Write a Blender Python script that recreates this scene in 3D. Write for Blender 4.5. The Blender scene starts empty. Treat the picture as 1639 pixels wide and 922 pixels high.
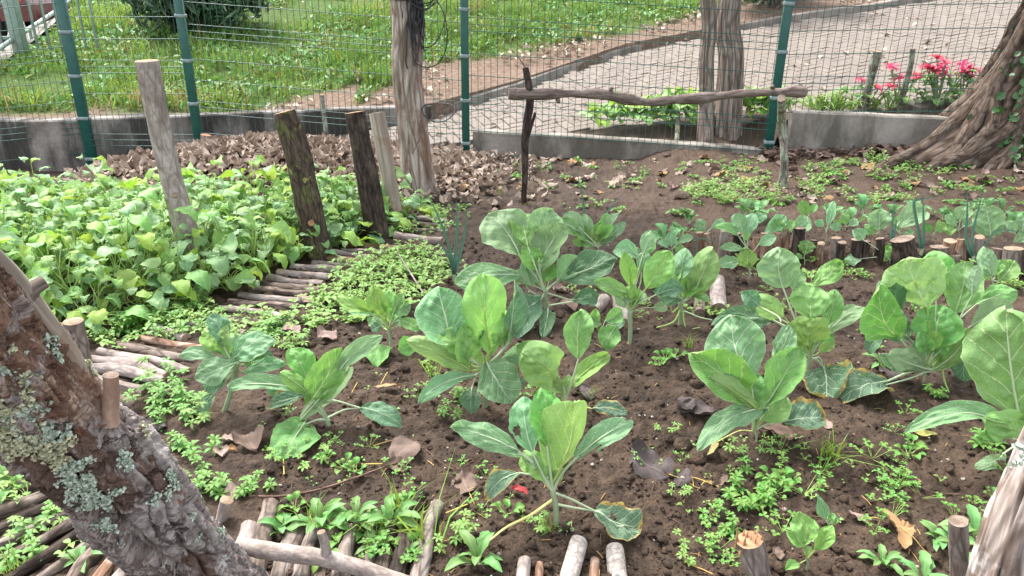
import bpy, math, random
import numpy as np
np.seterr(over='ignore')
from mathutils import Vector

# ------------------------------------------------------------------ camera, sky, sun, exposure
SC = bpy.context.scene
COL = SC.collection
CAM_H, PITCH, ROLL, FPX = 1.30, math.radians(22.0), math.radians(0.7), 1184.0
_f = np.array([0, math.cos(PITCH), -math.sin(PITCH)])
_u0 = np.array([0, math.sin(PITCH), math.cos(PITCH)])
_r0 = np.array([1.0, 0, 0])
_r = _r0*math.cos(ROLL) + _u0*math.sin(ROLL)
_u = _u0*math.cos(ROLL) - _r0*math.sin(ROLL)
CAM = np.array([0, 0, CAM_H])
cd = bpy.data.cameras.new('camera'); cam = bpy.data.objects.new('camera', cd); COL.objects.link(cam)
from mathutils import Matrix
cam.matrix_world = Matrix(((_r[0], _u[0], -_f[0], 0), (_r[1], _u[1], -_f[1], 0), (_r[2], _u[2], -_f[2], CAM_H), (0, 0, 0, 1)))
cd.sensor_width = 36; cd.lens = 36*FPX/1639.0; cd.clip_start = 0.05; cd.clip_end = 600
SC.camera = cam
SUN_EL, SUN_AZ = math.radians(58), math.radians(-40)     # azimuth from +Y towards +X
world = bpy.data.worlds.new('World'); SC.world = world; world.use_nodes = True
wn, wl = world.node_tree.nodes, world.node_tree.links
bg = wn['Background']
sky = wn.new('ShaderNodeTexSky'); sky.sky_type = 'NISHITA'; sky.sun_disc = False
sky.sun_elevation = SUN_EL; sky.sun_rotation = SUN_AZ; sky.dust_density = 3.0; sky.air_density = 1.0
hs = wn.new('ShaderNodeHueSaturation'); hs.inputs['Saturation'].default_value = 0.30
wl.new(sky.outputs[0], hs.inputs['Color']); wl.new(hs.outputs[0], bg.inputs['Color'])
bg.inputs['Strength'].default_value = 0.145
sd = bpy.data.lights.new('sun', 'SUN'); sun = bpy.data.objects.new('sun', sd); COL.objects.link(sun)
sd.energy = 1.4; sd.angle = math.radians(20); sd.color = (1.0, 0.96, 0.9)
_sd = Vector((math.sin(SUN_AZ)*math.cos(SUN_EL), math.cos(SUN_AZ)*math.cos(SUN_EL), math.sin(SUN_EL)))
sun.rotation_euler = _sd.to_track_quat('Z', 'Y').to_euler(); sun.location = (0, 0, 20)
SC.view_settings.view_transform = 'Standard'; SC.view_settings.look = 'None'
SC.view_settings.exposure = 2.05; SC.view_settings.gamma = 1.0
SC.render.engine = 'CYCLES'
SC.cycles.max_bounces = 6; SC.cycles.transparent_max_bounces = 4

R = random.Random(7)
NR = np.random.RandomState(11)

# ------------------------------------------------------------------ noise
def _h(ix, iy, iz, seed):
    n = (ix.astype(np.int64)*374761393 + iy.astype(np.int64)*668265263 + iz.astype(np.int64)*2147483647 + seed*974634777) & 0xffffffff
    n = ((n ^ (n >> 13))*1274126177) & 0xffffffff
    n = ((n ^ (n >> 16))*2246822519) & 0xffffffff
    return ((n ^ (n >> 15)) & 0xffff)/65535.0
def noise3(x, y, z=0.0, seed=0):
    x, y, z = np.broadcast_arrays(np.asarray(x, float), np.asarray(y, float), np.asarray(z, float))
    ix, iy, iz = np.floor(x), np.floor(y), np.floor(z)
    fx, fy, fz = x-ix, y-iy, z-iz
    fx, fy, fz = [t*t*t*(t*(t*6-15)+10) for t in (fx, fy, fz)]
    r = 0
    for dx in (0, 1):
        wx = fx if dx else 1-fx
        for dy in (0, 1):
            wy = fy if dy else 1-fy
            for dz in (0, 1):
                wz = fz if dz else 1-fz
                r = r + wx*wy*wz*_h(ix+dx, iy+dy, iz+dz, seed)
    return r*2-1
def fbm(x, y, z=0.0, o=4, seed=0, g=0.5):
    a, s, t = 1.0, 0.0, 0.0
    for i in range(o):
        s = s + a*noise3(np.asarray(x)*2**i, np.asarray(y)*2**i, np.asarray(z)*2**i, seed+i*17); t += a; a *= g
    return s/t
def sst(a, b, x):
    t = np.clip((np.asarray(x, float)-a)/(b-a), 0, 1); return t*t*(3-2*t)

# ------------------------------------------------------------------ terrain
def path_z(x, y): return 0.09*(x+0.6) + 0.15*(y-6.4)
def bank_z(x, y):
    z = 0.20 + 0.2*(y-7.2) + 0.05*np.maximum(x, 0)
    z = z - 0.12*np.maximum(y-13, 0)
    lf = sst(-0.05, -0.55, x-(-5.55-0.22*(y-8.3)))*sst(7.3, 8.2, y)
    return z*(1-lf) + np.minimum(z, 0.28+0.02*(y-8.3))*lf
def H(x, y):                                     # garden ground, before the fine clods
    x = np.asarray(x, float); y = np.asarray(y, float)
    z = 0.03*fbm(x*1.3, y*1.3, 0, 2, 3)
    z = z + 0.20*np.exp(-(((x+1.75)/0.95)**2 + ((y-5.45)/0.6)**2))          # leaf heap
    z = z - 0.22*sst(-2.6, -3.6, x)*sst(4.6, 6.2, y)
    ed = 3.62 - 0.02*(x-1.0)                                                 # log edging line
    z = z + 0.075*sst(1.0, 1.3, x)*sst(ed-0.03, ed+0.06, y)
    z = z + 0.10*sst(1.8, 4.2, x)*sst(4.0, 5.4, y)
    z = z + 0.03*np.exp(-(((x-0.3)/1.3)**2 + ((y-2.2)/0.5)**2))             # mounded bed
    return z
def ray(px, py):
    return _f + (px-819.5)/FPX*_r + (461.0-py)/FPX*_u
def at(px, py, Y):
    d = ray(px, py); return CAM + d*(Y/d[1])
def hit(px, py, fn, t0=0.8, t1=40.0):
    d = ray(px, py); t = t0; dt = 0.02
    while t < t1:
        p = CAM + d*t
        if p[2] <= fn(p[0], p[1]):
            lo, hi = t-dt, t
            for _ in range(12):
                m = (lo+hi)/2; q = CAM + d*m
                if q[2] <= fn(q[0], q[1]): hi = m
                else: lo = m
            return CAM + d*hi
        t += dt
    return CAM + d*t1
def G(px, py): return hit(px, py, lambda x, y: float(H(x, y)))
def GP(px, py): return hit(px, py, path_z, 5.0)
def GB(px, py): return hit(px, py, lambda x, y: float(bank_z(x, y)), 5.0)
def atc(px, py, Y):                              # point on the plane y=Y, kept above the ground
    p = at(px, py, Y)
    if p[2] < H(p[0], p[1]) + 0.008: p = G(px, py) + np.array([0, 0, 0.01])
    return p

# ------------------------------------------------------------------ geometry containers
def nrm(v): v = np.asarray(v, float); return v/(np.linalg.norm(v)+1e-12)
def geo(V, F, mi=0, uv=None, uv2=None, bk=None):
    V = np.asarray(V, float); F = np.asarray(F, np.int64)
    n = len(V)
    return dict(V=V, F=[F], mi=[np.full(len(F), mi, np.int32) if np.isscalar(mi) else np.asarray(mi, np.int32)],
                uv=np.zeros((n, 2)) if uv is None else uv, uv2=np.zeros((n, 2)) if uv2 is None else uv2,
                bk=np.zeros((n, 3)) if bk is None else bk)
def cat(gs):
    o = 0; r = dict(V=[], F=[], mi=[], uv=[], uv2=[], bk=[])
    for g in gs:
        for k in ('V', 'uv', 'uv2', 'bk'): r[k].append(g[k])
        for f in g['F']: r['F'].append(f+o)
        r['mi'] += g['mi']; o += len(g['V'])
    for k in ('V', 'uv', 'uv2', 'bk'): r[k] = np.concatenate(r[k])
    return r
def remat(g, m):
    g = dict(g); g['mi'] = [np.full_like(a, m) for a in g['mi']]; return g
def xf(g, M=None, t=None):
    g = dict(g); V = g['V']
    if M is not None: V = V @ np.asarray(M).T
    if t is not None: V = V + np.asarray(t)
    g['V'] = V; return g
def rotz(a): c, s = math.cos(a), math.sin(a); return np.array([[c, -s, 0], [s, c, 0], [0, 0, 1.0]])
def rotx(a): c, s = math.cos(a), math.sin(a); return np.array([[1.0, 0, 0], [0, c, -s], [0, s, c]])
def roty(a): c, s = math.cos(a), math.sin(a); return np.array([[c, 0, s], [0, 1.0, 0], [-s, 0, c]])
def mesh(name, g, mats, smooth=True):
    me = bpy.data.meshes.new(name)
    V = g['V']; me.vertices.add(len(V)); me.vertices.foreach_set('co', V.astype(np.float32).ravel())
    lt = np.concatenate([np.full(len(f), f.shape[1], np.int32) for f in g['F']])
    lv = np.concatenate([f.ravel() for f in g['F']]).astype(np.int32)
    ls = np.concatenate([[0], np.cumsum(lt)[:-1]]).astype(np.int32)
    me.loops.add(len(lv)); me.loops.foreach_set('vertex_index', lv)
    me.polygons.add(len(lt)); me.polygons.foreach_set('loop_start', ls)
    me.polygons.foreach_set('material_index', np.concatenate(g['mi']).astype(np.int32))
    me.polygons.foreach_set('use_smooth', np.full(len(lt), smooth, bool))
    for nm in ('uv', 'uv2'):
        l = me.uv_layers.new(name=nm); l.data.foreach_set('uv', g[nm][lv].astype(np.float32).ravel())
    if np.any(g['bk']):
        a = me.attributes.new('bk', 'FLOAT_VECTOR', 'POINT'); a.data.foreach_set('vector', g['bk'].astype(np.float32).ravel())
    for m in (mats if isinstance(mats, (list, tuple)) else [mats]): me.materials.append(m)
    me.update(calc_edges=True); me.validate()
    return me
def link(name, data, parent=None, loc=None):
    o = bpy.data.objects.new(name, data); COL.objects.link(o)
    if parent is not None: o.parent = parent
    if loc is not None: o.location = [float(c) for c in loc]
    return o
def obj(name, g, mats, parent=None, loc=None, smooth=True): return link(name, mesh(name, g, mats, smooth), parent, loc)
def tag(o, label=None, cat_=None, group=None, kind=None):
    if label: o['label'] = label
    if cat_: o['category'] = cat_
    if group: o['group'] = group
    if kind: o['kind'] = kind
    return o
def thing(name, label, cat_, loc=(0, 0, 0), group=None):
    return tag(link(name, None, None, loc), label, cat_, group)

# ------------------------------------------------------------------ shapes
def grid_faces(nu, nv, wrap=False):
    i = np.arange(nu)[:, None]; m = nv if wrap else nv+1
    j = np.arange(nv)[None, :]
    a = i*m + j; b = i*m + (j+1) % m; c = (i+1)*m + (j+1) % m; d = (i+1)*m + j
    return np.stack([a, b, c, d], -1).reshape(-1, 4)
def frames(P):
    P = np.asarray(P, float); n = len(P)
    T = np.gradient(P, axis=0); T /= np.linalg.norm(T, axis=1)[:, None]+1e-12
    u = np.cross(T[0], [0, 0, 1.0])
    if np.linalg.norm(u) < 1e-3: u = np.array([1.0, 0, 0])
    u = nrm(u); U = [u]
    for k in range(1, n):
        u = u - T[k]*np.dot(u, T[k]); u = nrm(u); U.append(u)
    U = np.array(U); W = np.cross(T, U)
    return T, U, W
def spline(pts, n):
    pts = np.asarray(pts, float)
    if len(pts) == 2: return pts[0] + (pts[1]-pts[0])*np.linspace(0, 1, n)[:, None]
    P = np.vstack([2*pts[0]-pts[1], pts, 2*pts[-1]-pts[-2]]); out = []
    m = len(pts)-1
    for t in np.linspace(0, m, n):
        k = min(int(t), m-1); s = t-k; a, b, c, d = P[k:k+4]
        out.append(0.5*((2*b)+(-a+c)*s+(2*a-5*b+4*c-d)*s*s+(-a+3*b-3*c+d)*s**3))
    return np.array(out)
def tube(P, r, seg=8, mi=0, disp=None, caps=None, seed=0):
    """swept tube; disp(th, s, R) -> radius offset; caps = material index of the cut ends"""
    P = np.asarray(P, float); n = len(P)
    r = np.broadcast_to(np.asarray(r, float), (n,)) if np.ndim(r) < 2 and np.size(r) in (1, n) else np.interp(np.linspace(0, 1, n), np.linspace(0, 1, len(r)), r)
    T, U, W = frames(P)
    s = np.concatenate([[0], np.cumsum(np.linalg.norm(np.diff(P, axis=0), axis=1))])
    th = np.arange(seg)*2*np.pi/seg
    TH, S = np.meshgrid(th, s); RR = r[:, None] + 0*TH
    if disp is not None: RR = RR + disp(TH, S, RR)
    V = P[:, None, :] + RR[..., None]*(np.cos(TH)[..., None]*U[:, None, :] + np.sin(TH)[..., None]*W[:, None, :])
    bk = np.stack([np.cos(TH)*r[:, None], np.sin(TH)*r[:, None], S + seed*3.7], -1).reshape(-1, 3)
    uv = np.stack([TH/(2*np.pi), S], -1).reshape(-1, 2)
    V = V.reshape(-1, 3)
    F = grid_faces(n-1, seg, True)
    g = geo(V, F, mi, uv, None, bk)
    if caps is not None:
        gs = [g]
        for e, (k, sg) in enumerate(((0, -1), (n-1, 1))):
            ring = V.reshape(n, seg, 3)[k]; c = ring.mean(0)
            mid = c + (ring-c)*0.55 + sg*T[k]*0.0015
            cv = np.vstack([ring, mid, [c]])
            i = np.arange(seg); j = (i+1) % seg
            q = np.stack([i, j, j+seg, i+seg], -1); t = np.stack([i+seg, j+seg, np.full(seg, 2*seg)], -1)
            if sg < 0: q = q[:, ::-1]; t = t[:, ::-1]
            cb = np.vstack([np.stack([np.cos(th), np.sin(th), 0*th], -1)*r[k], np.stack([np.cos(th), np.sin(th), 0*th], -1)*r[k]*0.55, [[0, 0, 0.0]]]) + np.array([0, 0, seed*3.7+e])
            gc = geo(cv, q, caps, None, None, cb); gc['F'].append(t); gc['mi'].append(np.full(len(t), caps, np.int32))
            gs.append(gc)
        g = cat(gs)
    return g
def bark_disp(amp, fr, seed, kz=0.3, o=3):
    def d(TH, S, RR):
        r = RR.mean()
        return amp*fbm(np.cos(TH)*r*fr+seed*5.1, np.sin(TH)*r*fr, S*fr*kz+seed, o, seed)
    return d
def log_geo(p0, p1, r0, r1, seg=14, n=14, amp=0.003, seed=0, bend=0.0, fr=30, knots=0):
    p0 = np.asarray(p0, float); p1 = np.asarray(p1, float)
    t = np.linspace(0, 1, n)[:, None]; P = p0 + (p1-p0)*t
    rr = np.random.RandomState(seed+5)
    L = np.linalg.norm(p1-p0)
    off = rr.normal(size=3)*bend*L
    P = P + np.sin(t*np.pi)*off + np.sin(t*np.pi*2.3+seed)*off[::-1]*0.4
    return tube(P, np.linspace(r0, r1, n)*(1+0.10*noise3(np.linspace(0, 3.5, n), seed*1.7, 0, seed)), seg, 0, bark_disp(amp, fr, seed), 1, seed)
def box(lo, hi, mi=0, bev=0.0):
    lo = np.asarray(lo, float); hi = np.asarray(hi, float)
    if bev <= 0:
        V = np.array([[x, y, z] for z in (lo[2], hi[2]) for y in (lo[1], hi[1]) for x in (lo[0], hi[0])])
        F = [[0, 2, 3, 1], [4, 5, 7, 6], [0, 1, 5, 4], [2, 6, 7, 3], [0, 4, 6, 2], [1, 3, 7, 5]]
        return geo(V, F, mi)
    a = lo[:2]; b = hi[:2]; e = bev
    def ring(z, i): return [[a[0]+i, a[1]+e*(i == 0)+i*(i > 0), z]]
    rs = []
    for z, i in ((lo[2], e), (lo[2]+e, 0), (hi[2]-e, 0), (hi[2], e)):
        x0, x1, y0, y1 = a[0]+i, b[0]-i, a[1]+i, b[1]-i
        c = e*0.7
        rs += [[x0+c, y0, z], [x1-c, y0, z], [x1, y0+c, z], [x1, y1-c, z], [x1-c, y1, z], [x0+c, y1, z], [x0, y1-c, z], [x0, y0+c, z]]
    F = []
    for k in range(3):
        for j in range(8): F.append([k*8+j, k*8+(j+1) % 8, k*8+8+(j+1) % 8, k*8+8+j])
    g = geo(rs, F, mi)
    g['F'].append(np.array([[24, 25, 26, 27, 28, 29, 30, 31], [7, 6, 5, 4, 3, 2, 1, 0]])); g['mi'].append(np.full(2, mi, np.int32))
    return g
def ball(r, sub=1, jit=0.2, seed=0, flat=1.0):
    t = (1+5**0.5)/2
    V = np.array([[-1, t, 0], [1, t, 0], [-1, -t, 0], [1, -t, 0], [0, -1, t], [0, 1, t], [0, -1, -t], [0, 1, -t], [t, 0, -1], [t, 0, 1], [-t, 0, -1], [-t, 0, 1]], float)
    F = [[0, 11, 5], [0, 5, 1], [0, 1, 7], [0, 7, 10], [0, 10, 11], [1, 5, 9], [5, 11, 4], [11, 10, 2], [10, 7, 6], [7, 1, 8], [3, 9, 4], [3, 4, 2], [3, 2, 6], [3, 6, 8], [3, 8, 9], [4, 9, 5], [2, 4, 11], [6, 2, 10], [8, 6, 7], [9, 8, 1]]
    V = [nrm(v) for v in V]
    for _ in range(sub):
        mid = {}; NF = []
        def m(a, b):
            k = (min(a, b), max(a, b))
            if k not in mid: mid[k] = len(V); V.append(nrm(V[a]+V[b]))
            return mid[k]
        for a, b, c in F:
            x, y, z = m(a, b), m(b, c), m(c, a); NF += [[a, x, z], [b, y, x], [c, z, y], [x, y, z]]
        F = NF
    V = np.array(V); rr = np.random.RandomState(seed)
    o = rr.rand(3)*50
    V = V*(1+jit*fbm(V[:, 0]*1.4+o[0], V[:, 1]*1.4+o[1], V[:, 2]*1.4+o[2], 2, seed)[:, None]*1.6)*r
    V[:, 2] *= flat
    return geo(V, F, 0, None, None, V.copy())

# ------------------------------------------------------------------ leaves
def profile(u, shape):
    if shape == 'cabbage': return np.sin(np.pi*u**1.20)**0.60
    if shape == 'round': return np.sin(np.pi*u**1.0)**0.52
    if shape == 'oblong': return np.sin(np.pi*u**1.05)**0.55*(0.75+0.25*u)
    if shape == 'spoon': return np.sin(np.pi*np.clip(u, 0, 1)**1.9)**0.55*0.92+0.10*(1-u)
    if shape == 'lance': return np.sin(np.pi*u**0.85)**0.95
    if shape == 'mustard': return np.sin(np.pi*u**1.45)**0.55*(0.88+0.12*np.cos(u*22))
    return np.sin(np.pi*u)
def leaf_geo(L, W, nu=14, nv=10, shape='cabbage', cup=0.15, bulge=0.05, keel=0.0, ruffle=0.03, lobes=0.03, seed=0, nvein=7, tip=0.0, holes=(), pucker=0.010, twist=0.0, frq=3.0, crump=0.07, curl=0.0, skew=0.0, blist=0.0):
    rr = np.random.RandomState(seed)
    u = np.linspace(0, 1, nu+1); u = 0.6*u + 0.4*(1-np.cos(np.pi*u))/2
    v = np.linspace(-1, 1, nv+1); v = np.sign(v)*np.abs(v)**0.85
    U, Vv = np.meshgrid(u, v, indexing='ij')
    hcol = np.maximum(profile(np.clip(U, 1e-4, 1-1e-4), shape), 0.03)
    side = (Vv > 0)*7.3
    o = rr.rand()*100
    hcol = hcol*(1 + lobes*(1.5*fbm(U*4+o, side, 0, 2, seed) + 0.7*fbm(U*15+o, side, 0, 2, seed+3)))
    hw = W/2
    x = Vv*hcol*hw; a = np.abs(Vv)
    ph = np.where(Vv > 0, rr.rand()*6, rr.rand()*6)
    z = bulge*L*4*U*(1-U) + cup*a**2*hcol*hw*1.3 + keel*a*hcol*hw
    z = z + ruffle*W*a**3*(np.sin(2*np.pi*frq*U+ph)*0.7 + 0.6*fbm(U*6+o, Vv*2, 0, 2, seed+9))
    z = z + tip*L*np.maximum(U-0.5, 0)**2*4
    xn = np.abs(x)/hw
    s = (U-0.55*xn+0.15*xn**2)*nvein + np.where(Vv > 0, 0.3, 0)
    z = z + crump*W*fbm(U*2.3+o, Vv*1.3, 0, 2, seed+31)
    z = z - pucker*W*np.cos(2*np.pi*s)*np.clip(a*3, 0, 1)*(1-a**4) + 0.012*W*fbm(U*9+o, Vv*5, 0, 2, seed+21)
    z = z + curl*W*a**2.2*fbm(U*2.2+o, side+3, 0, 2, seed+41)*2.0
    z = z + blist*W*(1-a**3)*fbm(U*nvein*1.7+o, xn*5+side, 0, 2, seed+51)
    y = U*L
    if twist:
        an = twist*U; x, z = x*np.cos(an)-z*np.sin(an)*0.3, z + x*np.sin(an)
    xuv = x if not twist else Vv*hcol*hw
    x = x + skew*L*4*U*(1-U)
    P = np.stack([x, y, z], -1).reshape(-1, 3)
    uv = np.stack([0.5+0.5*xuv/hw, U], -1).reshape(-1, 2)
    edge = np.maximum(a, np.clip((U-0.55)/0.45, 0, 1))
    uv2 = np.stack([edge, np.full_like(U, rr.rand())], -1).reshape(-1, 2)
    F = grid_faces(nu, nv)
    if holes:
        c = (np.stack([U, xn*np.sign(Vv)], -1).reshape(-1, 2))[F].mean(1)
        keep = np.ones(len(F), bool)
        for hu, hv, hr in holes:
            dd = np.hypot((c[:, 0]-hu), (c[:, 1]-hv)*0.5)
            keep &= dd > hr*(1+0.35*np.sin(np.arctan2(c[:, 1]-hv, c[:, 0]-hu)*3+seed))
        F = F[keep]
    g = geo(P, F, 0, uv, uv2)
    g['mid'] = np.stack([skew*L*4*u*(1-u), u*L, bulge*L*4*u*(1-u) + tip*L*np.maximum(u-0.5, 0)**2*4], -1)
    return g
def frame_to(a, n):
    a = nrm(a); n = nrm(n - a*np.dot(n, a)); s = np.cross(a, n)
    return np.stack([s, a, n], 1)      # columns
# ------------------------------------------------------------------ materials
class NT:
    def __init__(s, name):
        s.m = bpy.data.materials.new(name); s.m.use_nodes = True
        s.t = s.m.node_tree; s.n = s.t.nodes; s.l = s.t.links
        s.p = s.n['Principled BSDF']; s.out = s.n['Material Output']
    def lk(s, a, b):
        s.l.new(a, b)
    def new(s, ty, **kw):
        x = s.n.new(ty)
        for k, v in kw.items(): setattr(x, k, v)
        return x
    def put(s, sock, v):
        if hasattr(v, 'is_output'): s.l.new(v, sock)
        elif isinstance(v, (tuple, list)) and len(v) == 3 and sock.type == 'RGBA': sock.default_value = (*v, 1)
        else: sock.default_value = v
    def ma(s, op, a, b=0.0, c=0.0, clamp=False):
        x = s.new('ShaderNodeMath', operation=op, use_clamp=clamp)
        for i, v in enumerate((a, b, c)): s.put(x.inputs[i], v)
        return x.outputs[0]
    def mix(s, f, a, b, mode='MIX'):
        x = s.new('ShaderNodeMix', data_type='RGBA', blend_type=mode)
        s.put(x.inputs[0], f); s.put(x.inputs[6], a); s.put(x.inputs[7], b); return x.outputs[2]
    def attr(s, nm):
        return s.new('ShaderNodeAttribute', attribute_name=nm).outputs['Vector']
    def uv(s, nm):
        x = s.new('ShaderNodeUVMap', uv_map=nm); y = s.new('ShaderNodeSeparateXYZ'); s.lk(x.outputs[0], y.inputs[0]); return y.outputs[0], y.outputs[1], x.outputs[0]
    def mp(s, v, sc):
        x = s.new('ShaderNodeMapping'); s.lk(v, x.inputs[0]); x.inputs['Scale'].default_value = sc; return x.outputs[0]
    def noise(s, v, sc, det=4, rough=0.55, dist=0.0):
        x = s.new('ShaderNodeTexNoise'); s.lk(v, x.inputs['Vector']); x.inputs['Scale'].default_value = sc
        x.inputs['Detail'].default_value = det; x.inputs['Roughness'].default_value = rough; x.inputs['Distortion'].default_value = dist; return x.outputs[0]
    def vor(s, v, sc, feat='F1', rnd=1.0, out=0):
        x = s.new('ShaderNodeTexVoronoi', feature=feat); s.lk(v, x.inputs['Vector']); x.inputs['Scale'].default_value = sc
        if 'Randomness' in x.inputs: x.inputs['Randomness'].default_value = rnd
        return x.outputs[out]
    def ramp(s, f, stops, interp='LINEAR'):
        x = s.new('ShaderNodeValToRGB'); s.put(x.inputs[0], f); e = x.color_ramp.elements; x.color_ramp.interpolation = interp
        e[0].position, e[0].color = stops[0][0], (*stops[0][1], 1); e[1].position, e[1].color = stops[-1][0], (*stops[-1][1], 1)
        for p, c in stops[1:-1]: q = e.new(p); q.color = (*c, 1)
        return x.outputs[0]
    def step(s, a, b, x):
        r = s.new('ShaderNodeMapRange', interpolation_type='SMOOTHSTEP'); s.put(r.inputs[0], x)
        s.put(r.inputs[1], a); s.put(r.inputs[2], b); return r.outputs[0]
    def bump(s, h, st=0.5, d=0.01, prev=None):
        x = s.new('ShaderNodeBump'); s.put(x.inputs['Height'], h); x.inputs['Strength'].default_value = st; x.inputs['Distance'].default_value = d
        if prev is not None: s.lk(prev, x.inputs['Normal'])
        return x.outputs[0]
    def obj(s): return s.new('ShaderNodeTexCoord').outputs['Object']
    def pos(s): return s.new('ShaderNodeNewGeometry').outputs['Position']
    def rnd(s): return s.new('ShaderNodeObjectInfo').outputs['Random']
    def fin(s, col, rough=0.8, nor=None, spec=0.3, trans=0.0, tcol=None):
        s.put(s.p.inputs['Base Color'], col); s.put(s.p.inputs['Roughness'], rough); s.p.inputs['Specular IOR Level'].default_value = spec
        if nor is not None: s.lk(nor, s.p.inputs['Normal'])
        if trans:
            t = s.new('ShaderNodeBsdfTranslucent'); s.put(t.inputs['Color'], tcol if tcol is not None else col)
            if nor is not None: s.lk(nor, t.inputs['Normal'])
            m = s.new('ShaderNodeMixShader'); m.inputs[0].default_value = trans
            s.lk(s.p.outputs[0], m.inputs[1]); s.lk(t.outputs[0], m.inputs[2]); s.lk(m.outputs[0], s.out.inputs[0])
        return s.m
def leaf_mat(name, top, under, vein, nvein=5, rough=0.40, margin=0.0, mcol=(0.55, 0.42, 0.12), trans=0.28, spots=0.0, veinw=1.0, spec=0.4, hue=0.10, wax=0.25):
    s = NT(name); ux, u, uvv = s.uv('uv'); e, lr, _ = s.uv('uv2')
    xs = s.ma('MULTIPLY', s.ma('SUBTRACT', ux, 0.5), 2.0); xn = s.ma('ABSOLUTE', xs)
    po = s.obj(); wob = s.noise(po, 45, 2)
    wob2 = s.ma('MULTIPLY', s.ma('SUBTRACT', wob, 0.5), 0.16)
    sg = s.ma('MULTIPLY', s.ma('GREATER_THAN', xs, 0.0), 0.3)
    sv = s.ma('ADD', s.ma('MULTIPLY', s.ma('ADD', s.ma('ADD', s.ma('SUBTRACT', u, s.ma('MULTIPLY', xn, 0.55)), s.ma('MULTIPLY', s.ma('MULTIPLY', xn, xn), 0.15)), s.ma('MULTIPLY', wob2, s.ma('ADD', xn, 0.1))), nvein), sg)
    d = s.ma('MULTIPLY', s.ma('ABSOLUTE', s.ma('SUBTRACT', s.ma('FRACT', sv), 0.5)), 2.0)
    w = s.ma('MULTIPLY', s.ma('SUBTRACT', 1.0, s.ma('MULTIPLY', xn, 0.72)), 0.25*veinw*nvein/7)
    sv2 = s.ma('MULTIPLY', s.ma('ADD', s.ma('ADD', u, s.ma('MULTIPLY', xn, 0.42)), s.ma('MULTIPLY', wob2, 0.7)), nvein*2.3)
    d2 = s.ma('MULTIPLY', s.ma('ABSOLUTE', s.ma('SUBTRACT', s.ma('FRACT', sv2), 0.5)), 2.0); side2 = s.ma('MULTIPLY', s.ma('MULTIPLY', s.step(0.88, 1.0, d2), s.step(0.40, 0.62, wob)), s.step(0.05, 0.2, xn))
    side = s.step(s.ma('SUBTRACT', 1.0, w), 1.0, d)
    mw = s.ma('ADD', s.ma('MULTIPLY', s.ma('SUBTRACT', 1.0, u), 0.055*veinw), 0.006)
    mid = s.ma('SUBTRACT', 1.0, s.step(s.ma('MULTIPLY', mw, 0.5), mw, xn))
    ret = s.vor(po, 150, 'DISTANCE_TO_EDGE'); retm = s.ma('MULTIPLY', s.ma('SUBTRACT', 1.0, s.step(0.0, 0.10, ret)), 0.25)
    ven = s.ma('MAXIMUM', s.ma('MAXIMUM', s.ma('MULTIPLY', side, 0.9), mid), s.ma('MULTIPLY', side2, 0.45))
    vall = s.ma('MAXIMUM', ven, retm)
    n1 = s.noise(po, 18, 3); n2 = s.noise(po, 90, 2)
    ob = s.rnd()
    bf = s.new('ShaderNodeNewGeometry').outputs['Backfacing']
    ct = s.mix(s.ma('MULTIPLY', s.step(0.3, 0.75, n1), wax*0.8), top, tuple(min(1, c*1.3+0.03) for c in top))
    base = s.mix(bf, ct, under)
    val = s.new('ShaderNodeHueSaturation'); s.lk(base, val.inputs['Color'])
    s.put(val.inputs['Hue'], s.ma('ADD', 0.5, s.ma('MULTIPLY', s.ma('SUBTRACT', lr, 0.5), hue*0.35)))
    s.put(val.inputs['Value'], s.ma('ADD', s.ma('ADD', 0.72, s.ma('MULTIPLY', n1, 0.12)), s.ma('ADD', s.ma('MULTIPLY', n2, 0.22), s.ma('MULTIPLY', lr, 0.25))))
    s.put(val.inputs['Saturation'], s.ma('ADD', 0.9, s.ma('MULTIPLY', ob, 0.15)))
    col = s.mix(s.ma('MULTIPLY', vall, 0.92), val.outputs[0], vein)
    rim = s.step(0.965, 1.0, e)
    col = s.mix(s.ma('MULTIPLY', rim, 0.45), col, vein)
    if margin:
        nm = s.noise(po, 26, 3)
        mk = s.step(0.0, 0.14, s.ma('SUBTRACT', s.ma('ADD', e, s.ma('MULTIPLY', s.ma('SUBTRACT', nm, 0.5), 0.75)), 1.0-0.18*margin+0.02))
        col = s.mix(mk, col, s.mix(s.step(0.45, 0.6, n2), mcol, (0.30, 0.19, 0.08)))
    if spots:
        sp = s.vor(po, 190); smk = s.ma('MULTIPLY', s.ma('SUBTRACT', 1.0, s.step(0.10, 0.20, sp)), s.step(0.5, 0.6, s.noise(po, 30, 2)))
        col = s.mix(s.ma('MULTIPLY', smk, spots), col, (0.75, 0.8, 0.7))
    hgt = s.ma('ADD', s.ma('MULTIPLY', vall, -0.7), s.ma('MULTIPLY', n2, 0.5))
    nb = s.bump(s.ma('ADD', hgt, s.ma('MULTIPLY', s.noise(po, 55, 3), 1.2)), 0.8, 0.003)
    tc = s.new('ShaderNodeHueSaturation'); s.lk(col, tc.inputs['Color']); tc.inputs['Value'].default_value = 1.35; tc.inputs['Hue'].default_value = 0.49; tc.inputs['Saturation'].default_value = 1.1
    return s.fin(col, s.ma('ADD', rough, s.ma('MULTIPLY', n1, 0.2)), nb, spec, trans, tc.outputs[0])
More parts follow.
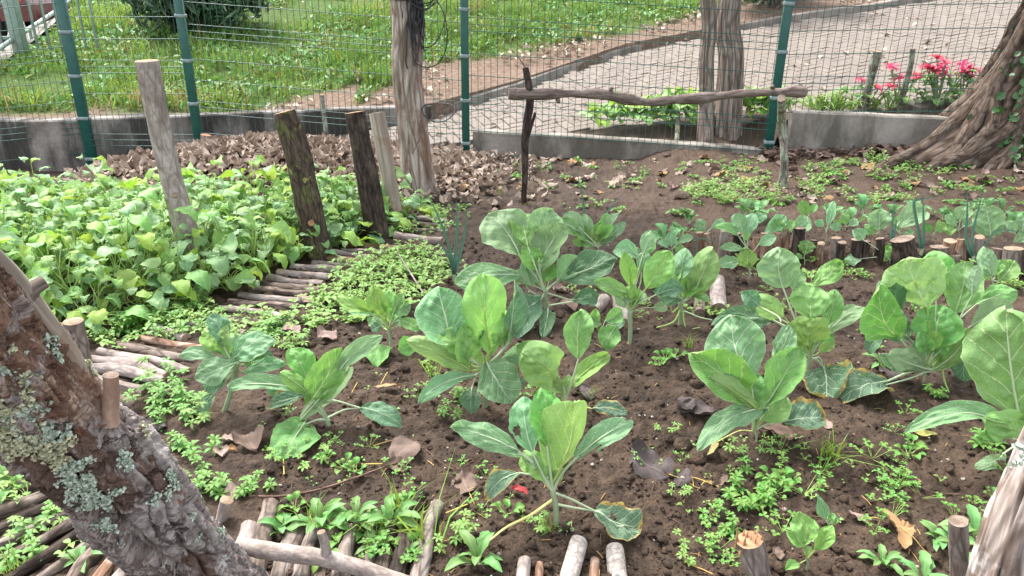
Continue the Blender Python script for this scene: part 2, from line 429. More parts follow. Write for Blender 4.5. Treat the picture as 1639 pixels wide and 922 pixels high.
def plain_leaf(name, col, under=None, rough=0.5, trans=0.25, var=0.35, spec=0.35, huev=0.05):
    s = NT(name); po = s.obj(); n = s.noise(po, 35, 3); e, lr, _ = s.uv('uv2'); ux, u, _ = s.uv('uv')
    mid = s.ma('SUBTRACT', 1.0, s.step(0.02, 0.08, s.ma('ABSOLUTE', s.ma('SUBTRACT', ux, 0.5))))
    h = s.new('ShaderNodeHueSaturation'); s.put(h.inputs['Color'], col)
    r = s.ma('FRACT', s.ma('ADD', lr, s.rnd()))
    s.put(h.inputs['Hue'], s.ma('ADD', 0.5-huev/2, s.ma('MULTIPLY', r, huev)))
    s.put(h.inputs['Value'], s.ma('ADD', 1-var*0.75, s.ma('MULTIPLY', s.ma('ADD', n, r), var*0.75)))
    c = s.mix(s.ma('MULTIPLY', mid, 0.3), h.outputs[0], tuple(min(1, x*1.5+0.06) for x in col))
    nb = s.bump(n, 0.4, 0.002)
    tc = s.new('ShaderNodeHueSaturation'); s.lk(c, tc.inputs['Color']); tc.inputs['Value'].default_value = 1.4; tc.inputs['Hue'].default_value = 0.475
    return s.fin(c, rough, nb, spec, trans, tc.outputs[0])
def bark_mat(name, c1, c2, c3, sc=40, st=(1, 1, 0.25), amt3=0.5, bump=0.8, bd=0.004, rough=0.9, crack=0.6, lich=None, thr=0.58):
    s = NT(name); b = s.attr('bk'); v = s.mp(b, st)
    n1 = s.noise(v, sc, 6, 0.62, 0.4); n2 = s.noise(b, sc*0.28, 4, 0.6); n3 = s.noise(v, sc*3.2, 3)
    cr = s.vor(s.mp(b, (st[0], st[1], st[2]*0.8)), sc*0.8, 'DISTANCE_TO_EDGE')
    col = s.mix(s.step(0.35, 0.68, n1), c1, c2)
    col = s.mix(s.ma('MULTIPLY', s.step(thr-0.06, thr+0.05, n2), amt3), col, c3)
    ck = s.ma('MULTIPLY', s.ma('SUBTRACT', 1.0, s.step(0.0, 0.12, cr)), crack)
    col = s.mix(ck, col, tuple(x*0.3 for x in c1))
    col = s.mix(0.5, col, s.ramp(n3, [(0.25, (0.62, 0.62, 0.62)), (0.75, (1.25, 1.25, 1.25))]), 'MULTIPLY')
    if lich:
        ln = s.noise(b, lich[1], 5, 0.7); lm = s.step(lich[2], lich[2]+0.05, ln); col = s.mix(s.ma('MULTIPLY', lm, 0.85), col, lich[0])
    h = s.ma('ADD', s.ma('ADD', n1, s.ma('MULTIPLY', n3, 0.35)), s.ma('MULTIPLY', ck, -0.6))
    return s.fin(col, rough, s.bump(h, bump, bd), 0.2)
def cut_mat(name, c1, c2):
    s = NT(name); b = s.attr('bk'); n = s.noise(b, 60, 4)
    x = s.new('ShaderNodeVectorMath', operation='LENGTH'); s.lk(s.mp(b, (1, 1, 0)), x.inputs[0])
    rg = s.ma('SINE', s.ma('ADD', s.ma('MULTIPLY', x.outputs['Value'], 900), s.ma('MULTIPLY', n, 7)))
    col = s.mix(s.step(0.2, 0.8, s.ma('ADD', s.ma('MULTIPLY', rg, 0.12), n)), c1, c2); col = s.mix(s.ma('MULTIPLY', s.step(0.45, 0.6, s.noise(b, 25, 4)), 0.6), col, tuple(x*0.5 for x in c1))
    return s.fin(col, 0.85, s.bump(n, 0.5, 0.002), 0.2)
def simple(name, c1, c2, sc=20, rough=0.7, bump=0.3, bd=0.004, spec=0.3, det=5, metal=0.0):
    s = NT(name); po = s.obj(); n = s.noise(po, sc, det); n2 = s.noise(po, sc*6, 3)
    col = s.mix(s.step(0.3, 0.7, n), c1, c2)
    s.p.inputs['Metallic'].default_value = metal
    return s.fin(col, rough, s.bump(s.ma('ADD', n, s.ma('MULTIPLY', n2, 0.5)), bump, bd), spec)
def soil_mat():
    s = NT('garden soil'); p = s.pos()
    n1 = s.noise(p, 3.0, 5, 0.6); n2 = s.noise(p, 26, 5, 0.65); n3 = s.noise(p, 140, 4, 0.6); vo = s.vor(p, 85)
    col = s.ramp(n2, [(0.28, (0.014, 0.0085, 0.0055)), (0.5, (0.039, 0.0245, 0.0155)), (0.74, (0.086, 0.057, 0.038))])
    dry = s.mix(s.step(0.42, 0.64, n1), col, s.mix(n3, (0.062, 0.040, 0.026), (0.122, 0.083, 0.056)))
    col = s.mix(0.42, col, dry)
    sp_ = s.new('ShaderNodeSeparateXYZ'); s.lk(p, sp_.inputs[0]); far = s.ma('MULTIPLY', s.step(3.7, 4.7, sp_.outputs[1]), s.step(0.2, 2.6, s.ma('ADD', sp_.outputs[0], s.ma('MULTIPLY', n1, 0.8))))
    col = s.mix(s.ma('MULTIPLY', far, 0.6), col, s.mix(n3, (0.070, 0.044, 0.029), (0.132, 0.086, 0.060)))
    col = s.mix(0.55, col, s.ramp(n3, [(0.3, (0.4, 0.4, 0.4)), (0.70, (1.6, 1.55, 1.5))]), 'MULTIPLY')
    h = s.ma('ADD', s.ma('MULTIPLY', n2, 1.0), s.ma('ADD', s.ma('MULTIPLY', n3, 0.6), s.ma('MULTIPLY', vo, -0.5)))
    return s.fin(col, s.ma('ADD', 0.72, s.ma('MULTIPLY', n2, 0.25)), s.bump(h, 0.9, 0.008), 0.3)
def bank_mat():
    s = NT('bank soil'); p = s.pos(); n1 = s.noise(p, 2.0, 5, 0.6); n2 = s.noise(p, 22, 5, 0.6)
    a = s.attr('bk'); sx = s.new('ShaderNodeSeparateXYZ'); s.lk(a, sx.inputs[0])
    soil = s.ramp(n2, [(0.3, (0.10, 0.068, 0.05)), (0.55, (0.17, 0.12, 0.09)), (0.75, (0.26, 0.19, 0.14))])
    grs = s.ramp(n2, [(0.3, (0.035, 0.06, 0.015)), (0.7, (0.09, 0.14, 0.035))])
    col = s.mix(sx.outputs[0], soil, grs)
    return s.fin(col, 0.95, s.bump(n2, 0.8, 0.02), 0.1)
def paver_mat():
    s = NT('clay pavers'); p = s.pos(); n1 = s.noise(p, 1.3, 5, 0.65); n2 = s.noise(p, 30, 4); r = s.rnd(); e, lr, _ = s.uv('uv2')
    rr = s.ma('FRACT', s.ma('ADD', r, lr))
    col = s.mix(rr, (0.165, 0.138, 0.114), (0.208, 0.175, 0.148))
    col = s.mix(s.step(0.35, 0.7, n1), col, (0.185, 0.158, 0.138)); col = s.mix(s.ma('MULTIPLY', s.step(0.52, 0.68, n1), 0.5), col, (0.14, 0.115, 0.098))
    col = s.mix(0.5, col, s.ramp(n2, [(0.3, (0.7, 0.7, 0.7)), (0.7, (1.15, 1.15, 1.15))]), 'MULTIPLY')
    return s.fin(col, 0.85, s.bump(n2, 0.5, 0.004), 0.2)
def concrete_mat(name, c1, c2, st, stz=0.5):
    s = NT(name); p = s.pos(); n1 = s.noise(p, 5, 6, 0.65); n2 = s.noise(p, 60, 4); n3 = s.noise(s.mp(p, (1, 1, 0.3)), 3.2, 5, 0.6)
    col = s.mix(s.step(0.3, 0.7, n1), c1, c2); col = s.mix(s.ma('MULTIPLY', s.step(stz-0.1, stz+0.08, n3), 0.9), col, st)
    col = s.mix(0.4, col, s.ramp(n2, [(0.3, (0.7, 0.7, 0.7)), (0.7, (1.2, 1.2, 1.2))]), 'MULTIPLY')
    return s.fin(col, 0.9, s.bump(s.ma('ADD', n1, n2), 0.5, 0.006), 0.2)
def dead_mat(name, c1, c2, c3, rough=0.78):
    s = NT(name); po = s.obj(); n = s.noise(po, 22, 4); ux, u, _ = s.uv('uv'); e, lr, _ = s.uv('uv2')
    r = s.ma('FRACT', s.ma('ADD', s.rnd(), s.ma('MULTIPLY', lr, 5.3)))
    col = s.mix(r, c1, c2); col = s.mix(s.step(0.45, 0.7, n), col, c3)
    xn = s.ma('MULTIPLY', s.ma('ABSOLUTE', s.ma('SUBTRACT', ux, 0.5)), 2.0)
    mid = s.ma('SUBTRACT', 1.0, s.step(0.01, 0.05, xn))
    d = s.ma('MULTIPLY', s.ma('ABSOLUTE', s.ma('SUBTRACT', s.ma('FRACT', s.ma('MULTIPLY', s.ma('SUBTRACT', u, s.ma('MULTIPLY', xn, 0.5)), 5.0)), 0.5)), 2.0)
    sd = s.ma('MULTIPLY', s.step(0.92, 1.0, d), 0.6)
    col = s.mix(s.ma('MULTIPLY', s.ma('MAXIMUM', mid, sd), 0.45), col, tuple(min(1, x*1.7+0.03) for x in c3))
    return s.fin(col, rough, s.bump(s.ma('ADD', n, s.ma('MULTIPLY', sd, 0.6)), 0.6, 0.004), 0.35, 0.08)

M = {}
M['soil'] = soil_mat(); M['bank'] = bank_mat(); M['paver'] = paver_mat()
M['joint'] = simple('joint sand', (0.135, 0.115, 0.097), (0.185, 0.16, 0.136), 30, 0.95)
VEIN = (0.62, 0.70, 0.52)
M['blue'] = leaf_mat('glaucous cabbage leaf', (0.140, 0.315, 0.128), (0.20, 0.37, 0.15), VEIN, spots=0.25)
M['dark'] = leaf_mat('dark cabbage leaf', (0.076, 0.190, 0.082), (0.13, 0.26, 0.10), (0.42, 0.5, 0.36), spots=0.8)
M['mid'] = leaf_mat('green cabbage leaf', (0.138, 0.335, 0.075), (0.21, 0.40, 0.11), (0.48, 0.58, 0.30))
M['pale'] = leaf_mat('pale cabbage leaf', (0.185, 0.330, 0.145), (0.24, 0.38, 0.19), (0.5, 0.6, 0.36), wax=0.4)
M['lime'] = leaf_mat('lime cabbage leaf', (0.200, 0.400, 0.095), (0.245, 0.44, 0.125), (0.52, 0.64, 0.30), wax=0.15)
M['edge'] = leaf_mat('yellowing cabbage leaf', (0.085, 0.185, 0.095), (0.15, 0.26, 0.11), VEIN, margin=1.0, spots=0.7)
M['yellow'] = leaf_mat('withered yellow leaf', (0.42, 0.40, 0.12), (0.45, 0.42, 0.16), (0.55, 0.52, 0.3), margin=0.7)
M['mus1'] = leaf_mat('mustard leaf', (0.190, 0.390, 0.095), (0.24, 0.42, 0.13), (0.34, 0.48, 0.2), 5, 0.36, veinw=0.7, spec=0.5)
M['mus2'] = leaf_mat('bluish mustard leaf', (0.200, 0.380, 0.155), (0.24, 0.40, 0.17), (0.33, 0.46, 0.25), 5, 0.34, veinw=0.7, spec=0.5)
M['mus3'] = leaf_mat('bright mustard leaf', (0.245, 0.440, 0.065), (0.29, 0.47, 0.08), (0.42, 0.52, 0.14), 5, 0.4, veinw=0.6)
M['petiole'] = plain_leaf('cabbage stalk', (0.44, 0.54, 0.34), rough=0.45, trans=0.1, var=0.2, huev=0.02)
M['petlime'] = plain_leaf('lime stalk', (0.33, 0.46, 0.13), rough=0.45, trans=0.12, var=0.2, huev=0.02)
M['petyel'] = plain_leaf('yellow stalk', (0.62, 0.60, 0.22), rough=0.5, trans=0.1, var=0.2, huev=0.02)
M['stem'] = plain_leaf('cabbage stem', (0.26, 0.33, 0.19), rough=0.55, trans=0.0, var=0.4, huev=0.03)
M['weed'] = plain_leaf('weed leaf', (0.125, 0.270, 0.050))
M['weed2'] = plain_leaf('light weed leaf', (0.19, 0.33, 0.075))
M['weed3'] = plain_leaf('blue green weed leaf', (0.14, 0.285, 0.085))
M['grass'] = plain_leaf('grass blade', (0.115, 0.215, 0.030), var=0.6, trans=0.3, huev=0.09)
M['grass2'] = plain_leaf('sun-painted grass blade', (0.185, 0.30, 0.045), var=0.5, trans=0.3, huev=0.06)  # lighter copy of the grass green, sunlight painted into its colour
M['dryg'] = plain_leaf('dry grass blade', (0.34, 0.26, 0.10), var=0.5)
M['leek'] = plain_leaf('leek leaf', (0.085, 0.185, 0.135), rough=0.45, trans=0.1, var=0.3, huev=0.02)
M['kale'] = plain_leaf('curly kale leaf', (0.125, 0.270, 0.095), rough=0.5)
M['olea'] = plain_leaf('dark shrub leaf', (0.028, 0.055, 0.028), rough=0.4, trans=0.1)
M['olea2'] = plain_leaf('grey green shrub leaf', (0.075, 0.135, 0.065), rough=0.4, trans=0.1, var=0.6)
M['ivy'] = plain_leaf('ivy leaf', (0.045, 0.115, 0.035), rough=0.35, trans=0.1)
M['red'] = plain_leaf('red bract', (0.55, 0.07, 0.12), rough=0.5, huev=0.03)
M['bark'] = bark_mat('grey log bark', (0.16, 0.125, 0.105), (0.31, 0.265, 0.235), (0.12, 0.085, 0.065), 45)
M['barkpale'] = bark_mat('pale post bark', (0.23, 0.185, 0.165), (0.42, 0.365, 0.335), (0.20, 0.15, 0.125), 38, (1, 1, 0.35), crack=0.35, bd=0.003)
M['barkdark'] = bark_mat('dark wet bark', (0.030, 0.022, 0.018), (0.085, 0.062, 0.050), (0.15, 0.115, 0.085), 48, amt3=0.35, bd=0.006)
M['barkmoss'] = bark_mat('mossy bark', (0.045, 0.032, 0.024), (0.12, 0.088, 0.068), (0.13, 0.15, 0.045), 48, amt3=0.6, lich=((0.24, 0.26, 0.08), 14, 0.60), bd=0.006)
M['barkbrown'] = bark_mat('brown path log bark', (0.095, 0.070, 0.055), (0.225, 0.175, 0.145), (0.33, 0.275, 0.24), 42, amt3=0.5)
M['barkred'] = bark_mat('reddish peeled log', (0.20, 0.115, 0.075), (0.34, 0.215, 0.15), (0.42, 0.36, 0.31), 40, amt3=0.5)
M['barkwhite'] = bark_mat('pale birch bark', (0.30, 0.255, 0.225), (0.50, 0.455, 0.41), (0.13, 0.095, 0.075), 60, (1, 1, 1.2), amt3=0.75, crack=0.35, bd=0.004, thr=0.6)
M['barkrail'] = bark_mat('weathered rail bark', (0.115, 0.085, 0.072), (0.235, 0.185, 0.16), (0.30, 0.25, 0.22), 50, (1, 1, 0.12), crack=0.4)
M['barkcyp'] = bark_mat('fibrous cypress bark', (0.17, 0.122, 0.10), (0.43, 0.345, 0.30), (0.50, 0.425, 0.375), 40, (1, 1, 0.09), amt3=0.4, bd=0.014, crack=0.6)
M['barktree'] = bark_mat('fluted tree bark', (0.055, 0.037, 0.027), (0.205, 0.148, 0.112), (0.30, 0.25, 0.21), 30, (1, 1, 0.28), amt3=0.3, bd=0.012, crack=0.5)
M['barkstake'] = bark_mat('lichened stake bark', (0.12, 0.095, 0.08), (0.27, 0.24, 0.20), (0.36, 0.40, 0.31), 45, amt3=0.8, thr=0.5)
M['bare'] = bark_mat('bare weathered wood', (0.27, 0.215, 0.17), (0.42, 0.36, 0.30), (0.25, 0.14, 0.075), 30, (1, 1, 0.06), amt3=0.45, crack=0.3, bd=0.003)
M['cut'] = cut_mat('sawn wood', (0.24, 0.165, 0.11), (0.37, 0.275, 0.195))
M['cutred'] = cut_mat('reddish sawn wood', (0.31, 0.16, 0.085), (0.42, 0.25, 0.145))
M['cutgrey'] = cut_mat('weathered sawn wood', (0.17, 0.12, 0.095), (0.28, 0.215, 0.17))
M['fence'] = simple('green fence paint', (0.004, 0.068, 0.052), (0.007, 0.088, 0.068), 12, 0.4, 0.1, 0.001, 0.5)
M['wire'] = simple('green coated wire', (0.014, 0.075, 0.062), (0.02, 0.09, 0.075), 12, 0.45, 0.0, 0.001, 0.4)
M['clamp'] = simple('metal clamp', (0.16, 0.22, 0.22), (0.24, 0.30, 0.30), 40, 0.45, 0.1, 0.001, 0.5)
M['walldark'] = concrete_mat('stained concrete', (0.13, 0.115, 0.10), (0.30, 0.275, 0.25), (0.035, 0.031, 0.028), 0.47)
M['wall'] = concrete_mat('grey concrete', (0.20, 0.18, 0.155), (0.34, 0.31, 0.275), (0.11, 0.10, 0.082), 0.50)
M['kerb'] = concrete_mat('kerb concrete', (0.24, 0.215, 0.19), (0.34, 0.31, 0.28), (0.14, 0.12, 0.10), 0.55)
M['cable'] = simple('black cable', (0.015, 0.015, 0.018), (0.03, 0.03, 0.033), 30, 0.5, 0.1, 0.001, 0.4)
M['litter'] = dead_mat('dry brown leaf', (0.17, 0.118, 0.085), (0.44, 0.35, 0.285), (0.27, 0.205, 0.16))
M['litterp'] = dead_mat('pale dry leaf', (0.42, 0.35, 0.26), (0.60, 0.54, 0.44), (0.5, 0.42, 0.32))
M['deadbrown'] = dead_mat('brown dead leaf', (0.13, 0.082, 0.062), (0.19, 0.135, 0.105), (0.16, 0.11, 0.088))
M['deaddark'] = dead_mat('dark dead leaf', (0.036, 0.028, 0.027), (0.075, 0.058, 0.055), (0.10, 0.077, 0.073))
M['deadtan'] = dead_mat('tan dead leaf', (0.32, 0.19, 0.085), (0.37, 0.235, 0.115), (0.29, 0.165, 0.08))
M['deadpink'] = dead_mat('pinkish dead leaf', (0.27, 0.185, 0.155), (0.36, 0.26, 0.225), (0.31, 0.22, 0.185))
M['deadred'] = dead_mat('red petal', (0.36, 0.035, 0.04), (0.42, 0.06, 0.06), (0.38, 0.1, 0.09))
M['straw'] = plain_leaf('straw stalk', (0.48, 0.34, 0.09), var=0.5, trans=0.0)
M['twig'] = bark_mat('thin twig bark', (0.13, 0.075, 0.055), (0.24, 0.15, 0.115), (0.2, 0.14, 0.11), 90)
M['clod'] = M['soil']
M['lichen'] = simple('grey green lichen', (0.36, 0.44, 0.34), (0.60, 0.66, 0.55), 90, 0.95, 0.8, 0.004, 0.1)
M['lichyel'] = simple('yellowish lichen', (0.42, 0.42, 0.26), (0.66, 0.64, 0.46), 90, 0.95, 0.8, 0.004, 0.1)
M['carred'] = simple('dark red car paint', (0.105, 0.022, 0.026), (0.12, 0.028, 0.03), 4, 0.25, 0.0, 0.001, 0.6)
M['glass'] = simple('car window glass', (0.02, 0.024, 0.026), (0.035, 0.04, 0.043), 4, 0.08, 0.0, 0.001, 0.8)
M['rubber'] = simple('tyre rubber', (0.015, 0.015, 0.015), (0.03, 0.03, 0.03), 30, 0.8)
M['chrome'] = simple('bright metal', (0.6, 0.6, 0.62), (0.7, 0.7, 0.72), 30, 0.25, 0.0, 0.001, 0.5, 3, 1.0)
M['lamp'] = simple('orange lamp lens', (0.55, 0.14, 0.03), (0.6, 0.18, 0.04), 20, 0.3)
M['railmet'] = simple('pale green painted metal', (0.20, 0.27, 0.23), (0.28, 0.36, 0.31), 20, 0.5)
M['white'] = simple('white scrap', (0.7, 0.7, 0.68), (0.8, 0.8, 0.78), 50, 0.7)
M['stone'] = simple('pebble', (0.22, 0.18, 0.15), (0.40, 0.34, 0.29), 60, 0.85)
# ------------------------------------------------------------------ ground
def axis(segs):
    out = []
    for a, b, st in segs: out.append(np.arange(a, b-1e-9, st))
    return np.concatenate(out + [[segs[-1][1]]])
YF = 6.28                                           # fence line
gx = axis([(-14, -6, 0.5), (-6, -3.6, 0.08), (-3.6, -1.5, 0.03), (-1.5, 2.3, 0.0105), (2.3, 4, 0.03), (4, 7, 0.1), (7, 14, 0.5)])
gy = axis([(-5, 0.8, 0.3), (0.8, 1.25, 0.03), (1.25, 3.3, 0.0105), (3.3, 4.8, 0.018), (4.8, YF+0.15, 0.03)])
X, Y = np.meshgrid(gx, gy)
def fine(X, Y):
    w = sst(8.5, 5.5, np.hypot(X, Y))
    big = fbm(X*7, Y*7, 0, 3, 31)*0.016
    cl = np.abs(fbm(X*22, Y*22, 0, 3, 33))*0.027
    sm = fbm(X*60, Y*60, 0, 2, 37)*0.006
    pathw = 1.0
    return (big + cl + sm - 0.006)*w*pathw
Z = H(X, Y) + fine(X, Y)
g = geo(np.stack([X, Y, Z], -1).reshape(-1, 3), grid_faces(len(gy)-1, len(gx)-1))
tag(obj('garden_soil', g, M['soil']), kind='structure')
def HF(x, y): return float(H(x, y) + fine(np.array(x), np.array(y)))

# wall line and kerb line beyond the fence (world xy)
wl_pts = [GP(-330, 288), GP(0, 284), GP(150, 282), GP(690, 186)]
kb_pts = [GP(690, 183), GP(820, 144), GP(1000, 83), GP(1180, 46), GP(1390, 14)]
e0 = kb_pts[-1] + (kb_pts[-1]-kb_pts[-2])*1.6
edge_xy = np.array([[-14, wl_pts[0][1]-0.15]] + [p[:2] for p in wl_pts] + [p[:2] for p in kb_pts[1:]] + [e0[:2], [16, e0[1]+2.5]])
edge_xy = edge_xy[np.argsort(edge_xy[:, 0])]
def yk(x): return np.interp(x, edge_xy[:, 0], edge_xy[:, 1])
# paved path
px_ = axis([(-14, -6, 0.5), (-6, 6, 0.12), (6, 16, 0.5)]); t = np.linspace(0, 1, 46)
PX = np.repeat(px_[None], 46, 0); PY = (YF-0.12) + (yk(px_)[None]+0.02-(YF-0.12))*t[:, None]
PZ = path_z(PX, PY) - 0.03 + 0.012*fbm(PX*1.2, PY*1.2, 0, 2, 8) - 0.32*sst(-0.55, -0.15, PX)*sst(YF+0.28, YF+0.05, PY)
def path_h(x, y): return path_z(x, y) + 0.012*fbm(np.asarray(x)*1.2, np.asarray(y)*1.2, 0, 2, 8)
path_o = tag(obj('paved_path', geo(np.stack([PX, PY, PZ], -1).reshape(-1, 3), grid_faces(45, len(px_)-1)), M['joint']), kind='structure')
# herringbone pavers
PLn, PWd, gap = 0.20, 0.10, 0.007
pav = []
ca, sa = math.cos(0.35), math.sin(0.35)
for i in range(-75, 95):
    for j in range(-40, 45):
        # herringbone cell: two bricks per L-step
        for k in (0, 1):
            bx = (i*PWd + j*2*PWd) ; by = (i*PWd - j*2*PWd)*1.0
            if k == 0: cx, cy, hx, hy = bx+PLn/2, by+PWd/2, PLn/2, PWd/2
            else: cx, cy, hx, hy = bx+PWd/2, by+PWd+PLn/2, PWd/2, PLn/2
            wx = 0.5 + (cx-1.5)*ca - (cy-1.5)*sa; wy = 8.6 + (cx-1.5)*sa + (cy-1.5)*ca
            if -7 < wx < 9 and YF+0.28 < wy < yk(wx)-0.16 and wy < 13: pav.append((wx, wy, hx-gap/2, hy-gap/2))
pav = list({(round(a[0], 3), round(a[1], 3)): a for a in pav}.values())
def paver_geo(wx, wy, hx, hy, seed):
    rr = np.random.RandomState(seed); c0 = path_h(wx, wy)
    g = box((-hx, -hy, -0.05), (hx, hy, 0.004 + rr.rand()*0.006), 0, 0.005)
    g['F'] = g['F'][:1] + [g['F'][1][:1]]; g['mi'] = [g['mi'][0], g['mi'][1][:1]]
    V = g['V'] @ rotz(0.35 + rr.normal()*0.015).T
    V[:, 2] += V[:, 0]*0.09 + V[:, 1]*0.15 + V[:, 0]*rr.normal()*0.02 + float(c0)
    g['V'] = V; g['uv2'][:, 1] = rr.rand(); return g
def vis(wx, wy, wz):
    d = np.array([wx, wy, wz])-CAM; z = d@_f; X_ = 819.5+FPX*(d@_r)/z; Y_ = 461-FPX*(d@_u)/z; return z, X_, Y_
pav.sort(key=lambda a: math.hypot(a[0], a[1]) + (50 if not (690 < vis(a[0], a[1], float(path_h(a[0], a[1])))[1] < 1640) else 0))
for n_, a in enumerate(pav[:290]):
    gg = paver_geo(*a, n_); obj('paver', xf(gg, t=(-a[0]*0, 0, 0)), M['paver'], path_o, (a[0], a[1], 0), False)
rest = [xf(paver_geo(*a, 1000+n_), t=(a[0], a[1], 0)) for n_, a in enumerate(pav[290:])]
if rest: tag(obj('paver_field', cat(rest), M['paver'], path_o, smooth=False), kind='stuff')
# bank
t = np.linspace(0, 1, 70)
bx_ = axis([(-14, -8, 0.4), (-8, 6, 0.12), (6, 16, 0.4)])
BX = np.repeat(bx_[None], 70, 0); BY = yk(bx_)[None] + 0.03 + (t[:, None]**2)*(42-yk(bx_)[None])
BZ = np.maximum(bank_z(BX, BY), path_z(BX, BY)*0+path_z(BX, np.minimum(BY, yk(BX)))+0.02) + 0.05*fbm(BX*1.5, BY*1.5, 0, 3, 77)*sst(0, 0.6, BY-yk(BX))
BZ[0] -= 0.35
soil_line_px = [(380, 180), (565, 172), (580, 135), (592, 114), (680, 108), (744, 97), (805, 90), (900, 70), (1000, 57), (1100, 32), (1180, 6)]
sl = np.array([GB(*p)[:2] for p in soil_line_px]); sl = np.vstack([[-14, sl[0][1]-0.3], sl, [[16, sl[-1][1]+3.0]]]); sl = sl[np.argsort(sl[:, 0])]
def ysoil(x): return np.interp(x, sl[:, 0], sl[:, 1])
gm = sst(-0.1, 0.15, BY - ysoil(BX) + 0.15*fbm(BX*3, BY*3, 0, 2, 5))
bk = np.stack([gm, gm*0, gm*0+1e-6], -1).reshape(-1, 3)
tag(obj('grass_bank', geo(np.stack([BX, BY, BZ], -1).reshape(-1, 3), grid_faces(69, len(bx_)-1), 0, None, None, bk), M['bank']), kind='structure')
# far ground out to the horizon
V = [[-250, -250, -1.2], [250, -250, -1.2], [250, 260, -1.2], [-250, 260, -1.2]]
gb = geo(V, [[0, 1, 2, 3]], 0, None, None, np.array([[1, 0, 1e-6]]*4)); tag(obj('ground', gb, M['bank']), kind='structure')
# grey side path left of the bank
lp = [GB(-120, 170), GB(0, 112), GB(60, 68), GB(112, 22), GB(150, -15)]
L_ = []
for p in lp:
    for k, dx in enumerate((0.0, -1.0, -2.2, -4.5)): L_.append([p[0]+dx, p[1], float(bank_z(p[0]+dx, p[1]))+0.05-0.02*(k == 0)*0])
tag(obj('side_path', geo(L_, grid_faces(len(lp)-1, 3)[:, ::-1]), M['kerb']), kind='structure')

# ------------------------------------------------------------------ walls and kerb
def wall_run(pts, bot, top, th, mi=0, n=40):
    """block following ground points; pts xy list, bot/top z lists"""
    P = spline(np.array(pts)[:, :2], n) if len(pts) > 2 else np.array(pts)[0][:2] + (np.array(pts)[1][:2]-np.array(pts)[0][:2])*np.linspace(0, 1, n)[:, None]
    s = np.linspace(0, 1, n); zb = np.interp(s, np.linspace(0, 1, len(bot)), bot); zt = np.interp(s, np.linspace(0, 1, len(top)), top)
    T = np.gradient(P, axis=0); T /= np.linalg.norm(T, axis=1)[:, None]; N = np.stack([-T[:, 1], T[:, 0]], -1)
    b = 0.012; rows = []
    prof = [(0, 0.0, 0), (0, 0.33, 0), (0, 0.66, 0), (0, 1.0, -b), (b, 1.0, 0), (th/2, 1.0, 0.002), (th-b, 1.0, 0), (th, 1.0, -b), (th, 0, 0)]
    for o, f, dz in prof:
        q = P + N*o; z = zb + (zt-zb)*f + dz
        rows.append(np.stack([q[:, 0], q[:, 1], z + 0.006*fbm(q[:, 0]*4, q[:, 1]*4, f*3, 3, 4)], -1))
        rows[-1][:, 1] += 0.006*fbm(q[:, 0]*3, f*4, 0, 3, 9)
    A = np.stack(rows, 0); k, n = A.shape[:2]
    F = grid_faces(k-1, n-1)
    g = geo(A.reshape(-1, 3), F, mi)
    e1 = [np.arange(k)*n + 0]; e2 = [np.arange(k)*n + n-1]
    g['F'] += [np.array(e1), np.array(e2)[:, ::-1]]; g['mi'] += [np.array([mi]), np.array([mi])]
    return g
w = obj('retaining_wall', wall_run(wl_pts, [p[2]-0.25 for p in wl_pts], [wl_pts[0][2]+0.53, wl_pts[1][2]+0.52, wl_pts[2][2]+0.50, wl_pts[3][2]+0.10], 0.16), M['walldark'], smooth=False)
tag(w, 'long dark stained concrete wall holding back the grass bank', 'wall')
kb = obj('path_kerb', wall_run([np.array(p)+np.array([0.02, 0.01, 0]) for p in kb_pts] + [e0], [p[2]-0.1 for p in kb_pts]+[e0[2]-0.1], [p[2]+0.055 for p in kb_pts]+[e0[2]+0.055], 0.12), M['kerb'], smooth=False)
tag(kb, 'raised concrete kerb running up the far side of the paved path', 'kerb')
# fence posts positions
P0, P1, P2, P3, P4 = at(-330, 300, 6.45), at(151, 272, 6.42), at(322, 250, 6.40), G(746, 248), G(1228, 247)
P5 = at(1850, 262, P4[1]-0.28)
c0, c1 = at(757, 251, P3[1]+0.02), at(1240, 254, P4[1]-0.02)
tz = [at(757, 209, P3[1]+0.03)[2], at(1000, 223, (P3[1]+P4[1])/2)[2], at(1240, 240, P4[1])[2]]
w = obj('low_wall', wall_run([c0, c1], [-0.2, -0.2], tz, 0.14), M['wall'], smooth=False); tag(w, 'low concrete footing wall under the middle fence panel', 'wall')
d0, d1 = at(1259, 250, P4[1]-0.06), at(1560, 240, P4[1]-0.22)
w = obj('low_wall', wall_run([d0, d1], [-0.2, -0.2], [at(1259, 178, d0[1])[2], at(1500, 191, d1[1])[2]], 0.14), M['wall'], smooth=False); tag(w, 'taller grey concrete wall ending at the big fluted tree', 'wall')
sl_ = at(195, 268, 6.15)
g = box((-0.28, -0.1, -0.16), (0.28, 0.12, 0.02), 0, 0.012)
tag(obj('concrete_slab', g, M['kerb'], None, sl_), 'small pale concrete block beside the leftmost fence post', 'slab')
for px, py, s_ in ((742, 262, 0.07),): tag(obj('stone', ball(s_, 2, 0.25, 5, 0.7), M['stone'], None, G(px, py)), 'rounded grey stone at the foot of the middle fence post', 'stone')

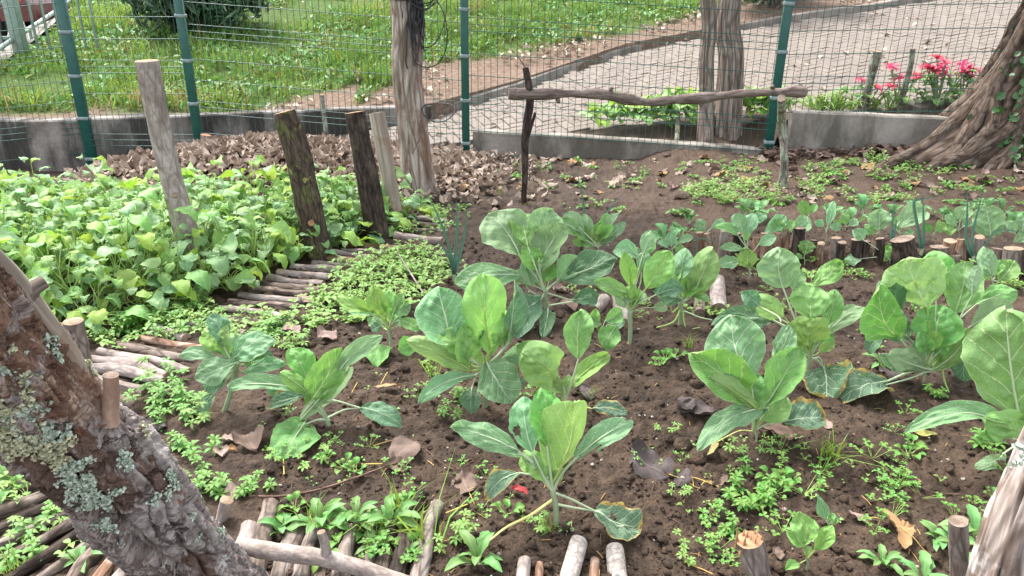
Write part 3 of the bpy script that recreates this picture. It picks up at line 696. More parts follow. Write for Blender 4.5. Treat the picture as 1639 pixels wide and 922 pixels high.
# ------------------------------------------------------------------ fence
fence = thing('mesh_fence', 'green welded wire mesh fence with square posts behind the garden', 'fence', P3)
def to_l(p): return np.asarray(p)-P3
posts = [P0, P1, P2, P3, P4, P5]; tops = []
pw = [0.03, 0.042, 0.033, 0.031, 0.032, 0.03]
for k, p in enumerate(posts):
    q = to_l(p); h = 1.95; hw = pw[k]
    po = obj('post', box((-hw, -0.022, -0.35), (hw, 0.022, h), 0, 0.004), M['fence'], fence, q)
    cap = obj('post_cap', box((-hw-0.003, -0.026, h), (hw+0.003, 0.026, h+0.02), 0, 0.004), M['fence'], po)
    for z in (0.10, 0.45, 0.80, 1.15, 1.5):
        obj('clamp', box((-hw-0.008, -0.030, z-0.014), (hw+0.008, 0.030, z+0.014), 0, 0.003), M['clamp'], po)
def seg_t(a, b, r):
    return tube([a, b], r, 4)
panels = [(P0, P1, 0.06, 0.16), (P1, P2, 0.05, at(322, 264, P2[1])[2]-P2[2]), (P2, P3, at(322, 211, P2[1])[2]-P2[2], 0.0), (P3, P4, at(760, 207, P3[1])[2]-P3[2], at(1226, 241, P4[1])[2]-P4[2]), (P4, P5, at(1262, 175, P4[1])[2]-P4[2]-0.02, 0.42)]
for a, b, za, zb in panels:
    a = to_l(a); b = to_l(b); L = np.linalg.norm((b-a)[:2]); d = (b-a)/L; gs = []
    hh = 1.85
    A = lambda s, z, off=0.0: a + d*s + np.array([0, off-0.03, za + (zb-za)*s/L + z])
    k = 0; z = 0.0
    zs = []
    while z < hh:
        zs.append(z)
        if k % 3 == 1: zs += [z+0.05, z+0.10]; z += 0.10
        z += 0.17; k += 1
    fold = lambda zz: 0.028 if any(abs(zz-(zs_+0.05)) < 0.02 for zs_ in zs[1::5]) else 0.0
    for j, zz in enumerate(zs):
        gs.append(seg_t(A(0.03, zz, 0), A(L-0.03, zz, 0), 0.0028))
    hor = cat(gs); gs = []
    n = int(L/0.052)
    for j in range(1, n):
        s_ = j*L/n; gs.append(seg_t(A(s_, -0.02, 0.006), A(s_, hh, 0.006), 0.0022))
    pn = obj('mesh_panel', hor, M['wire'], fence)
    tag(obj('upright_wires', cat(gs), M['wire'], pn), kind='stuff')

# strip of earth between the low wall and the path
sx_ = np.linspace(-0.35, 4.4, 70); st = np.linspace(0, 1, 14); SX = np.repeat(sx_[None], 14, 0); y0_ = np.interp(sx_, [c0[0], c1[0], d1[0]], [c0[1], c1[1], d1[1]])+0.10
SY = y0_[None] + (0.30+0.34*np.exp(-((sx_-2.0)/0.8)**2)+0.05*fbm(sx_*3, 0, 0, 2, 4))[None]*st[:, None]
wt_ = np.interp(sx_, [c0[0], (c0[0]+c1[0])/2, c1[0], d0[0]+0.02, d1[0]], [tz[0], tz[1], tz[2], at(1259, 178, d0[1])[2], at(1500, 191, d1[1])[2]])-0.012
q_ = sst(0, 0.8, st)[:, None]; SZ = wt_[None]*(1-q_) + (path_z(SX, SY)+0.02)*q_ + 0.012*fbm(SX*9, SY*9, 0, 3, 6)*(st[:, None] > 0)
tag(obj('soil_strip', geo(np.stack([SX, SY, SZ], -1).reshape(-1, 3), grid_faces(13, 69)), M['soil']), kind='structure')
# ------------------------------------------------------------------ grass on the bank
def blades(P, hgt, wid, lean, seed, mi, nseg=2):
    rr = np.random.RandomState(seed); n = len(P)
    h = hgt*(0.5+rr.rand(n)); w_ = wid*(0.6+0.8*rr.rand(n)); a = rr.rand(n)*2*np.pi; b = rr.rand(n)*2*np.pi; le = lean*rr.rand(n)*h
    sx, sy = np.cos(a)*w_/2, np.sin(a)*w_/2; lx, ly = np.cos(b)*le, np.sin(b)*le
    z0 = np.zeros(n)
    V = np.stack([P + np.stack([-sx, -sy, z0-0.01], -1), P + np.stack([sx, sy, z0-0.01], -1),
                  P + np.stack([sx*0.8+lx*0.3, sy*0.8+ly*0.3, h*0.55], -1), P + np.stack([-sx*0.8+lx*0.3, -sy*0.8+ly*0.3, h*0.55], -1),
                  P + np.stack([lx, ly, h*(1-0.3*rr.rand(n))], -1)], 1).reshape(-1, 3)
    i = np.arange(n)*5
    q = np.stack([i, i+1, i+2, i+3], -1); t3 = np.stack([i+3, i+2, i+4], -1)
    uv2 = np.repeat(np.stack([z0, rr.rand(n)], -1), 5, 0); uv = np.tile([[0.2, 0], [0.8, 0], [0.8, .5], [0.2, .5], [0.5, 1]], (n, 1))
    m = np.full(n, mi, np.int32) if np.isscalar(mi) else mi
    g = geo(V, q, 0, uv, uv2); g['mi'] = [m, m.copy()]; g['F'].append(t3); return g
def leaflets(P, N_, size, seed, mi=0, asp=0.6, fold=0.25):
    """many small folded leaf faces at P, roughly facing N_"""
    rr = np.random.RandomState(seed); n = len(P)
    s = size*(0.6+0.8*rr.rand(n))[:, None]
    N_ = N_ + rr.normal(size=(n, 3))*0.45; N_ /= np.linalg.norm(N_, axis=1)[:, None]
    A = rr.normal(size=(n, 3)); A -= N_*(A*N_).sum(1)[:, None]; A /= np.linalg.norm(A, axis=1)[:, None]; B = np.cross(N_, A)
    v = lambda x, y, z: P + s*(A*y + B*x*asp + N_*z)
    V = np.stack([v(0, -.5, 0), v(.42, -.12, fold*.5), v(.36, .22, fold*.4), v(0, .5, -.08), v(-.36, .22, fold*.4), v(-.42, -.12, fold*.5)], 1).reshape(-1, 3)
    i = np.arange(n)*6
    F = np.concatenate([np.stack([i, i+1, i+2, i+3], -1), np.stack([i, i+3, i+4, i+5], -1)])
    uv2 = np.repeat(np.stack([np.zeros(n), rr.rand(n)], -1), 6, 0); uv = np.tile([[.5, 0], [1, .3], [.9, .7], [.5, 1], [.1, .7], [0, .3]], (n, 1))
    m = np.full(n, mi, np.int32) if np.isscalar(mi) else mi
    g = geo(V, F, 0, uv, uv2); g['mi'] = [np.concatenate([m, m])]; return g
nb = 150000
bx = NR.uniform(-9, 5, nb); by = NR.uniform(6.6, 15.0, nb)
lx_ = np.interp(by, [p[1] for p in lp], [p[0] for p in lp])
den = fbm(bx*1.3, by*1.3, 0, 3, 91)
ok = (by > ysoil(bx)+0.05*fbm(bx*6, by*6, 0, 2, 3)) & (by > yk(bx)+0.17) & (bx > lx_+0.02) & (NR.rand(nb) < 0.66+1.3*den)
bx, by = bx[ok], by[ok]
bz = np.maximum(bank_z(bx, by), path_z(bx, np.minimum(by, yk(bx)))+0.02) + 0.05*fbm(bx*1.5, by*1.5, 0, 3, 77)*sst(0, 0.6, by-yk(bx))
P = np.stack([bx, by, bz], -1)
tone = 1.5*fbm(bx*1.1, by*1.1, 0, 4, 14) - 0.32*sst(-3.2, -1.2, bx) + 0.30*sst(-2.5, -4.5, bx)  # random patches, plus painted sunlight: lighter blades at left, darker at right
mi = np.where(tone + NR.normal(size=len(bx))*0.12 > 0.0, 1, 0).astype(np.int32)
mi[(NR.rand(len(bx)) < 0.35*sst(0.30, 0.0, by-ysoil(bx)) + 0.35*sst(0.15, 0.4, fbm(bx*1.7+9, by*1.7, 0, 3, 19)))] = 2
hg = 0.05 + 0.13*sst(-0.25, 0.35, fbm(P[:, 0]*2.1, P[:, 1]*2.1, 0, 3, 23)); g = blades(P, hg, 0.012, 1.1, 5, mi)
k = NR.permutation(len(P))[:15000]; Pl = P[k] + np.array([0, 0, 0.03]) + np.stack([0*k, 0*k, NR.rand(len(k))*0.05], -1)
g2 = leaflets(Pl, np.tile([0, -0.5, 0.85], (len(k), 1)), 0.075, 8, np.where(NR.rand(len(k)) < 0.4, 3, 0).astype(np.int32))
tag(obj('bank_grass', cat([g, g2]), [M['grass'], M['grass2'], M['dryg'], M['weed3']]), kind='stuff')
# pale dry leaves on the strip of bare soil and on the path
def flat_leaves(P, size, seed, mi):
    return leaflets(P, np.tile([0, 0, 1.0], (len(P), 1)), size, seed, mi, 0.75, 0.45)
n = 5000; x = NR.uniform(-2.5, 5, n); y = NR.uniform(7, 13, n)
ok = (y < ysoil(x)+0.1) & (y > yk(x)+0.16) & (fbm(x*2.2, y*2.2, 0, 2, 61) > 0.08+0.25*NR.rand(n)-0.1*(x > 0))
x, y = x[ok], y[ok]; z = bank_z(x, y)+0.045
g = flat_leaves(np.stack([x, y, z], -1), 0.075, 3, (NR.rand(len(x)) < 0.75).astype(np.int32))
tag(obj('dry_leaf_litter', g, [M['litter'], M['litterp']]), kind='stuff')
n = 800; x = NR.uniform(-5.5, 8, n); y = NR.uniform(6.5, 12.5, n); ok = (y < yk(x)-0.05) & (fbm(x*0.9, y*0.9, 0, 2, 63) > -0.1); x, y = x[ok], y[ok]
g = flat_leaves(np.stack([x, y, path_h(x, y)+0.02], -1), 0.06, 4, (NR.rand(len(x)) < 0.45).astype(np.int32))
tag(obj('dry_leaf_litter', g, [M['litter'], M['litterp']]), kind='stuff')

# ------------------------------------------------------------------ background shrub, car, railings
def shrub(name, label, cat_, base, r, h, nleaf, size, mat, seed, asp=0.3, blobs=14):
    t_ = thing(name, label, cat_, base); rr = np.random.RandomState(seed); st = []; cs = []
    for k in range(blobs):
        a = rr.rand()*6.28; q = r*math.sqrt(rr.rand()); c = np.array([q*math.cos(a), q*math.sin(a)*0.8, h*(0.35+0.6*rr.rand()*(1-0.4*q/r))]); cs.append(c)
        st.append(tube(spline([(rr.normal()*0.05, rr.normal()*0.05, -0.05), c*np.array([.4, .4, .55]), c], 6), [0.018, 0.006], 6, 0, None, None, k))
    cs = np.array(cs); kk = rr.randint(0, blobs, nleaf); D = rr.normal(size=(nleaf, 3)); D /= np.linalg.norm(D, axis=1)[:, None]
    Pn = cs[kk] + D*(0.30*r+0.08)*rr.rand(nleaf)[:, None]**0.45
    Pn[:, 2] = np.maximum(Pn[:, 2], 0.03)
    obj('branches', cat(st), M['bark'], t_)
    obj('foliage', leaflets(Pn, D+np.array([0, 0, 0.5]), size, seed, 0, asp), mat, t_); return t_
shrub('dark_shrub', 'dark green narrow leaved shrub on the bank behind the second post', 'shrub', GB(330, 52), 0.75, 0.8, 3600, 0.17, M['olea2'], 3, 0.24, 26)
shrub('dark_shrub', 'dark shrub at the top of the path behind the twin trunks', 'shrub', GB(1240, 12), 0.8, 0.9, 2500, 0.09, M['olea'], 9, 0.45, 16)
# parked car far left
cp = GB(30, 40); cp = at(92, 20, 12.6); cp = np.array([cp[0]-2.0, cp[1], 0.28+0.02*(12.6-8.3)+0.05])
car = thing('parked_car', 'dark red car parked beyond the railings in the far left corner', 'car', cp)
prof = [(-2.0, .35), (-2.05, .75), (-1.9, 1.0), (-1.5, 1.05), (-1.0, 1.42), (0.5, 1.45), (1.15, 1.0), (1.9, 0.86), (2.05, 0.6), (2.0, .35)]
rows = []
for y_, sc_ in ((-0.85, 0.97), (-0.80, 1.0), (0.80, 1.0), (0.85, 0.97)):
    rows.append([[p[0]*sc_, y_*(1 if p[1] < 1.1 else 0.8), p[1]] for p in prof])
A = np.array(rows); F = grid_faces(3, len(prof)-1)
g = geo(A.reshape(-1, 3), F); nP = len(prof); g['F'] += [np.array([np.arange(nP)]), np.array([np.arange(nP)[::-1]+3*nP])]; g['mi'] += [np.array([0]), np.array([0])]
obj('body', g, M['carred'], car, smooth=False)
for s_, yy in ((-1, -0.78), (1, 0.78)):
    V = [[-1.35, yy, 1.06], [0.95, yy, 1.03], [0.42, yy*0.9, 1.38], [-0.95, yy*0.9, 1.36]]
    V = V + [[v[0], v[1]+0.02*s_, v[2]] for v in V]
    obj('side_window', geo(V, [[0, 1, 2, 3], [4, 5, 6, 7], [0, 1, 5, 4], [1, 2, 6, 5], [2, 3, 7, 6], [3, 0, 4, 7]]), M['glass'], car, smooth=False)
    for xx in (-1.3, 1.3):
        wh = obj('wheel', tube([[xx, s_*0.70, 0.32], [xx, s_*0.86, 0.32]], 0.32, 20, 0, None, 0), M['rubber'], car)
        obj('rim', tube([[xx, s_*0.80, 0.32], [xx, s_*0.875, 0.32]], 0.19, 16, 0, None, 0), M['chrome'], wh)
obj('indicator', box((1.78, -0.87, 0.62), (1.98, -0.80, 0.70), 0, 0.01), M['lamp'], car)
obj('headlight', box((1.75, -0.84, 0.74), (2.0, -0.5, 0.84), 0, 0.015), M['chrome'], car)
# handrail along the bank and railings
hr = [GB(-40, 150), GB(20, 104), GB(75, 58), GB(128, 8)]
hp = [at(-40, 103, hr[0][1]), at(0, 77, hr[1][1]-0.1), at(47, 46, hr[2][1]-0.2), at(95, 14, hr[3][1]-0.3), at(125, -6, hr[3][1])]
rl = thing('handrail', 'pale green tubular handrail sloping up along the left edge of the bank', 'handrail', hp[0])
obj('rail', xf(tube(spline(hp, 24), 0.026, 10), t=-hp[0]), M['railmet'], rl)
for p in (hp[0], hp[2], hp[4]):
    obj('post', xf(tube([p, [p[0], p[1], float(bank_z(p[0], p[1]))-0.1]], 0.02, 8), t=-hp[0]), M['railmet'], rl)
b0 = GB(36, 90)
gt = thing('metal_railing', 'pale metal railing with upright bars and a thick grey green post', 'railing', b0)
obj('post', box((-0.07, -0.05, -0.1), (0.07, 0.05, 1.3), 0, 0.01), M['railmet'], gt)
for zz in (0.18, 0.55, 1.05): obj('cross_rail', box((-2.2, -0.015, zz), (-0.07, 0.015, zz+0.035), 0, 0.004), M['railmet'], gt); 
bar = mesh('bar', box((-0.011, -0.0105, 0.05), (0.011, 0.0105, 1.15), 0, 0.003), M['railmet'])
for k in range(16): link('bar', bar, gt, (-0.19-k*0.125, -0.026, 0))
for k in range(6): link('bar', bar, gt, (0.17+k*0.11, 0.05+0.05*k, 0))
# ------------------------------------------------------------------ posts and stakes in the garden
def px2m(p, px): return px*float((np.asarray(p)-CAM) @ _f)/FPX
def post(name, label, cat_, top, base, w_top, w_base, mats, dy=0.0, seed=0, seg=22, n=26, amp=0.006, bend=0.015, group=None, fr=26, knots=()):
    b = G(*base); t = at(top[0], top[1], b[1]+dy); r0, r1 = px2m(b, w_base)/2, px2m(t, w_top)/2
    th = thing(name, label, cat_, b, group)
    g = log_geo((0, 0, -0.12) - 0.12*(t-b)*np.array([1, 1, 0]), t-b, r0, r1, seg, n, amp, seed, bend, fr)
    obj('trunk_section' if False else 'shaft', g, mats, th)
    for f, ang, rr_, ln in knots:
        c = (t-b)*f; dr = np.array([math.cos(ang), math.sin(ang), 0.25]); r = r0+(r1-r0)*f
        obj('knot', tube([c+dr*r*0.7, c+dr*(r+ln)], [rr_*1.25, rr_], 9, 0, bark_disp(0.002, 60, 3), 1, 4), mats, th)
    return th
post('wooden_post', 'tall pale grey log post leaning out of the leafy greens', 'post', (232, 97), (312, 452), 37, 35, [M['barkpale'], M['cut']], 0.02, 3, 24, 30, 0.006, 0.012, None, 30, [(0.42, -1.2, 0.012, 0.004)])
post('wooden_post', 'dark mossy log post with a fresh cut top, second from the left', 'post', (454, 178), (512, 412), 36, 46, [M['barkmoss'], M['cutred']], 0.05, 5, 24, 26, 0.010, 0.015, None, 26, [(0.25, -1.3, 0.016, 0.006)])
post('wooden_post', 'dark brown log post beside a thin pale post', 'post', (568, 180), (606, 380), 34, 36, [M['barkdark'], M['cutred']], 0.05, 7, 24, 26, 0.009, 0.01, None, 26)
post('wooden_post', 'smooth pale grey post just behind the dark brown log', 'post', (603, 180), (634, 358), 24, 27, [M['bare'], M['cutgrey']], 0.08, 9, 18, 20, 0.002, 0.005, None, 20)
post('wooden_stump', 'small reddish topped stump in front of the second green fence post', 'stump', (305, 183), (305, 232), 16, 22, [M['bark'], M['cutred']], 0.0, 11, 14, 10, 0.004, 0.01)
post('wooden_stump', 'low broken pinkish stump in the leaf heap by the second fence post', 'stump', (330, 216), (326, 240), 16, 20, [M['bark'], M['cutred']], 0.0, 12, 14, 8, 0.004, 0.01)
post('wooden_stake', 'thin brown stake standing in the leaf heap', 'stake', (515, 152), (523, 226), 7, 8, [M['barkstake'], M['cutgrey']], 0, 13, 8, 10, 0.001, 0.01)
post('wooden_stake', 'short thin stake behind the low wall', 'stake', (1086, 168), (1083, 236), 8, 8, [M['barkstake'], M['cutgrey']], 0.3, 14, 8, 10, 0.001, 0.01)
for k, (tp, bs, lab) in enumerate((((1405, 82), (1378, 176), 'leaning stake with a pale cut top in front of the red flowers'), ((1461, 78), (1438, 176), 'thin dark stake between the two clumps of red flowers'))):
    b = at(bs[0], bs[1], 6.55); t = at(tp[0], tp[1], 6.5); th = thing('wooden_stake', lab, 'stake', b)
    obj('shaft', log_geo((0, 0, -0.15), t-b, 0.042 if k == 0 else 0.026, 0.036 if k == 0 else 0.022, 12, 14, 0.003, 20+k, 0.012), [M['barkstake'], M['cut']], th)
    if k: obj('fork', log_geo((0.0, 0, 0.02), (0.08, 0.02, -0.12), 0.016, 0.012, 8, 5, 0.002, 3), [M['barkstake'], M['cut']], th)

# trunk wrapped in black cable
tb = G(672, 312); tt = at(648, -40, tb[1]+0.05); L = tt-tb
tr = thing('tree', 'slim peeling trunk wrapped with black cables at the centre left', 'tree', tb)
Pm = spline([(0, 0, -0.1), L*0.25+np.array([-0.015, 0, 0]), L*0.55+np.array([-0.03, 0, 0]), L*0.8, L, L*1.5+np.array([0.05, 0, 0]), L*2.0], 70)
def td(TH, S, RR): return 0.010*fbm(np.cos(TH)*2.2, np.sin(TH)*2.2, S*3.0, 4, 5) + 0.006*fbm(np.cos(TH)*5, np.sin(TH)*5, S*1.5, 3, 6)
obj('trunk', tube(Pm, [0.112, 0.100, 0.095, 0.100, 0.097, 0.09, 0.08], 64, 0, td, 1, 2), [bark_mat('peeling trunk bark', (0.17, 0.115, 0.085), (0.46, 0.40, 0.355), (0.19, 0.09, 0.05), 24, (1, 1, 0.16), amt3=0.55, bd=0.01, crack=0.5), M['cut']], tr)
for k in range(5):
    a = k*1.3; q = L*1.5+np.array([0.05, 0, 0]); obj('limb', tube(spline([q+np.array([0, 0, 0.05*k]), q+np.array([0.35*math.cos(a), 0.35*math.sin(a), 0.4+0.05*k]), q+np.array([0.9*math.cos(a), 0.9*math.sin(a), 0.9+0.08*k])], 10), [0.05, 0.015], 8), M['bark'], tr)
D = NR.normal(size=(2600, 3)); D /= np.linalg.norm(D, axis=1)[:, None]
obj('crown', leaflets(L*2.0 + np.array([0, 0, 0.25]) + D*np.array([1.0, 1.0, 0.55])*NR.rand(2600)[:, None]**0.4, D, 0.09, 4), M['weed'], tr)
gs = []; rr = np.random.RandomState(4)
for k in range(26):                                   # hanging strands down the right side of the trunk
    a0 = -0.75 + rr.normal()*0.42; z1 = 1.27+rr.normal()*0.04; z0 = 0.80+rr.rand()*0.36
    pts = []
    for q in np.linspace(0, 1, 9):
        z = z1+(z0-z1)*q; f = z/L[2]; c = L*f; rad = 0.114+0.010*math.sin(q*3+k)+0.004*rr.rand(); a = a0 + 0.25*(q-0.2)*math.sin(k) + 0.05*rr.normal()
        pts.append([c[0]+rad*math.cos(a), c[1]+rad*math.sin(a), z])
    gs.append(tube(spline(pts, 16), 0.0034+0.002*rr.rand(), 5))
for k in range(7):                                    # turns round the trunk
    z = 1.25+0.025*k+rr.normal()*0.008; c = L*(z/L[2]); a = np.linspace(0, 2*np.pi, 40)
    gs.append(tube(np.stack([c[0]+0.112*np.cos(a), c[1]+0.112*np.sin(a), z+0.02*np.sin(a+k)], -1), 0.005, 5))
for k in range(9):                                    # loose loops
    z = 1.25+rr.normal()*0.15; c = L*(z/L[2]); a = np.linspace(-2.2, 2.0, 26); q = 0.10+0.09*rr.rand()
    gs.append(tube(np.stack([c[0]+0.12+q*np.cos(a)*0.8, c[1]-0.08+0*a+0.05*np.sin(a*2+k), z+q*np.sin(a)*(0.7+rr.rand())], -1), 0.0035, 5))
tag(obj('black_cable', cat(gs), M['cable'], None, tb), 'bundle of black cables tied round the slim trunk', 'cable')
a = np.linspace(0, 2*np.pi, 40); c = at(702, 178, tb[1]-0.05)
tag(obj('wire_hoop', tube(np.stack([0.105*np.cos(a), 0.06*np.sin(a), 0.05*np.sin(a)+0.01*np.cos(2*a)], -1), 0.004, 5), M['cable'], None, c), 'loose ring of dark wire beside the cable wrapped trunk', 'wire')
tag(obj('bare_twig', tube(spline([at(660, 246, tb[1]-0.2)-c, at(690, 190, tb[1]-0.15)-c, at(745, 160, tb[1]-0.1)-c], 14), [0.004, 0.002], 5), M['barkrail'], None, c), 'thin pale dry stalk leaning across the slim trunk', 'twig')

# twin trunked tree behind the low wall
tb = np.array([*GP(1148, 206)[:2], 0]); tb[2] = path_z(tb[0], tb[1])
tw = thing('tree', 'twin trunked tree with fibrous bark rising behind the low wall', 'tree', tb)
def fd(seed, amp):
    def d(TH, S, RR): 
        h = np.exp(-S/0.3)*0.035
        return amp*np.abs(fbm(np.cos(TH)*3.2+seed, np.sin(TH)*3.2, S*0.55, 4, seed))*2 + h*(0.6+0.5*fbm(np.cos(TH)*2, np.sin(TH)*2, 0, 2, seed)) + 0.012*fbm(np.cos(TH)*1.5, np.sin(TH)*1.5, S*1.2, 2, seed+2)
    return d
for k, (bx, tx, wb, wt) in enumerate(((1127, 1128, 30, 27), (1165, 1169, 54, 50))):
    b = at(bx, 204, tb[1]) - tb; t = at(tx, -10, tb[1]) - tb; r = px2m(tb, wb)/2; r2 = px2m(tb, wt)/2
    if k == 0: b = b+np.array([-.01, -.13, 0]); t = t+np.array([-.01, -.13, 0])
    P = spline([b-np.array([0, 0, 0.15]), b*0.5+t*0.5+np.array([0.01*k, 0, 0]), t, t*2.6+np.array([-0.1+0.3*k, 0, 0])], 70)
    obj('trunk', tube(P, [r*0.62, r2*0.65, r2*0.63, r2*0.5], 72, 0, fd(3+k*5, 0.022 if k else 0.014), 1, k), [M['barkcyp'], M['cut']], tw)
D = NR.normal(size=(4500, 3)); D /= np.linalg.norm(D, axis=1)[:, None]
obj('crown', leaflets(np.array([0.1, 0, 4.6]) + D*np.array([0.9, 0.9, 1.6])*NR.rand(4500)[:, None]**0.4, D, 0.10, 6, 0, 0.3), M['olea'], tw)

# big fluted tree on the right with ivy
TY = 5.72; tc = np.array([at(1640, 60, TY)[0]+0.40, TY, 0.0]); tc[2] = HF(tc[0], tc[1])
bt = thing('tree', 'big leaning tree with fluted roots at the right edge', 'tree', tc)
nth, nz = 300, 120
z = np.concatenate([np.linspace(-0.6, 0.9, 80), np.linspace(0.93, 3.2, 40)]); th = np.arange(nth)*2*np.pi/nth
TH, ZZ = np.meshgrid(th, z)
def tree_r(TH, ZZ):
    flare = 0.44*np.exp(-np.maximum(ZZ, 0)/0.2) + 0.24*np.exp(-np.maximum(ZZ, 0)/0.9)
    lob = 0.5+0.5*np.cos(TH*5+0.9+0.8*np.sin(TH*2)) ; left = 0.75+0.45*np.cos(TH-math.pi)
    sw = TH + 0.35*np.exp(-np.maximum(ZZ, 0)/0.5)*np.sin(TH*3)
    rope = 1-np.abs(fbm(np.cos(sw)*3.4, np.sin(sw)*3.4, ZZ*0.9, 3, 41))*2.6
    rope2 = 1-np.abs(fbm(np.cos(sw)*9, np.sin(sw)*9, ZZ*1.1, 3, 43))*2
    return 0.40 + flare*(0.45+0.55*lob)*left + (0.075+0.10*flare)*rope + 0.045*rope2 + 0.01*fbm(np.cos(TH)*14, np.sin(TH)*14, ZZ*4, 3, 45)
RR = tree_r(TH, ZZ)
lean = np.array([0.16, 0.05])
V = np.stack([RR*np.cos(TH)+lean[0]*np.maximum(ZZ, 0), RR*np.sin(TH)*0.66+lean[1]*np.maximum(ZZ, 0), ZZ], -1).reshape(-1, 3)
bk = np.stack([0.5*np.cos(TH), 0.5*np.sin(TH), ZZ], -1).reshape(-1, 3)
obj('trunk', geo(V, grid_faces(nz-1, nth, True), 0, None, None, bk), M['barktree'], bt)
for k, (a0, a1, r1, z1) in enumerate(((3.25, 3.05, 1.18, 1.5), (3.0, 2.75, 1.05, 1.2), (-3.0, -2.85, 1.22, 1.9), (-2.85, -2.7, 1.12, 1.4), (-2.72, -2.42, 1.2, 1.7), (-2.55, -2.55, .98, 2.0), (-2.42, -2.2, 1.05, 1.3), (-2.25, -2.05, 1.0, 1.8), (-2.0, -1.85, .95, 1.5), (-1.8, -1.6, .9, 1.4), (-2.62, -2.15, 1.02, 1.0), (-2.95, -2.55, 1.05, .9))):
    pts = []
    for q in np.linspace(0, 1, 9):
        zz_ = z1*(1-q)**1.6; an = a0+(a1-a0)*q+0.10*math.sin(q*5+k); rr0 = float(tree_r(np.array(an), np.array(zz_)))+0.005
        if q > 0.88: rr0 *= 1+1.1*(q-0.88)
        pts.append([rr0*math.cos(an)+lean[0]*zz_, rr0*math.sin(an)*0.66+lean[1]*zz_, zz_-(0.25*max(0, q-.85))])
    pts.append([pts[-1][0]*1.15, pts[-1][1]*1.15, -0.15])
    obj('root', tube(spline(pts, 50), [0.018, 0.040, 0.048, 0.055, 0.045, 0.03], 18, 0, bark_disp(0.014, 16, k, 0.35, 4), None, k), M['barktree'], bt)
for k in range(6):
    a = k*1.05; q = np.array([lean[0]*3.1, lean[1]*3.1, 3.05]); obj('limb', tube(spline([q, q+np.array([0.7*math.cos(a), 0.7*math.sin(a), 0.8]), q+np.array([1.9*math.cos(a), 1.9*math.sin(a), 1.7+0.1*k])], 12), [0.22, 0.05], 12), M['barktree'], bt)
D = NR.normal(size=(6000, 3)); D /= np.linalg.norm(D, axis=1)[:, None]
obj('crown', leaflets(np.array([0.7, 0.4, 5.3]) + D*np.array([1.9, 1.9, 0.9])*NR.rand(6000)[:, None]**0.4, D, 0.13, 6), M['weed'], bt)
# ivy: band up the trunk and a mat at its foot
n = 1300; zz = NR.rand(n)**0.8*1.9; th_ = -2.10 + 0.22*NR.normal(size=n)*(0.5+0.5*np.exp(-zz/0.4)) - 0.42*zz
rr_ = tree_r(th_, zz)+0.055+0.04*NR.rand(n)
P = np.stack([rr_*np.cos(th_)+lean[0]*zz, rr_*np.sin(th_)*0.66+lean[1]*zz, zz], -1)
g1 = leaflets(P, np.stack([np.cos(th_), np.sin(th_), 0*zz+0.3], -1), 0.055, 21, 0, 0.95)
stg = []
for k in range(5):
    zq = np.linspace(0, 1.8, 30); a = -2.10-0.42*zq+0.12*np.sin(zq*3+k*2)+(k-2)*0.06; q = tree_r(a, zq)+0.05
    stg.append(tube(np.stack([q*np.cos(a)+lean[0]*zq, q*np.sin(a)*0.66+lean[1]*zq, zq], -1), 0.006, 5, 1))
n = 900; c = G(1625, 235)-tc; ang = NR.rand(n)*6.28; rd = np.sqrt(NR.rand(n)); P = np.stack([c[0]+0.05+0.36*rd*np.cos(ang), c[1]+0.28*rd*np.sin(ang), 0*rd], -1)
P[:, 2] = [HF(p[0]+tc[0], p[1]+tc[1])-tc[2]+0.04+0.20*NR.rand()*(1-r_) for p, r_ in zip(P, rd)]
g2 = leaflets(P, np.tile([0, -0.4, 0.9], (n, 1)), 0.06, 22, 0, 0.95)
tag(obj('ivy', cat([g1, g2]+stg), [M['ivy'], M['twig']], None, tc), 'glossy dark ivy climbing the big fluted tree', 'ivy')

# ------------------------------------------------------------------ rustic rail
rb = G(838, 326); ry = rb[1]
rs = thing('forked_stake', 'dark crooked forked stake holding the left end of the rail', 'stake', rb)
pts = [at(838, 330, ry)-rb-np.array([0, 0, .08]), at(840, 270, ry)-rb, at(841, 215, ry)-rb, at(848, 168, ry-0.02)-rb, at(847, 140, ry-0.03)-rb, at(841, 108, ry-0.02)-rb]
obj('shaft', tube(spline(pts, 30), [0.017, 0.021, 0.025, 0.026, 0.024, 0.020], 14, 0, bark_disp(0.005, 40, 3), 1, 3), [M['barkdark'], M['cutgrey']], rs)
obj('fork', tube(spline([at(843, 225, ry)-rb, at(851, 200, ry+0.02)-rb, at(857, 180, ry+0.03)-rb], 8), [0.012, 0.012, 0.009], 9, 0, bark_disp(0.002, 50, 5), 1, 3), [M['barkdark'], M['cutgrey']], rs)
obj('twig', tube(spline([at(841, 108, ry)-rb, at(834, 98, ry)-rb, at(826, 86, ry)-rb], 6), [0.005, 0.003], 5), M['barkrail'], rs)
eb = G(1254, 300); ey = eb[1]
es = thing('forked_stake', 'lichen grey stake holding the right end of the rail', 'stake', eb)
pts = [at(1254, 304, ey)-eb-np.array([0, 0, .08]), at(1255, 250, ey)-eb, at(1252, 200, ey)-eb, at(1251, 157, ry+0.02)-eb]
obj('shaft', tube(spline(pts, 24), [0.030, 0.026, 0.026, 0.026], 14, 0, bark_disp(0.008, 34, 8), 1, 3), [M['barkstake'], M['cutgrey']], es)
ra, rz = at(814, 150, ry-0.045), at(1289, 148, ey-0.035)
def rp(px, py): f = (px-814)/(1289-814); return at(px, py, ra[1]+(rz[1]-ra[1])*f)-ra
rl = thing('rustic_rail', 'long crooked branch laid across two stakes as a rail', 'rail', ra)
pts = [rp(814, 150), rp(855, 151), rp(905, 150), rp(960, 151), rp(1000, 158), rp(1040, 164), rp(1075, 160), rp(1130, 156), rp(1190, 150), rp(1250, 147), rp(1289, 147)]
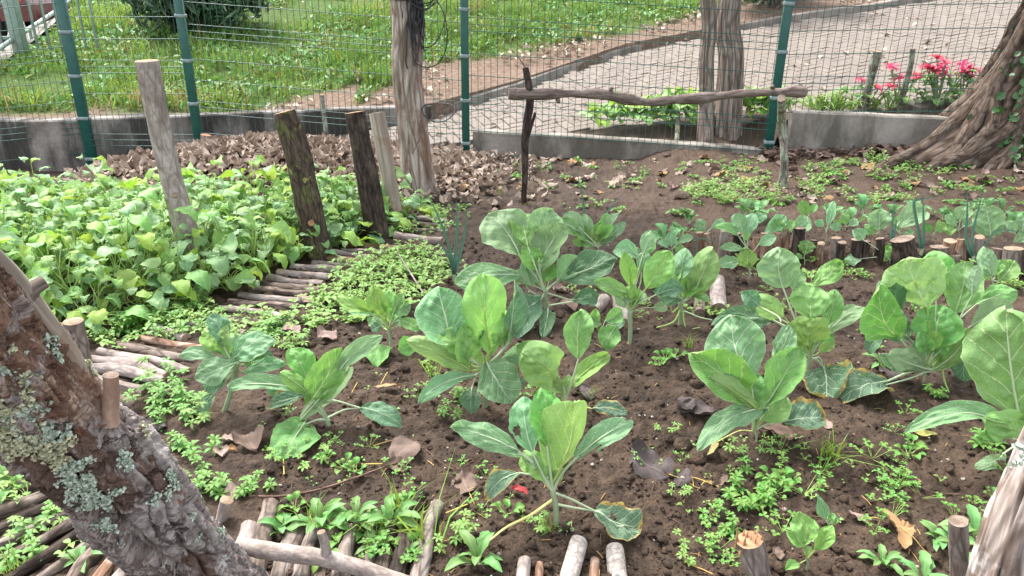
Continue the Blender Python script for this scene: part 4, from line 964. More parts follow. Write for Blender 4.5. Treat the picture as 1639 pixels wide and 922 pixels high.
P = spline(pts, 90); q = np.linspace(0, 1, 90)
rad = px2m(ra, 1)*(8.3+1.2*np.sin(q*21)+1.0*np.sin(q*47+1)-1.2*q + 2.0*np.exp(-((q-0.985)/0.02)**2))
obj('pole', tube(P, rad, 18, 0, bark_disp(0.004, 36, 12, 0.5), 1, 2), [M['barkrail'], M['cutgrey']], rl)
for px, py, dx, dy in ((825, 147, -2, -6), (976, 147, 3, -8), (892, 156, 2, 7), (1120, 163, 3, 6), (1236, 141, -2, -5)):
    a = rp(px, py); obj('knot', tube([a, a+np.array([px2m(ra, dx), -0.02, -px2m(ra, dy)])], [0.016, 0.010], 8, 0, bark_disp(0.003, 60, px), 1, px % 7), [M['barkrail'], M['cutgrey']], rl)

# ------------------------------------------------------------------ log path and log edging
lpath = tag(link('log_path', None, None, (0, 0, 0)), kind='structure')
RL = random.Random(3)
MB_ = [[M['barkbrown'], M['cutgrey']], [M['bark'], M['cut']], [M['barkred'], M['cutred']], [M['barkpale'], M['cut']], [M['barkdark'], M['cutgrey']]]
def plog(a, b, w, m, seed, lift=0.30):
    A, B = G(*a), G(*b); r = px2m((A+B)/2, w)/2
    A = A + np.array([0, 0, r*lift]); B = B + np.array([0, 0, r*lift]); c = (A+B)/2
    obj('log', log_geo(A-c, B-c, r*RL.uniform(0.92, 1.1), r*RL.uniform(0.85, 1.05), 16, 14, 0.0065, seed, 0.022, 30), MB_[m], lpath, c)
LG = [  # far part of the path, running away from the camera
 ((648, 352), (716, 356), 9, 3), ((640, 360), (722, 364), 9, 0), ((628, 368), (716, 373), 10, 3), ((632, 379), (708, 388), 14, 3), ((556, 393), (652, 399), 12, 2), ((545, 402), (655, 406), 10, 1),
 ((520, 404), (588, 413), 10, 3), ((512, 413), (582, 421), 12, 2), ((500, 423), (570, 430), 10, 1), ((466, 430), (546, 435), 13, 3), ((445, 439), (530, 446), 12, 3), ((430, 446), (518, 457), 13, 3),
 ((418, 456), (512, 468), 13, 3), ((400, 465), (500, 474), 12, 0), ((385, 475), (492, 484), 13, 3), ((368, 486), (478, 495), 13, 0), ((350, 497), (455, 510), 14, 3),
 ((330, 510), (428, 523), 14, 0), ((300, 520), (395, 538), 15, 3), ((248, 528), (300, 545), 17, 3), ((225, 545), (330, 562), 15, 2), ((190, 556), (318, 580), 16, 0), ((160, 566), (300, 597), 17, 3), ((150, 578), (270, 606), 20, 3),
 ((148, 592), (262, 614), 18, 0), ((135, 604), (235, 630), 18, 1), ((120, 618), (220, 650), 18, 0), ((100, 632), (205, 668), 18, 1), ((70, 655), (190, 690), 19, 0), ((50, 680), (175, 712), 19, 1), ((20, 706), (160, 735), 20, 0), ((-20, 738), (150, 756), 20, 1),
 # left corner fan
 ((-60, 802), (120, 768), 22, 1), ((-50, 838), (110, 783), 22, 0), ((-40, 866), (120, 797), 20, 4), ((-30, 890), (130, 812), 19, 1), ((-10, 912), (140, 828), 22, 0), ((10, 935), (160, 836), 21, 4), ((55, 940), (172, 850), 24, 1), ((95, 960), (190, 855), 22, 0),
 ((130, 965), (205, 868), 22, 2), ((165, 965), (225, 880), 24, 4), ((205, 985), (260, 885), 24, 0), ((245, 985), (300, 885), 24, 4), ((285, 985), (335, 880), 25, 1), ((325, 985), (368, 872), 24, 0),
 # bottom edge of the bed
 ((358, 975), (400, 846), 30, 1), ((395, 975), (432, 812), 34, 0), ((432, 975), (478, 838), 34, 1), ((470, 985), (508, 845), 28, 1), ((505, 985), (535, 850), 28, 0), ((540, 985), (565, 848), 28, 1), ((572, 985), (603, 832), 26, 1), ((600, 985), (628, 845), 26, 4),
 ((630, 990), (672, 798), 29, 4), ((660, 985), (700, 812), 25, 1)]
for k, (a, b, w, m) in enumerate(LG): plog(a, b, w, m if RL.random() > 0.15 else RL.choice([0, 1, 3]), k)
# upright or leaning logs that edge the front of the bed
def stub(label, top, base, w, mats, seed, dy=0.0, name='log_stub', group=None, seg=18, jag=False, lift=None):
    b = G(*base); t = at(top[0], top[1], b[1]+dy)
    hmin = HF(t[0], t[1])
    if t[2] < hmin+0.01: t = G(*top)+np.array([0, 0, 0.02])
    r = px2m(t, w)/2
    th = thing(name, label, 'log', b, group)
    obj('shaft', log_geo((b-t)*0.15+np.array([0, 0, -0.04]), t-b, r*1.03, r*0.97, seg, 14, 0.003, seed, 0.01, 45), mats, th)
    return th
def lying(label, top, base, w, mats, seed, **k):
    A, B = G(*top), G(*base); r = px2m((A+B)/2, w)/2; th = thing('log', label, 'log', A)
    A2 = A + np.array([0, 0, r*0.75]); B2 = B + np.array([0, 0, r*0.4]); P_ = spline([A2-A, (A2+B2)/2-A, B2-A], 16)
    P_ = np.vstack([P_[0]-(P_[1]-P_[0])*0.25, P_]); rad = np.concatenate([[r*0.72], np.full(16, r)]); rad[1] *= 0.95
    obj('shaft', tube(P_, rad, 20, 0, bark_disp(0.003, 45, seed), 1, seed), mats, th); return th
lying('pale whitish log stub just in front of the bitten front cabbage', (926, 876), (905, 950), 31, [M['barkwhite'], M['cut']], 31)
lying('pale round ended log stub at the bottom edge, right of the whitish one', (983, 887), (992, 955), 31, [M['barkwhite'], M['cut']], 32)
lying('thin pale stub at the bottom edge, left of the front cabbage stem', (840, 903), (834, 960), 22, [M['barkpale'], M['cut']], 33)
lying('slim split stub next to the thin pale one', (863, 906), (862, 960), 13, [M['barkred'], M['cutred']], 34)
lying('broken rust brown stub between the two pale log stubs', (952, 902), (946, 960), 18, [M['barkred'], M['cutred']], 35)
stub('splintered orange topped stub in the bare soil at the bottom right', (1200, 864), (1228, 948), 42, [M['bark'], M['cutred']], 36, 0.0)
sp = thing('wood_splinters', 'orange splinters standing on the broken stub at bottom right', 'splinters', at(1200, 864, G(1228, 948)[1]))
bs_ = at(1200, 864, G(1228, 948)[1])
for k, (dx, dy, l) in enumerate(((-17, 4, 26), (-12, -8, 17), (-4, 8, 13), (4, -10, 16), (10, 2, 11), (15, -5, 15), (0, 0, 9), (-8, 12, 12), (9, 11, 13))):
    a = px2m(bs_, dx); c = px2m(bs_, dy); q = .005+.002*(k % 3); V = [[a-q, c-q, -.03], [a+q, c-q, -.03], [a+q, c+q, -.03], [a-q, c+q, -.03], [a-px2m(bs_, 5 if k == 0 else -2), c, px2m(bs_, l)]]
    obj('splinter', geo(V, [[0, 1, 4], [1, 2, 4], [2, 3, 4], [3, 0, 4]], 0, None, None, np.array(V)), M['cutred'], sp, smooth=False)
stub('slim grey stick stub standing before the bare trunk at bottom right', (1534, 834), (1540, 985), 27, [M['bark'], M['cutgrey']], 37)
lying('pale log end among the middle cabbages', (1147, 458), (1150, 502), 25, [M['barkpale'], M['cutgrey']], 38)
lying('short brown log beside the pale log end', (1118, 486), (1120, 506), 18, [M['barkbrown'], M['cutgrey']], 39)
lying('pale log piece behind the stem of the lime leaved cabbage', (990, 478), (996, 525), 24, [M['barkpale'], M['cut']], 40)
lying('low pale log piece left of the lime leaved cabbage', (968, 486), (950, 502), 20, [M['barkpale'], M['cut']], 41)
stub('pale brown cut stub beside the lichened trunk, right of its partner', (118, 514), (132, 590), 29, [M['bark'], M['cut']], 42)
stub('brown cut stub beside the lichened trunk, left of its partner', (100, 522), (112, 590), 24, [M['barkred'], M['cut']], 43)
stub('tiny grey stub left of the front soil near the lichened trunk', (362, 800), (350, 830), 20, [M['barkpale'], M['cut']], 44)
# row of short logs that edges the raised back bed
edg = thing('log_edging', 'row of short cut logs edging the raised bed at the right', 'edging', G(1350, 420))
eo = np.array(edg.location)
ED = [(1102, 372, 396, 10, 2), (1122, 372, 400, 12, 2), (1136, 371, 400, 11, 2), (1156, 366, 404, 13, 3), (1176, 374, 408, 14, 4), (1192, 377, 410, 12, 4), (1208, 380, 412, 11, 2), (1222, 376, 412, 13, 2), (1243, 371, 402, 14, 2), (1258, 368, 404, 14, 2), (1281, 366, 408, 20, 4), (1300, 382, 408, 14, 4),
      (1313, 387, 414, 14, 2), (1338, 381, 412, 20, 1), (1352, 391, 416, 13, 4), (1369, 386, 412, 20, 4), (1388, 384, 412, 16, 4), (1408, 384, 418, 14, 4), (1448, 384, 420, 36, 4), (1506, 393, 424, 34, 0), (1521, 384, 416, 20, 2), (1527, 408, 432, 26, 0), (1541, 381, 412, 16, 2), (1566, 381, 420, 14, 1), (1598, 396, 430, 22, 0), (1622, 400, 440, 34, 1), (1660, 404, 445, 32, 0)]
for k, (x_, yt, yb, w, m) in enumerate(ED):
    b = G(x_, yb); b[1] = min(b[1], 3.66 - 0.02*(b[0]-1.0)) if x_ > 1130 else b[1]; b[2] = HF(b[0], b[1]-0.06)
    t = at(x_+RL.uniform(-4, 4), yt+RL.uniform(-3, 3), b[1]+RL.uniform(-0.04, 0.05)); r = px2m(b, w)/2*1.0
    obj('log', log_geo(b-eo-np.array([0, 0, 0.06]), t-eo, r*RL.uniform(.85, 1.15), r*RL.uniform(.8, 1.05), 14, 10, 0.007, 60+k, 0.02, 36), [MB_[m][0], M['cut'] if m in (1, 2) else M['cutgrey']], edg)
# ------------------------------------------------------------------ big lichened trunk in the foreground
bt_top, bt_bot = at(-75, 470, 0.98), at(395, 985, 1.30)
lt = thing('dead_trunk', 'thick dead trunk with peeling bark and lichen across the lower left', 'trunk', bt_bot)
def bp(px, py, f=None):
    f = (px+75)/(395+75) if f is None else f
    return at(px, py, 0.98+(1.30-0.98)*f)-bt_bot
n, seg = 400, 220
ax_pts = [bp(-190, 395), bp(-75, 522), bp(30, 622), bp(122, 706), bp(215, 800), bp(300, 885), bp(395, 985), bp(470, 1060)]
P = spline(ax_pts, n)
HM = {}
def hero(TH, S, RR):
    c, s_ = np.cos(TH)*0.11, np.sin(TH)*0.11
    wx_ = 0.03*fbm(c*30, s_*30, S*22, 3, 70)
    pl = fbm(c*15+wx_*14, s_*15+wx_*14, S*7+wx_*9, 4, 71)
    pq = (pl+0.5)*9; fr_ = pq-np.floor(pq); plate = (np.floor(pq)+sst(0.82, 1.0, fr_))/9*0.030
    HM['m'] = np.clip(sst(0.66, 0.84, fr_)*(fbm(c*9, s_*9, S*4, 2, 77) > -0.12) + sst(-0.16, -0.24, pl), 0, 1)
    crk = -0.016*np.exp(-(np.abs(fbm(c*16+3, s_*16, S*5, 3, 73))/0.05)**2)
    big = 0.012*fbm(c*9, s_*9, S*4, 3, 75)
    strip = -0.020*np.exp(-((np.angle(np.exp(1j*(TH-HT)))+0.15*np.sin(S*9))/0.16)**2)*sst(0.25, 0.45, S)
    return plate + crk + big + strip + 0.0022*fbm(c*110, s_*110, S*95, 3, 79)
T_, U_, W_ = frames(P)
# angle that faces the camera at mid length, and the one on the upper right edge
mid = n//2; tocam = nrm(CAM-(P[mid]+bt_bot)); HC = math.atan2(tocam@W_[mid], tocam@U_[mid])
upr = nrm(np.array([0.62, 0.2, 0.75])); HU = math.atan2(upr@W_[mid], upr@U_[mid]); HT = HC - 0.55*np.sign(np.angle(np.exp(1j*(HU-HC))))
r_ax = np.interp(np.linspace(0, 1, n), [0, 0.25, 0.5, 0.75, 1], [0.078, 0.084, 0.080, 0.072, 0.066])
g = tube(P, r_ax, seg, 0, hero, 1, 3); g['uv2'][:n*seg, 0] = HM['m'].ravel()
SG = np.sign(np.angle(np.exp(1j*(HU-HC))))
s = NT('foreground trunk bark'); b = s.attr('bk'); ux, us, _ = s.uv('uv')
n1 = s.noise(b, 38, 6, 0.65, 0.4); n2 = s.noise(b, 8, 5, 0.62, 0.6); n3 = s.noise(b, 190, 4); n4 = s.noise(s.mp(b, (1, 1, 0.12)), 55, 4)
col = s.mix(s.step(0.35, 0.65, n1), (0.175, 0.145, 0.135), (0.37, 0.325, 0.305))
col = s.mix(s.ma('MULTIPLY', s.step(0.60, 0.67, s.noise(b, 17, 5, 0.7)), 0.9), col, (0.52, 0.50, 0.48))
# angular distance to the upper edge: bare reddish wood there at the top end
da = s.ma('ABSOLUTE', s.ma('SUBTRACT', s.ma('FRACT', s.ma('ADD', s.ma('SUBTRACT', ux, (HC+SG*0.75)/(2*math.pi)), 0.5)), 0.5))
upper = s.ma('MULTIPLY', s.step(0.125, 0.07, s.ma('ADD', da, s.ma('ADD', s.ma('MULTIPLY', s.ma('SUBTRACT', n2, 0.5), 0.5), s.ma('MULTIPLY', s.ma('SUBTRACT', s.noise(b, 30, 5, 0.65), 0.5), 0.55)))), s.step(0.50, 0.30, s.ma('ADD', us, s.ma('MULTIPLY', s.ma('SUBTRACT', n2, 0.5), 0.3))))
wood = s.mix(s.step(0.35, 0.65, n4), (0.095, 0.048, 0.033), (0.25, 0.155, 0.11))
wood = s.mix(s.ma('MULTIPLY', s.step(0.55, 0.65, s.noise(b, 24, 4)), 0.7), wood, (0.55, 0.40, 0.30))
upper = s.ma('MULTIPLY', upper, s.ma('SUBTRACT', 1.0, s.ma('MULTIPLY', s.step(0.54, 0.60, s.noise(b, 14, 5, 0.65)), 0.85)))
col = s.mix(upper, col, wood)
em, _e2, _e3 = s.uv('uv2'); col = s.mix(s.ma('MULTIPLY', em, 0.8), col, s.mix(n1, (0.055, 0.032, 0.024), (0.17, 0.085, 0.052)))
pat = s.step(0.625, 0.66, s.noise(b, 20, 5, 0.6)); col = s.mix(s.ma('MULTIPLY', pat, 0.8), col, (0.17, 0.068, 0.035))
wv = s.new('ShaderNodeVectorMath', operation='ADD'); s.lk(b, wv.inputs[0]); wn_ = s.new('ShaderNodeTexNoise'); s.lk(b, wn_.inputs['Vector']); wn_.inputs['Scale'].default_value = 22; wn_.inputs['Detail'].default_value = 5; ws = s.new('ShaderNodeVectorMath', operation='SCALE'); s.lk(wn_.outputs['Color'], ws.inputs[0]); ws.inputs['Scale'].default_value = 0.09; s.lk(ws.outputs[0], wv.inputs[1])
crk = s.ma('MULTIPLY', s.ma('SUBTRACT', 1.0, s.step(0.0, 0.06, s.vor(s.mp(wv.outputs[0], (1, 1, 0.4)), 17, 'DISTANCE_TO_EDGE'))), s.step(0.42, 0.6, n2)); col = s.mix(s.ma('MULTIPLY', crk, 0.6), col, (0.06, 0.043, 0.036))
lc = s.step(0.60, 0.66, s.noise(s.mp(wv.outputs[0], (1, 1, 0.16)), 36, 4, 0.55)); col = s.mix(s.ma('MULTIPLY', lc, 0.75), col, (0.06, 0.042, 0.034))
col = s.mix(0.6, col, s.ramp(n3, [(0.3, (0.6, 0.6, 0.6)), (0.72, (1.3, 1.3, 1.3))]), 'MULTIPLY')
s.fin(col, 0.9, s.bump(s.ma('ADD', s.ma('ADD', n1, s.ma('MULTIPLY', n3, 0.5)), s.ma('ADD', s.ma('MULTIPLY', crk, -0.7), s.ma('MULTIPLY', lc, -0.9))), 1.0, 0.008), 0.2)
obj('trunk', g, [s.m, M['cutgrey']], lt)
# second, thinner stem along the lower side
P2_ = spline([bp(-120, 690, 0.2), bp(-20, 722, 0.25), bp(60, 745, 0.35), bp(150, 820, 0.5), bp(235, 900, 0.7), bp(330, 990, 0.85)], 120)
P2_ = P2_ + np.array([0, 0.05, 0])
g = tube(P2_, [0.040, 0.042, 0.044, 0.042, 0.042, 0.04], 70, 0, lambda TH, S, RR: 0.006*fbm(np.cos(TH)*1.6, np.sin(TH)*1.6, S*9, 4, 81)+0.002*fbm(np.cos(TH)*6, np.sin(TH)*6, S*40, 3, 82), 1, 5)
obj('side_stem', g, [M['bark'], M['cutgrey']], lt)
# bare wood lip along the upper edge of the trunk
def bq_(px, py, d=0.035): q = bp(px, py); return q - nrm(q+bt_bot-CAM)*d
lip = spline([bq_(-60, 372), bq_(5, 436), bq_(62, 505), bq_(115, 572), bq_(152, 625)], 60)
g = tube(lip, [0.016, 0.017, 0.017, 0.015, 0.006], 24, 0, lambda TH, S, RR: 0.005*fbm(np.cos(TH)*1.4, np.sin(TH)*1.4, S*8, 4, 84), None, 6)
obj('bare_wood_edge', g, M['bare'], lt)
k0 = bp(62, 455); obj('knot', tube([bq_(36, 478), bq_(56, 460), bq_(72, 451)], [0.020, 0.011, 0.010], 12, 0, bark_disp(0.004, 50, 5), 1, 3), [M['barkrail'], M['cutgrey']], lt)
sb = bp(176, 660) - nrm(bp(176, 660)+bt_bot-CAM)*0.085; st_ = bp(177, 600) - nrm(bp(177, 600)+bt_bot-CAM)*0.085
obj('cut_twig', tube(spline([sb+(sb-st_)*0.3, sb, (sb+st_)/2+np.array([0.002, 0, 0]), st_], 16), [0.0155, 0.0135, 0.0125, 0.0125], 20, 0, bark_disp(0.0015, 60, 9), 1, 3), [bark_mat('smooth tan twig bark', (0.30, 0.185, 0.135), (0.42, 0.29, 0.225), (0.36, 0.29, 0.26), 40, (1, 1, 0.5), crack=0.1, bd=0.001), M['cutgrey']], lt)
# lichen: frilly rosettes laid on the trunk where the photograph shows them
bvV = g_main = None
def on_trunk(px, py):
    """point and normal where the camera's line first meets the trunk's cylinder"""
    d = ray(px, py); best = None
    Pw = P + bt_bot
    for t in np.linspace(0.6, 2.2, 700):
        q = CAM + d*t; k = np.argmin(((Pw-q)**2).sum(1)); v = q-Pw[k]
        if np.linalg.norm(v) < r_ax[k]+0.006: return q - bt_bot, nrm(v)
    return None
def rosette(c, nrm_, r, seed, mi=0):
    rr = np.random.RandomState(seed); gs = []
    nn = max(18, int((r/0.006)**2*4.5))
    a = nrm(np.cross(nrm_, [0.3, 0.9, 0.2])); b_ = np.cross(nrm_, a)
    A = rr.rand(nn)*6.28; Q = r*np.sqrt(rr.rand(nn))*(0.65+0.35*np.sin(A*3+seed)+0.15*np.sin(A*7))
    Pn = c + (a*np.cos(A)[:, None] + b_*np.sin(A)[:, None])*Q[:, None] + nrm_*(0.001+0.006*rr.rand(nn))[:, None]
    Nn = np.tile(nrm_, (nn, 1)) + rr.normal(size=(nn, 3))*0.35
    g1 = leaflets(Pn, Nn, 0.0075, seed, mi, 0.9, 0.7)
    return g1
LICH = [(12, 610, 40, 1), (30, 660, 42, 0), (5, 700, 40, 1), (48, 705, 36, 1), (70, 690, 30, 0), (25, 590, 30, 0), (45, 625, 30, 1), (90, 710, 30, 1), (115, 740, 28, 0), (145, 800, 26, 0), (170, 835, 22, 0), (130, 770, 26, 0), (100, 690, 16, 0), (240, 800, 14, 0), (300, 830, 14, 0), (0, 595, 26, 0), (25, 640, 30, 1), (50, 690, 34, 1), (10, 680, 30, 1), (75, 560, 24, 0), (62, 545, 16, 0), (85, 575, 15, 0), (30, 610, 16, 0), (190, 730, 18, 0), (200, 745, 12, 0), (265, 762, 26, 0), (285, 752, 18, 0), (262, 790, 16, 0), (345, 855, 13, 0), (110, 760, 22, 0), (140, 775, 24, 0), (165, 800, 20, 0), (90, 735, 22, 1), (120, 790, 20, 0), (150, 830, 16, 0), (165, 795, 12, 0), (185, 865, 22, 0), (15, 620, 30, 1), (40, 665, 26, 0), (5, 650, 34, 1), (35, 705, 26, 1), (100, 745, 20, 0), (125, 765, 18, 0), (270, 775, 18, 0), (195, 735, 14, 0), (150, 790, 18, 0), (60, 620, 16, 0), (205, 880, 14, 0), (218, 892, 10, 0), (10, 560, 14, 1), (60, 655, 18, 0), (20, 720, 22, 1), (180, 785, 14, 0), (310, 860, 8, 0), (70, 720, 24, 1)]
for k, (px, py, w, m) in enumerate(LICH):
    h = on_trunk(px, py)
    if h is None: continue
    c, nn = h; r = px2m(c+bt_bot, w)*1.0
    obj('lichen', rosette(c+nn*0.006, nn, r, 300+k, 0), M['lichyel'] if m else M['lichen'], lt)
# yellow bracket lichen tufts on the right rim
for k, (px, py) in enumerate(((62, 490), (70, 500), (135, 585), (142, 598), (232, 680), (238, 690), (372, 790), (366, 800))):
    h = on_trunk(px-8, py+4) or on_trunk(px-16, py+10)
    if h is None: continue
    c, nn = h; obj('lichen', rosette(c+nn*0.012, nn, px2m(c+bt_bot, 9), 400+k), M['lichyel'], lt)
# cut grey branch at the foot of the trunk
ba, bb_ = at(383, 874, 1.36), at(720, 952, 1.30)
br = thing('cut_branch', 'grey cut branch with a side stub lying at the foot of the lichened trunk', 'branch', ba)
def bq(px, py): f = (px-383)/(720-383); return at(px, py, 1.36-0.06*f)-ba
g = tube(spline([bq(383, 874), bq(450, 884), bq(515, 893), bq(590, 914), bq(720, 958), bq(840, 1000)], 70), [0.0205, 0.0195, 0.0195, 0.0185, 0.018, 0.016], 32, 0, bark_disp(0.0025, 60, 4, 0.6, 4), 1, 2)
mt = [bark_mat('speckled branch bark', (0.225, 0.18, 0.155), (0.36, 0.305, 0.27), (0.43, 0.38, 0.345), 70, (1, 1, 0.5), crack=0.2, bd=0.002), M['cut']]
obj('shaft', g, mt, br)
obj('side_stub', tube(spline([bq(522, 896), bq(521, 875), bq(514, 851)], 10), [0.014, 0.0105, 0.0095], 16, 0, bark_disp(0.002, 60, 7), 1, 5), mt, br)
# weathered bare trunk at the lower right edge
ra_, rb_ = at(1665, 700, 1.18), at(1592, 965, 1.12)
rt = thing('dead_trunk', 'bare weathered split trunk at the bottom right corner', 'trunk', rb_)
def bq(px, py, Y=1.15): return at(px, py, Y)-rb_
g = tube(spline([bq(1575, 1060, 1.10), bq(1592, 960, 1.12), bq(1618, 870, 1.14), bq(1645, 790, 1.17), bq(1690, 690, 1.2), bq(1740, 600, 1.22)], 130), [0.060, 0.055, 0.052, 0.050, 0.046, 0.042], 110, 0,
         lambda TH, S, RR: 0.012*fbm(np.cos(TH)*2.6, np.sin(TH)*2.6, S*3.5, 4, 91) - 0.022*np.exp(-(fbm(np.cos(TH)*2.2+4, np.sin(TH)*2.2, S*1.6, 2, 92)/0.07)**2) + 0.004*fbm(np.cos(TH)*12, np.sin(TH)*12, S*6, 3, 93), 1, 7)
obj('trunk', g, [bark_mat('split weathered wood', (0.19, 0.135, 0.105), (0.40, 0.345, 0.31), (0.62, 0.58, 0.55), 34, (1, 1, 0.22), amt3=0.8, bd=0.006, crack=0.55), M['cutgrey']], rt)
for k, (px, py) in enumerate(((1622, 716), (1630, 735), (1612, 742))):
    c = bq(px+12, py, 1.12); obj('lichen', rosette(c, np.array([-0.5, -0.8, 0.3]), 0.013, 500+k), M['lichen'], rt)
# ------------------------------------------------------------------ cabbage plants, leaf by leaf
PET = {'lime': 'petlime', 'mus3': 'petlime', 'yellow': 'petyel'}
def leaf(root, crown, y0, spec, seed, sc=1.0):
    bx, by, tx, ty, w, mt = spec[:6]; o = spec[6] if len(spec) > 6 else {}
    ro = np.array(root.location); rr = np.random.RandomState(seed)
    db = o.get('db', 0.0); B = atc(bx, by, y0+db); ln = math.hypot(tx-bx, ty-by); Lm = px2m(B, ln)
    vf = (by-ty)/max(ln, 1); un = o.get('under', False)
    dt = o.get('dt', db + ((-0.28 if un else 0.26)*Lm if vf > 0.5 else (-0.45*Lm if vf < -0.3 else 0.0)))
    T = atc(tx, ty, y0+dt); L = np.linalg.norm(T-B); a = (T-B)/L
    c = nrm(CAM-(B+T)/2); up = o.get('up', 0.15 if vf > 0.5 else 0.55)
    n_ = (c if not un else c) + np.array([0, 0, up if not un else -up*0.3]); n_ = nrm(n_-a*(n_@a))
    if 'roll' in o:
        q = math.radians(o['roll']); n_ = nrm(n_*math.cos(q) + np.cross(a, n_)*math.sin(q))
    W = 0.92*px2m((B+T)/2, w)/max(0.68, abs(n_@c))
    if un: n_ = -n_
    Fm = frame_to(a, n_)
    sg = -1 if un else 1
    big = ln > 45
    g = leaf_geo(L, W, o.get('nu', 30 if big else 16), o.get('nv', 22 if big else 12), o.get('shape', 'cabbage'), o.get('cup', 0.05+0.32*rr.rand()), o.get('bulge', (0.07 if vf > 0.5 else 0.12)*rr.uniform(0.6, 1.3)*(1 if not un else -0.5)),
                 o.get('keel', 0.08*rr.rand()), o.get('ruffle', 0.058), o.get('lobes', 0.085), seed, 5, o.get('tip', -0.10*rr.rand() if not un else 0.05), o.get('holes', ()), 0.015, o.get('twist', rr.normal()*0.16), 3.0, 0.12, o.get('curl', 0.16), rr.normal()*0.055, 0.075)
    mid = (B + g['mid'] @ Fm.T) - ro; g = xf(g, Fm, B-ro)
    lf = obj('leaf', g, M[mt], root)
    cr = crown - ro; Bl = B-ro
    nm = len(mid); k = int(nm*0.8)
    r0 = max(0.0011, min(0.0042, L*0.020))*o.get('pr', 1.0)
    h = 0.5*np.linalg.norm(Bl-cr)
    ctrl = cr*0.45 + Bl*0.55 - a*h*0.25 + np.array([0, 0, 0.10*h])
    pts = spline([cr, ctrl, Bl], 10) if h > 0.008 else np.array([cr, Bl])
    if o.get('nopet'): pts = Bl[None]
    m2 = mid[1:k] - (Fm[:, 2]*r0*0.35)[None]
    path = np.vstack([pts, m2])
    rad = np.concatenate([np.linspace(r0*1.35, r0, len(pts)), np.linspace(r0, r0*0.18, len(m2))])
    pm = 'petyel' if o.get('pet') == 'y' else PET.get(mt, 'petiole')
    obj('petiole', tube(path, rad, 7), M[pm], lf)
    return lf
def plant(label, base, crown, leaves, seed, name='cabbage_plant', cat_='cabbage', group=None, sr=1.0, bare=()):
    b = G(*base); root = thing(name, label, cat_, b, group)
    cpt = at(crown[0], crown[1], b[1]); h = np.linalg.norm(cpt-b)
    rs_ = max(0.0035, min(0.0085, h*0.075))*sr
    q = cpt-b
    obj('stem', tube(spline([np.array([-q[0]*0.2, 0, -0.03]), q*0.5+np.array([0.004, 0, 0]), q, q+np.array([0, 0, 0.008])], 14), [rs_*0.9, rs_, rs_*1.05, rs_*0.6], 10, 0, bark_disp(rs_*0.16, 120, seed)), M['stem'], root)
    if len(leaves) >= 9:                             # smaller inner and side leaves that fill the rosette
        rr = random.Random(seed*7); ml = sorted(math.hypot(s_[2]-s_[0], s_[3]-s_[1]) for s_ in leaves)[-3]
        for j in range({1: 2, 13: 2, 9: 3, 4: 4}.get(seed, 6)):
            an = rr.uniform(-1.25, 1.25); l0 = ml*rr.uniform(.18, .42); l1 = ml*rr.uniform(.40, .62); bx_, by_ = crown[0]+l0*math.sin(an), crown[1]-l0*math.cos(an)*.9
            an += rr.uniform(-.3, .3); d_ = rr.uniform(-.02, .05)
            leaves = leaves + [(bx_, by_, bx_+l1*math.sin(an), by_-l1*math.cos(an), l1*rr.uniform(.55, .8), rr.choice(['mid', 'mid', 'pale', 'blue', 'lime']), dict(db=d_, dt=d_+rr.uniform(-.02, .06), under=rr.random() < .25, roll=rr.uniform(-35, 35), cup=rr.uniform(.2, .6), ruffle=.07))]
    for k, sp in enumerate(leaves): leaf(root, cpt if not (len(sp) > 6 and 'cr' in sp[6]) else at(*sp[6]['cr'], b[1]), b[1], sp, seed*31+k)
    for pts in bare:
        w_ = [np.array(atc(*p[:2], b[1]+(p[2] if len(p) > 2 else 0)))-b for p in pts[1:]]
        obj('bare_stalk', tube(spline(w_, 16), [0.0038, 0.0032, 0.002], 7), M[pts[0]], root)
    return root
U = dict(under=True)
plant('front centre cabbage plant with a bitten leaf, fallen yellow stalk and yellow edged low leaf', (890, 838), (885, 788), [
    (852, 724, 836, 634, 52, 'blue', dict(dt=0.07, holes=[(0.42, -0.55, 0.11)], roll=-12)), (876, 716, 868, 622, 60, 'mid', dict(dt=0.05, roll=14, lobes=0.06, cup=.3)),
    (838, 728, 721, 683, 46, 'blue', dict(bulge=0.10, up=0.7, shape='oblong')), (921, 734, 1013, 672, 42, 'blue', dict(holes=[(0.22, 0.55, 0.16), (0.3, 0.9, .12), (0.97, -0.3, 0.06)], bulge=.08, up=.6)),
    (884, 772, 925, 653, 58, 'lime', dict(under=True, dt=-0.07, roll=30, cup=0.5, keel=.55, ruffle=.07)), (868, 752, 838, 736, 22, 'pale', dict()), (878, 768, 858, 748, 24, 'mid', dict(under=True)),
    (832, 757, 776, 798, 34, 'edge', dict(dt=-0.06, bulge=.14)), (952, 818, 1029, 842, 62, 'edge', dict(dt=-0.01, up=1.1, shape='round', holes=[(0.38, -0.25, 0.07), (0.08, 0.65, 0.10)], bulge=.06, lobes=.09)),
    (882, 775, 880, 742, 16, 'lime', dict()), (890, 776, 897, 750, 14, 'lime', dict(under=True))], 1,
    bare=[('petyel', (884, 800), (850, 824, -0.05), (812, 843, -0.10), (785, 864, -0.13)), ('petiole', (885, 806), (915, 812), (952, 818))])
plant('yellowish green cabbage directly behind the front one, leaves held upright', (905, 662), (903, 645), [
    (892, 600, 828, 552, 50, 'mid', dict(dt=0.05, lobes=.06)), (926, 574, 931, 495, 53, 'mid', dict(shape='oblong', roll=10)), (892, 622, 838, 568, 62, 'lime', dict(under=True, dt=-0.06, cup=.35)),
    (908, 624, 975, 567, 36, 'lime', dict(under=False, up=.1, roll=-20, shape='oblong')), (947, 654, 1005, 665, 26, 'edge', dict(up=.9, pet='y', pr=.8)), (905, 632, 912, 600, 20, 'lime', {}), (900, 634, 890, 606, 18, 'lime', U)], 2)
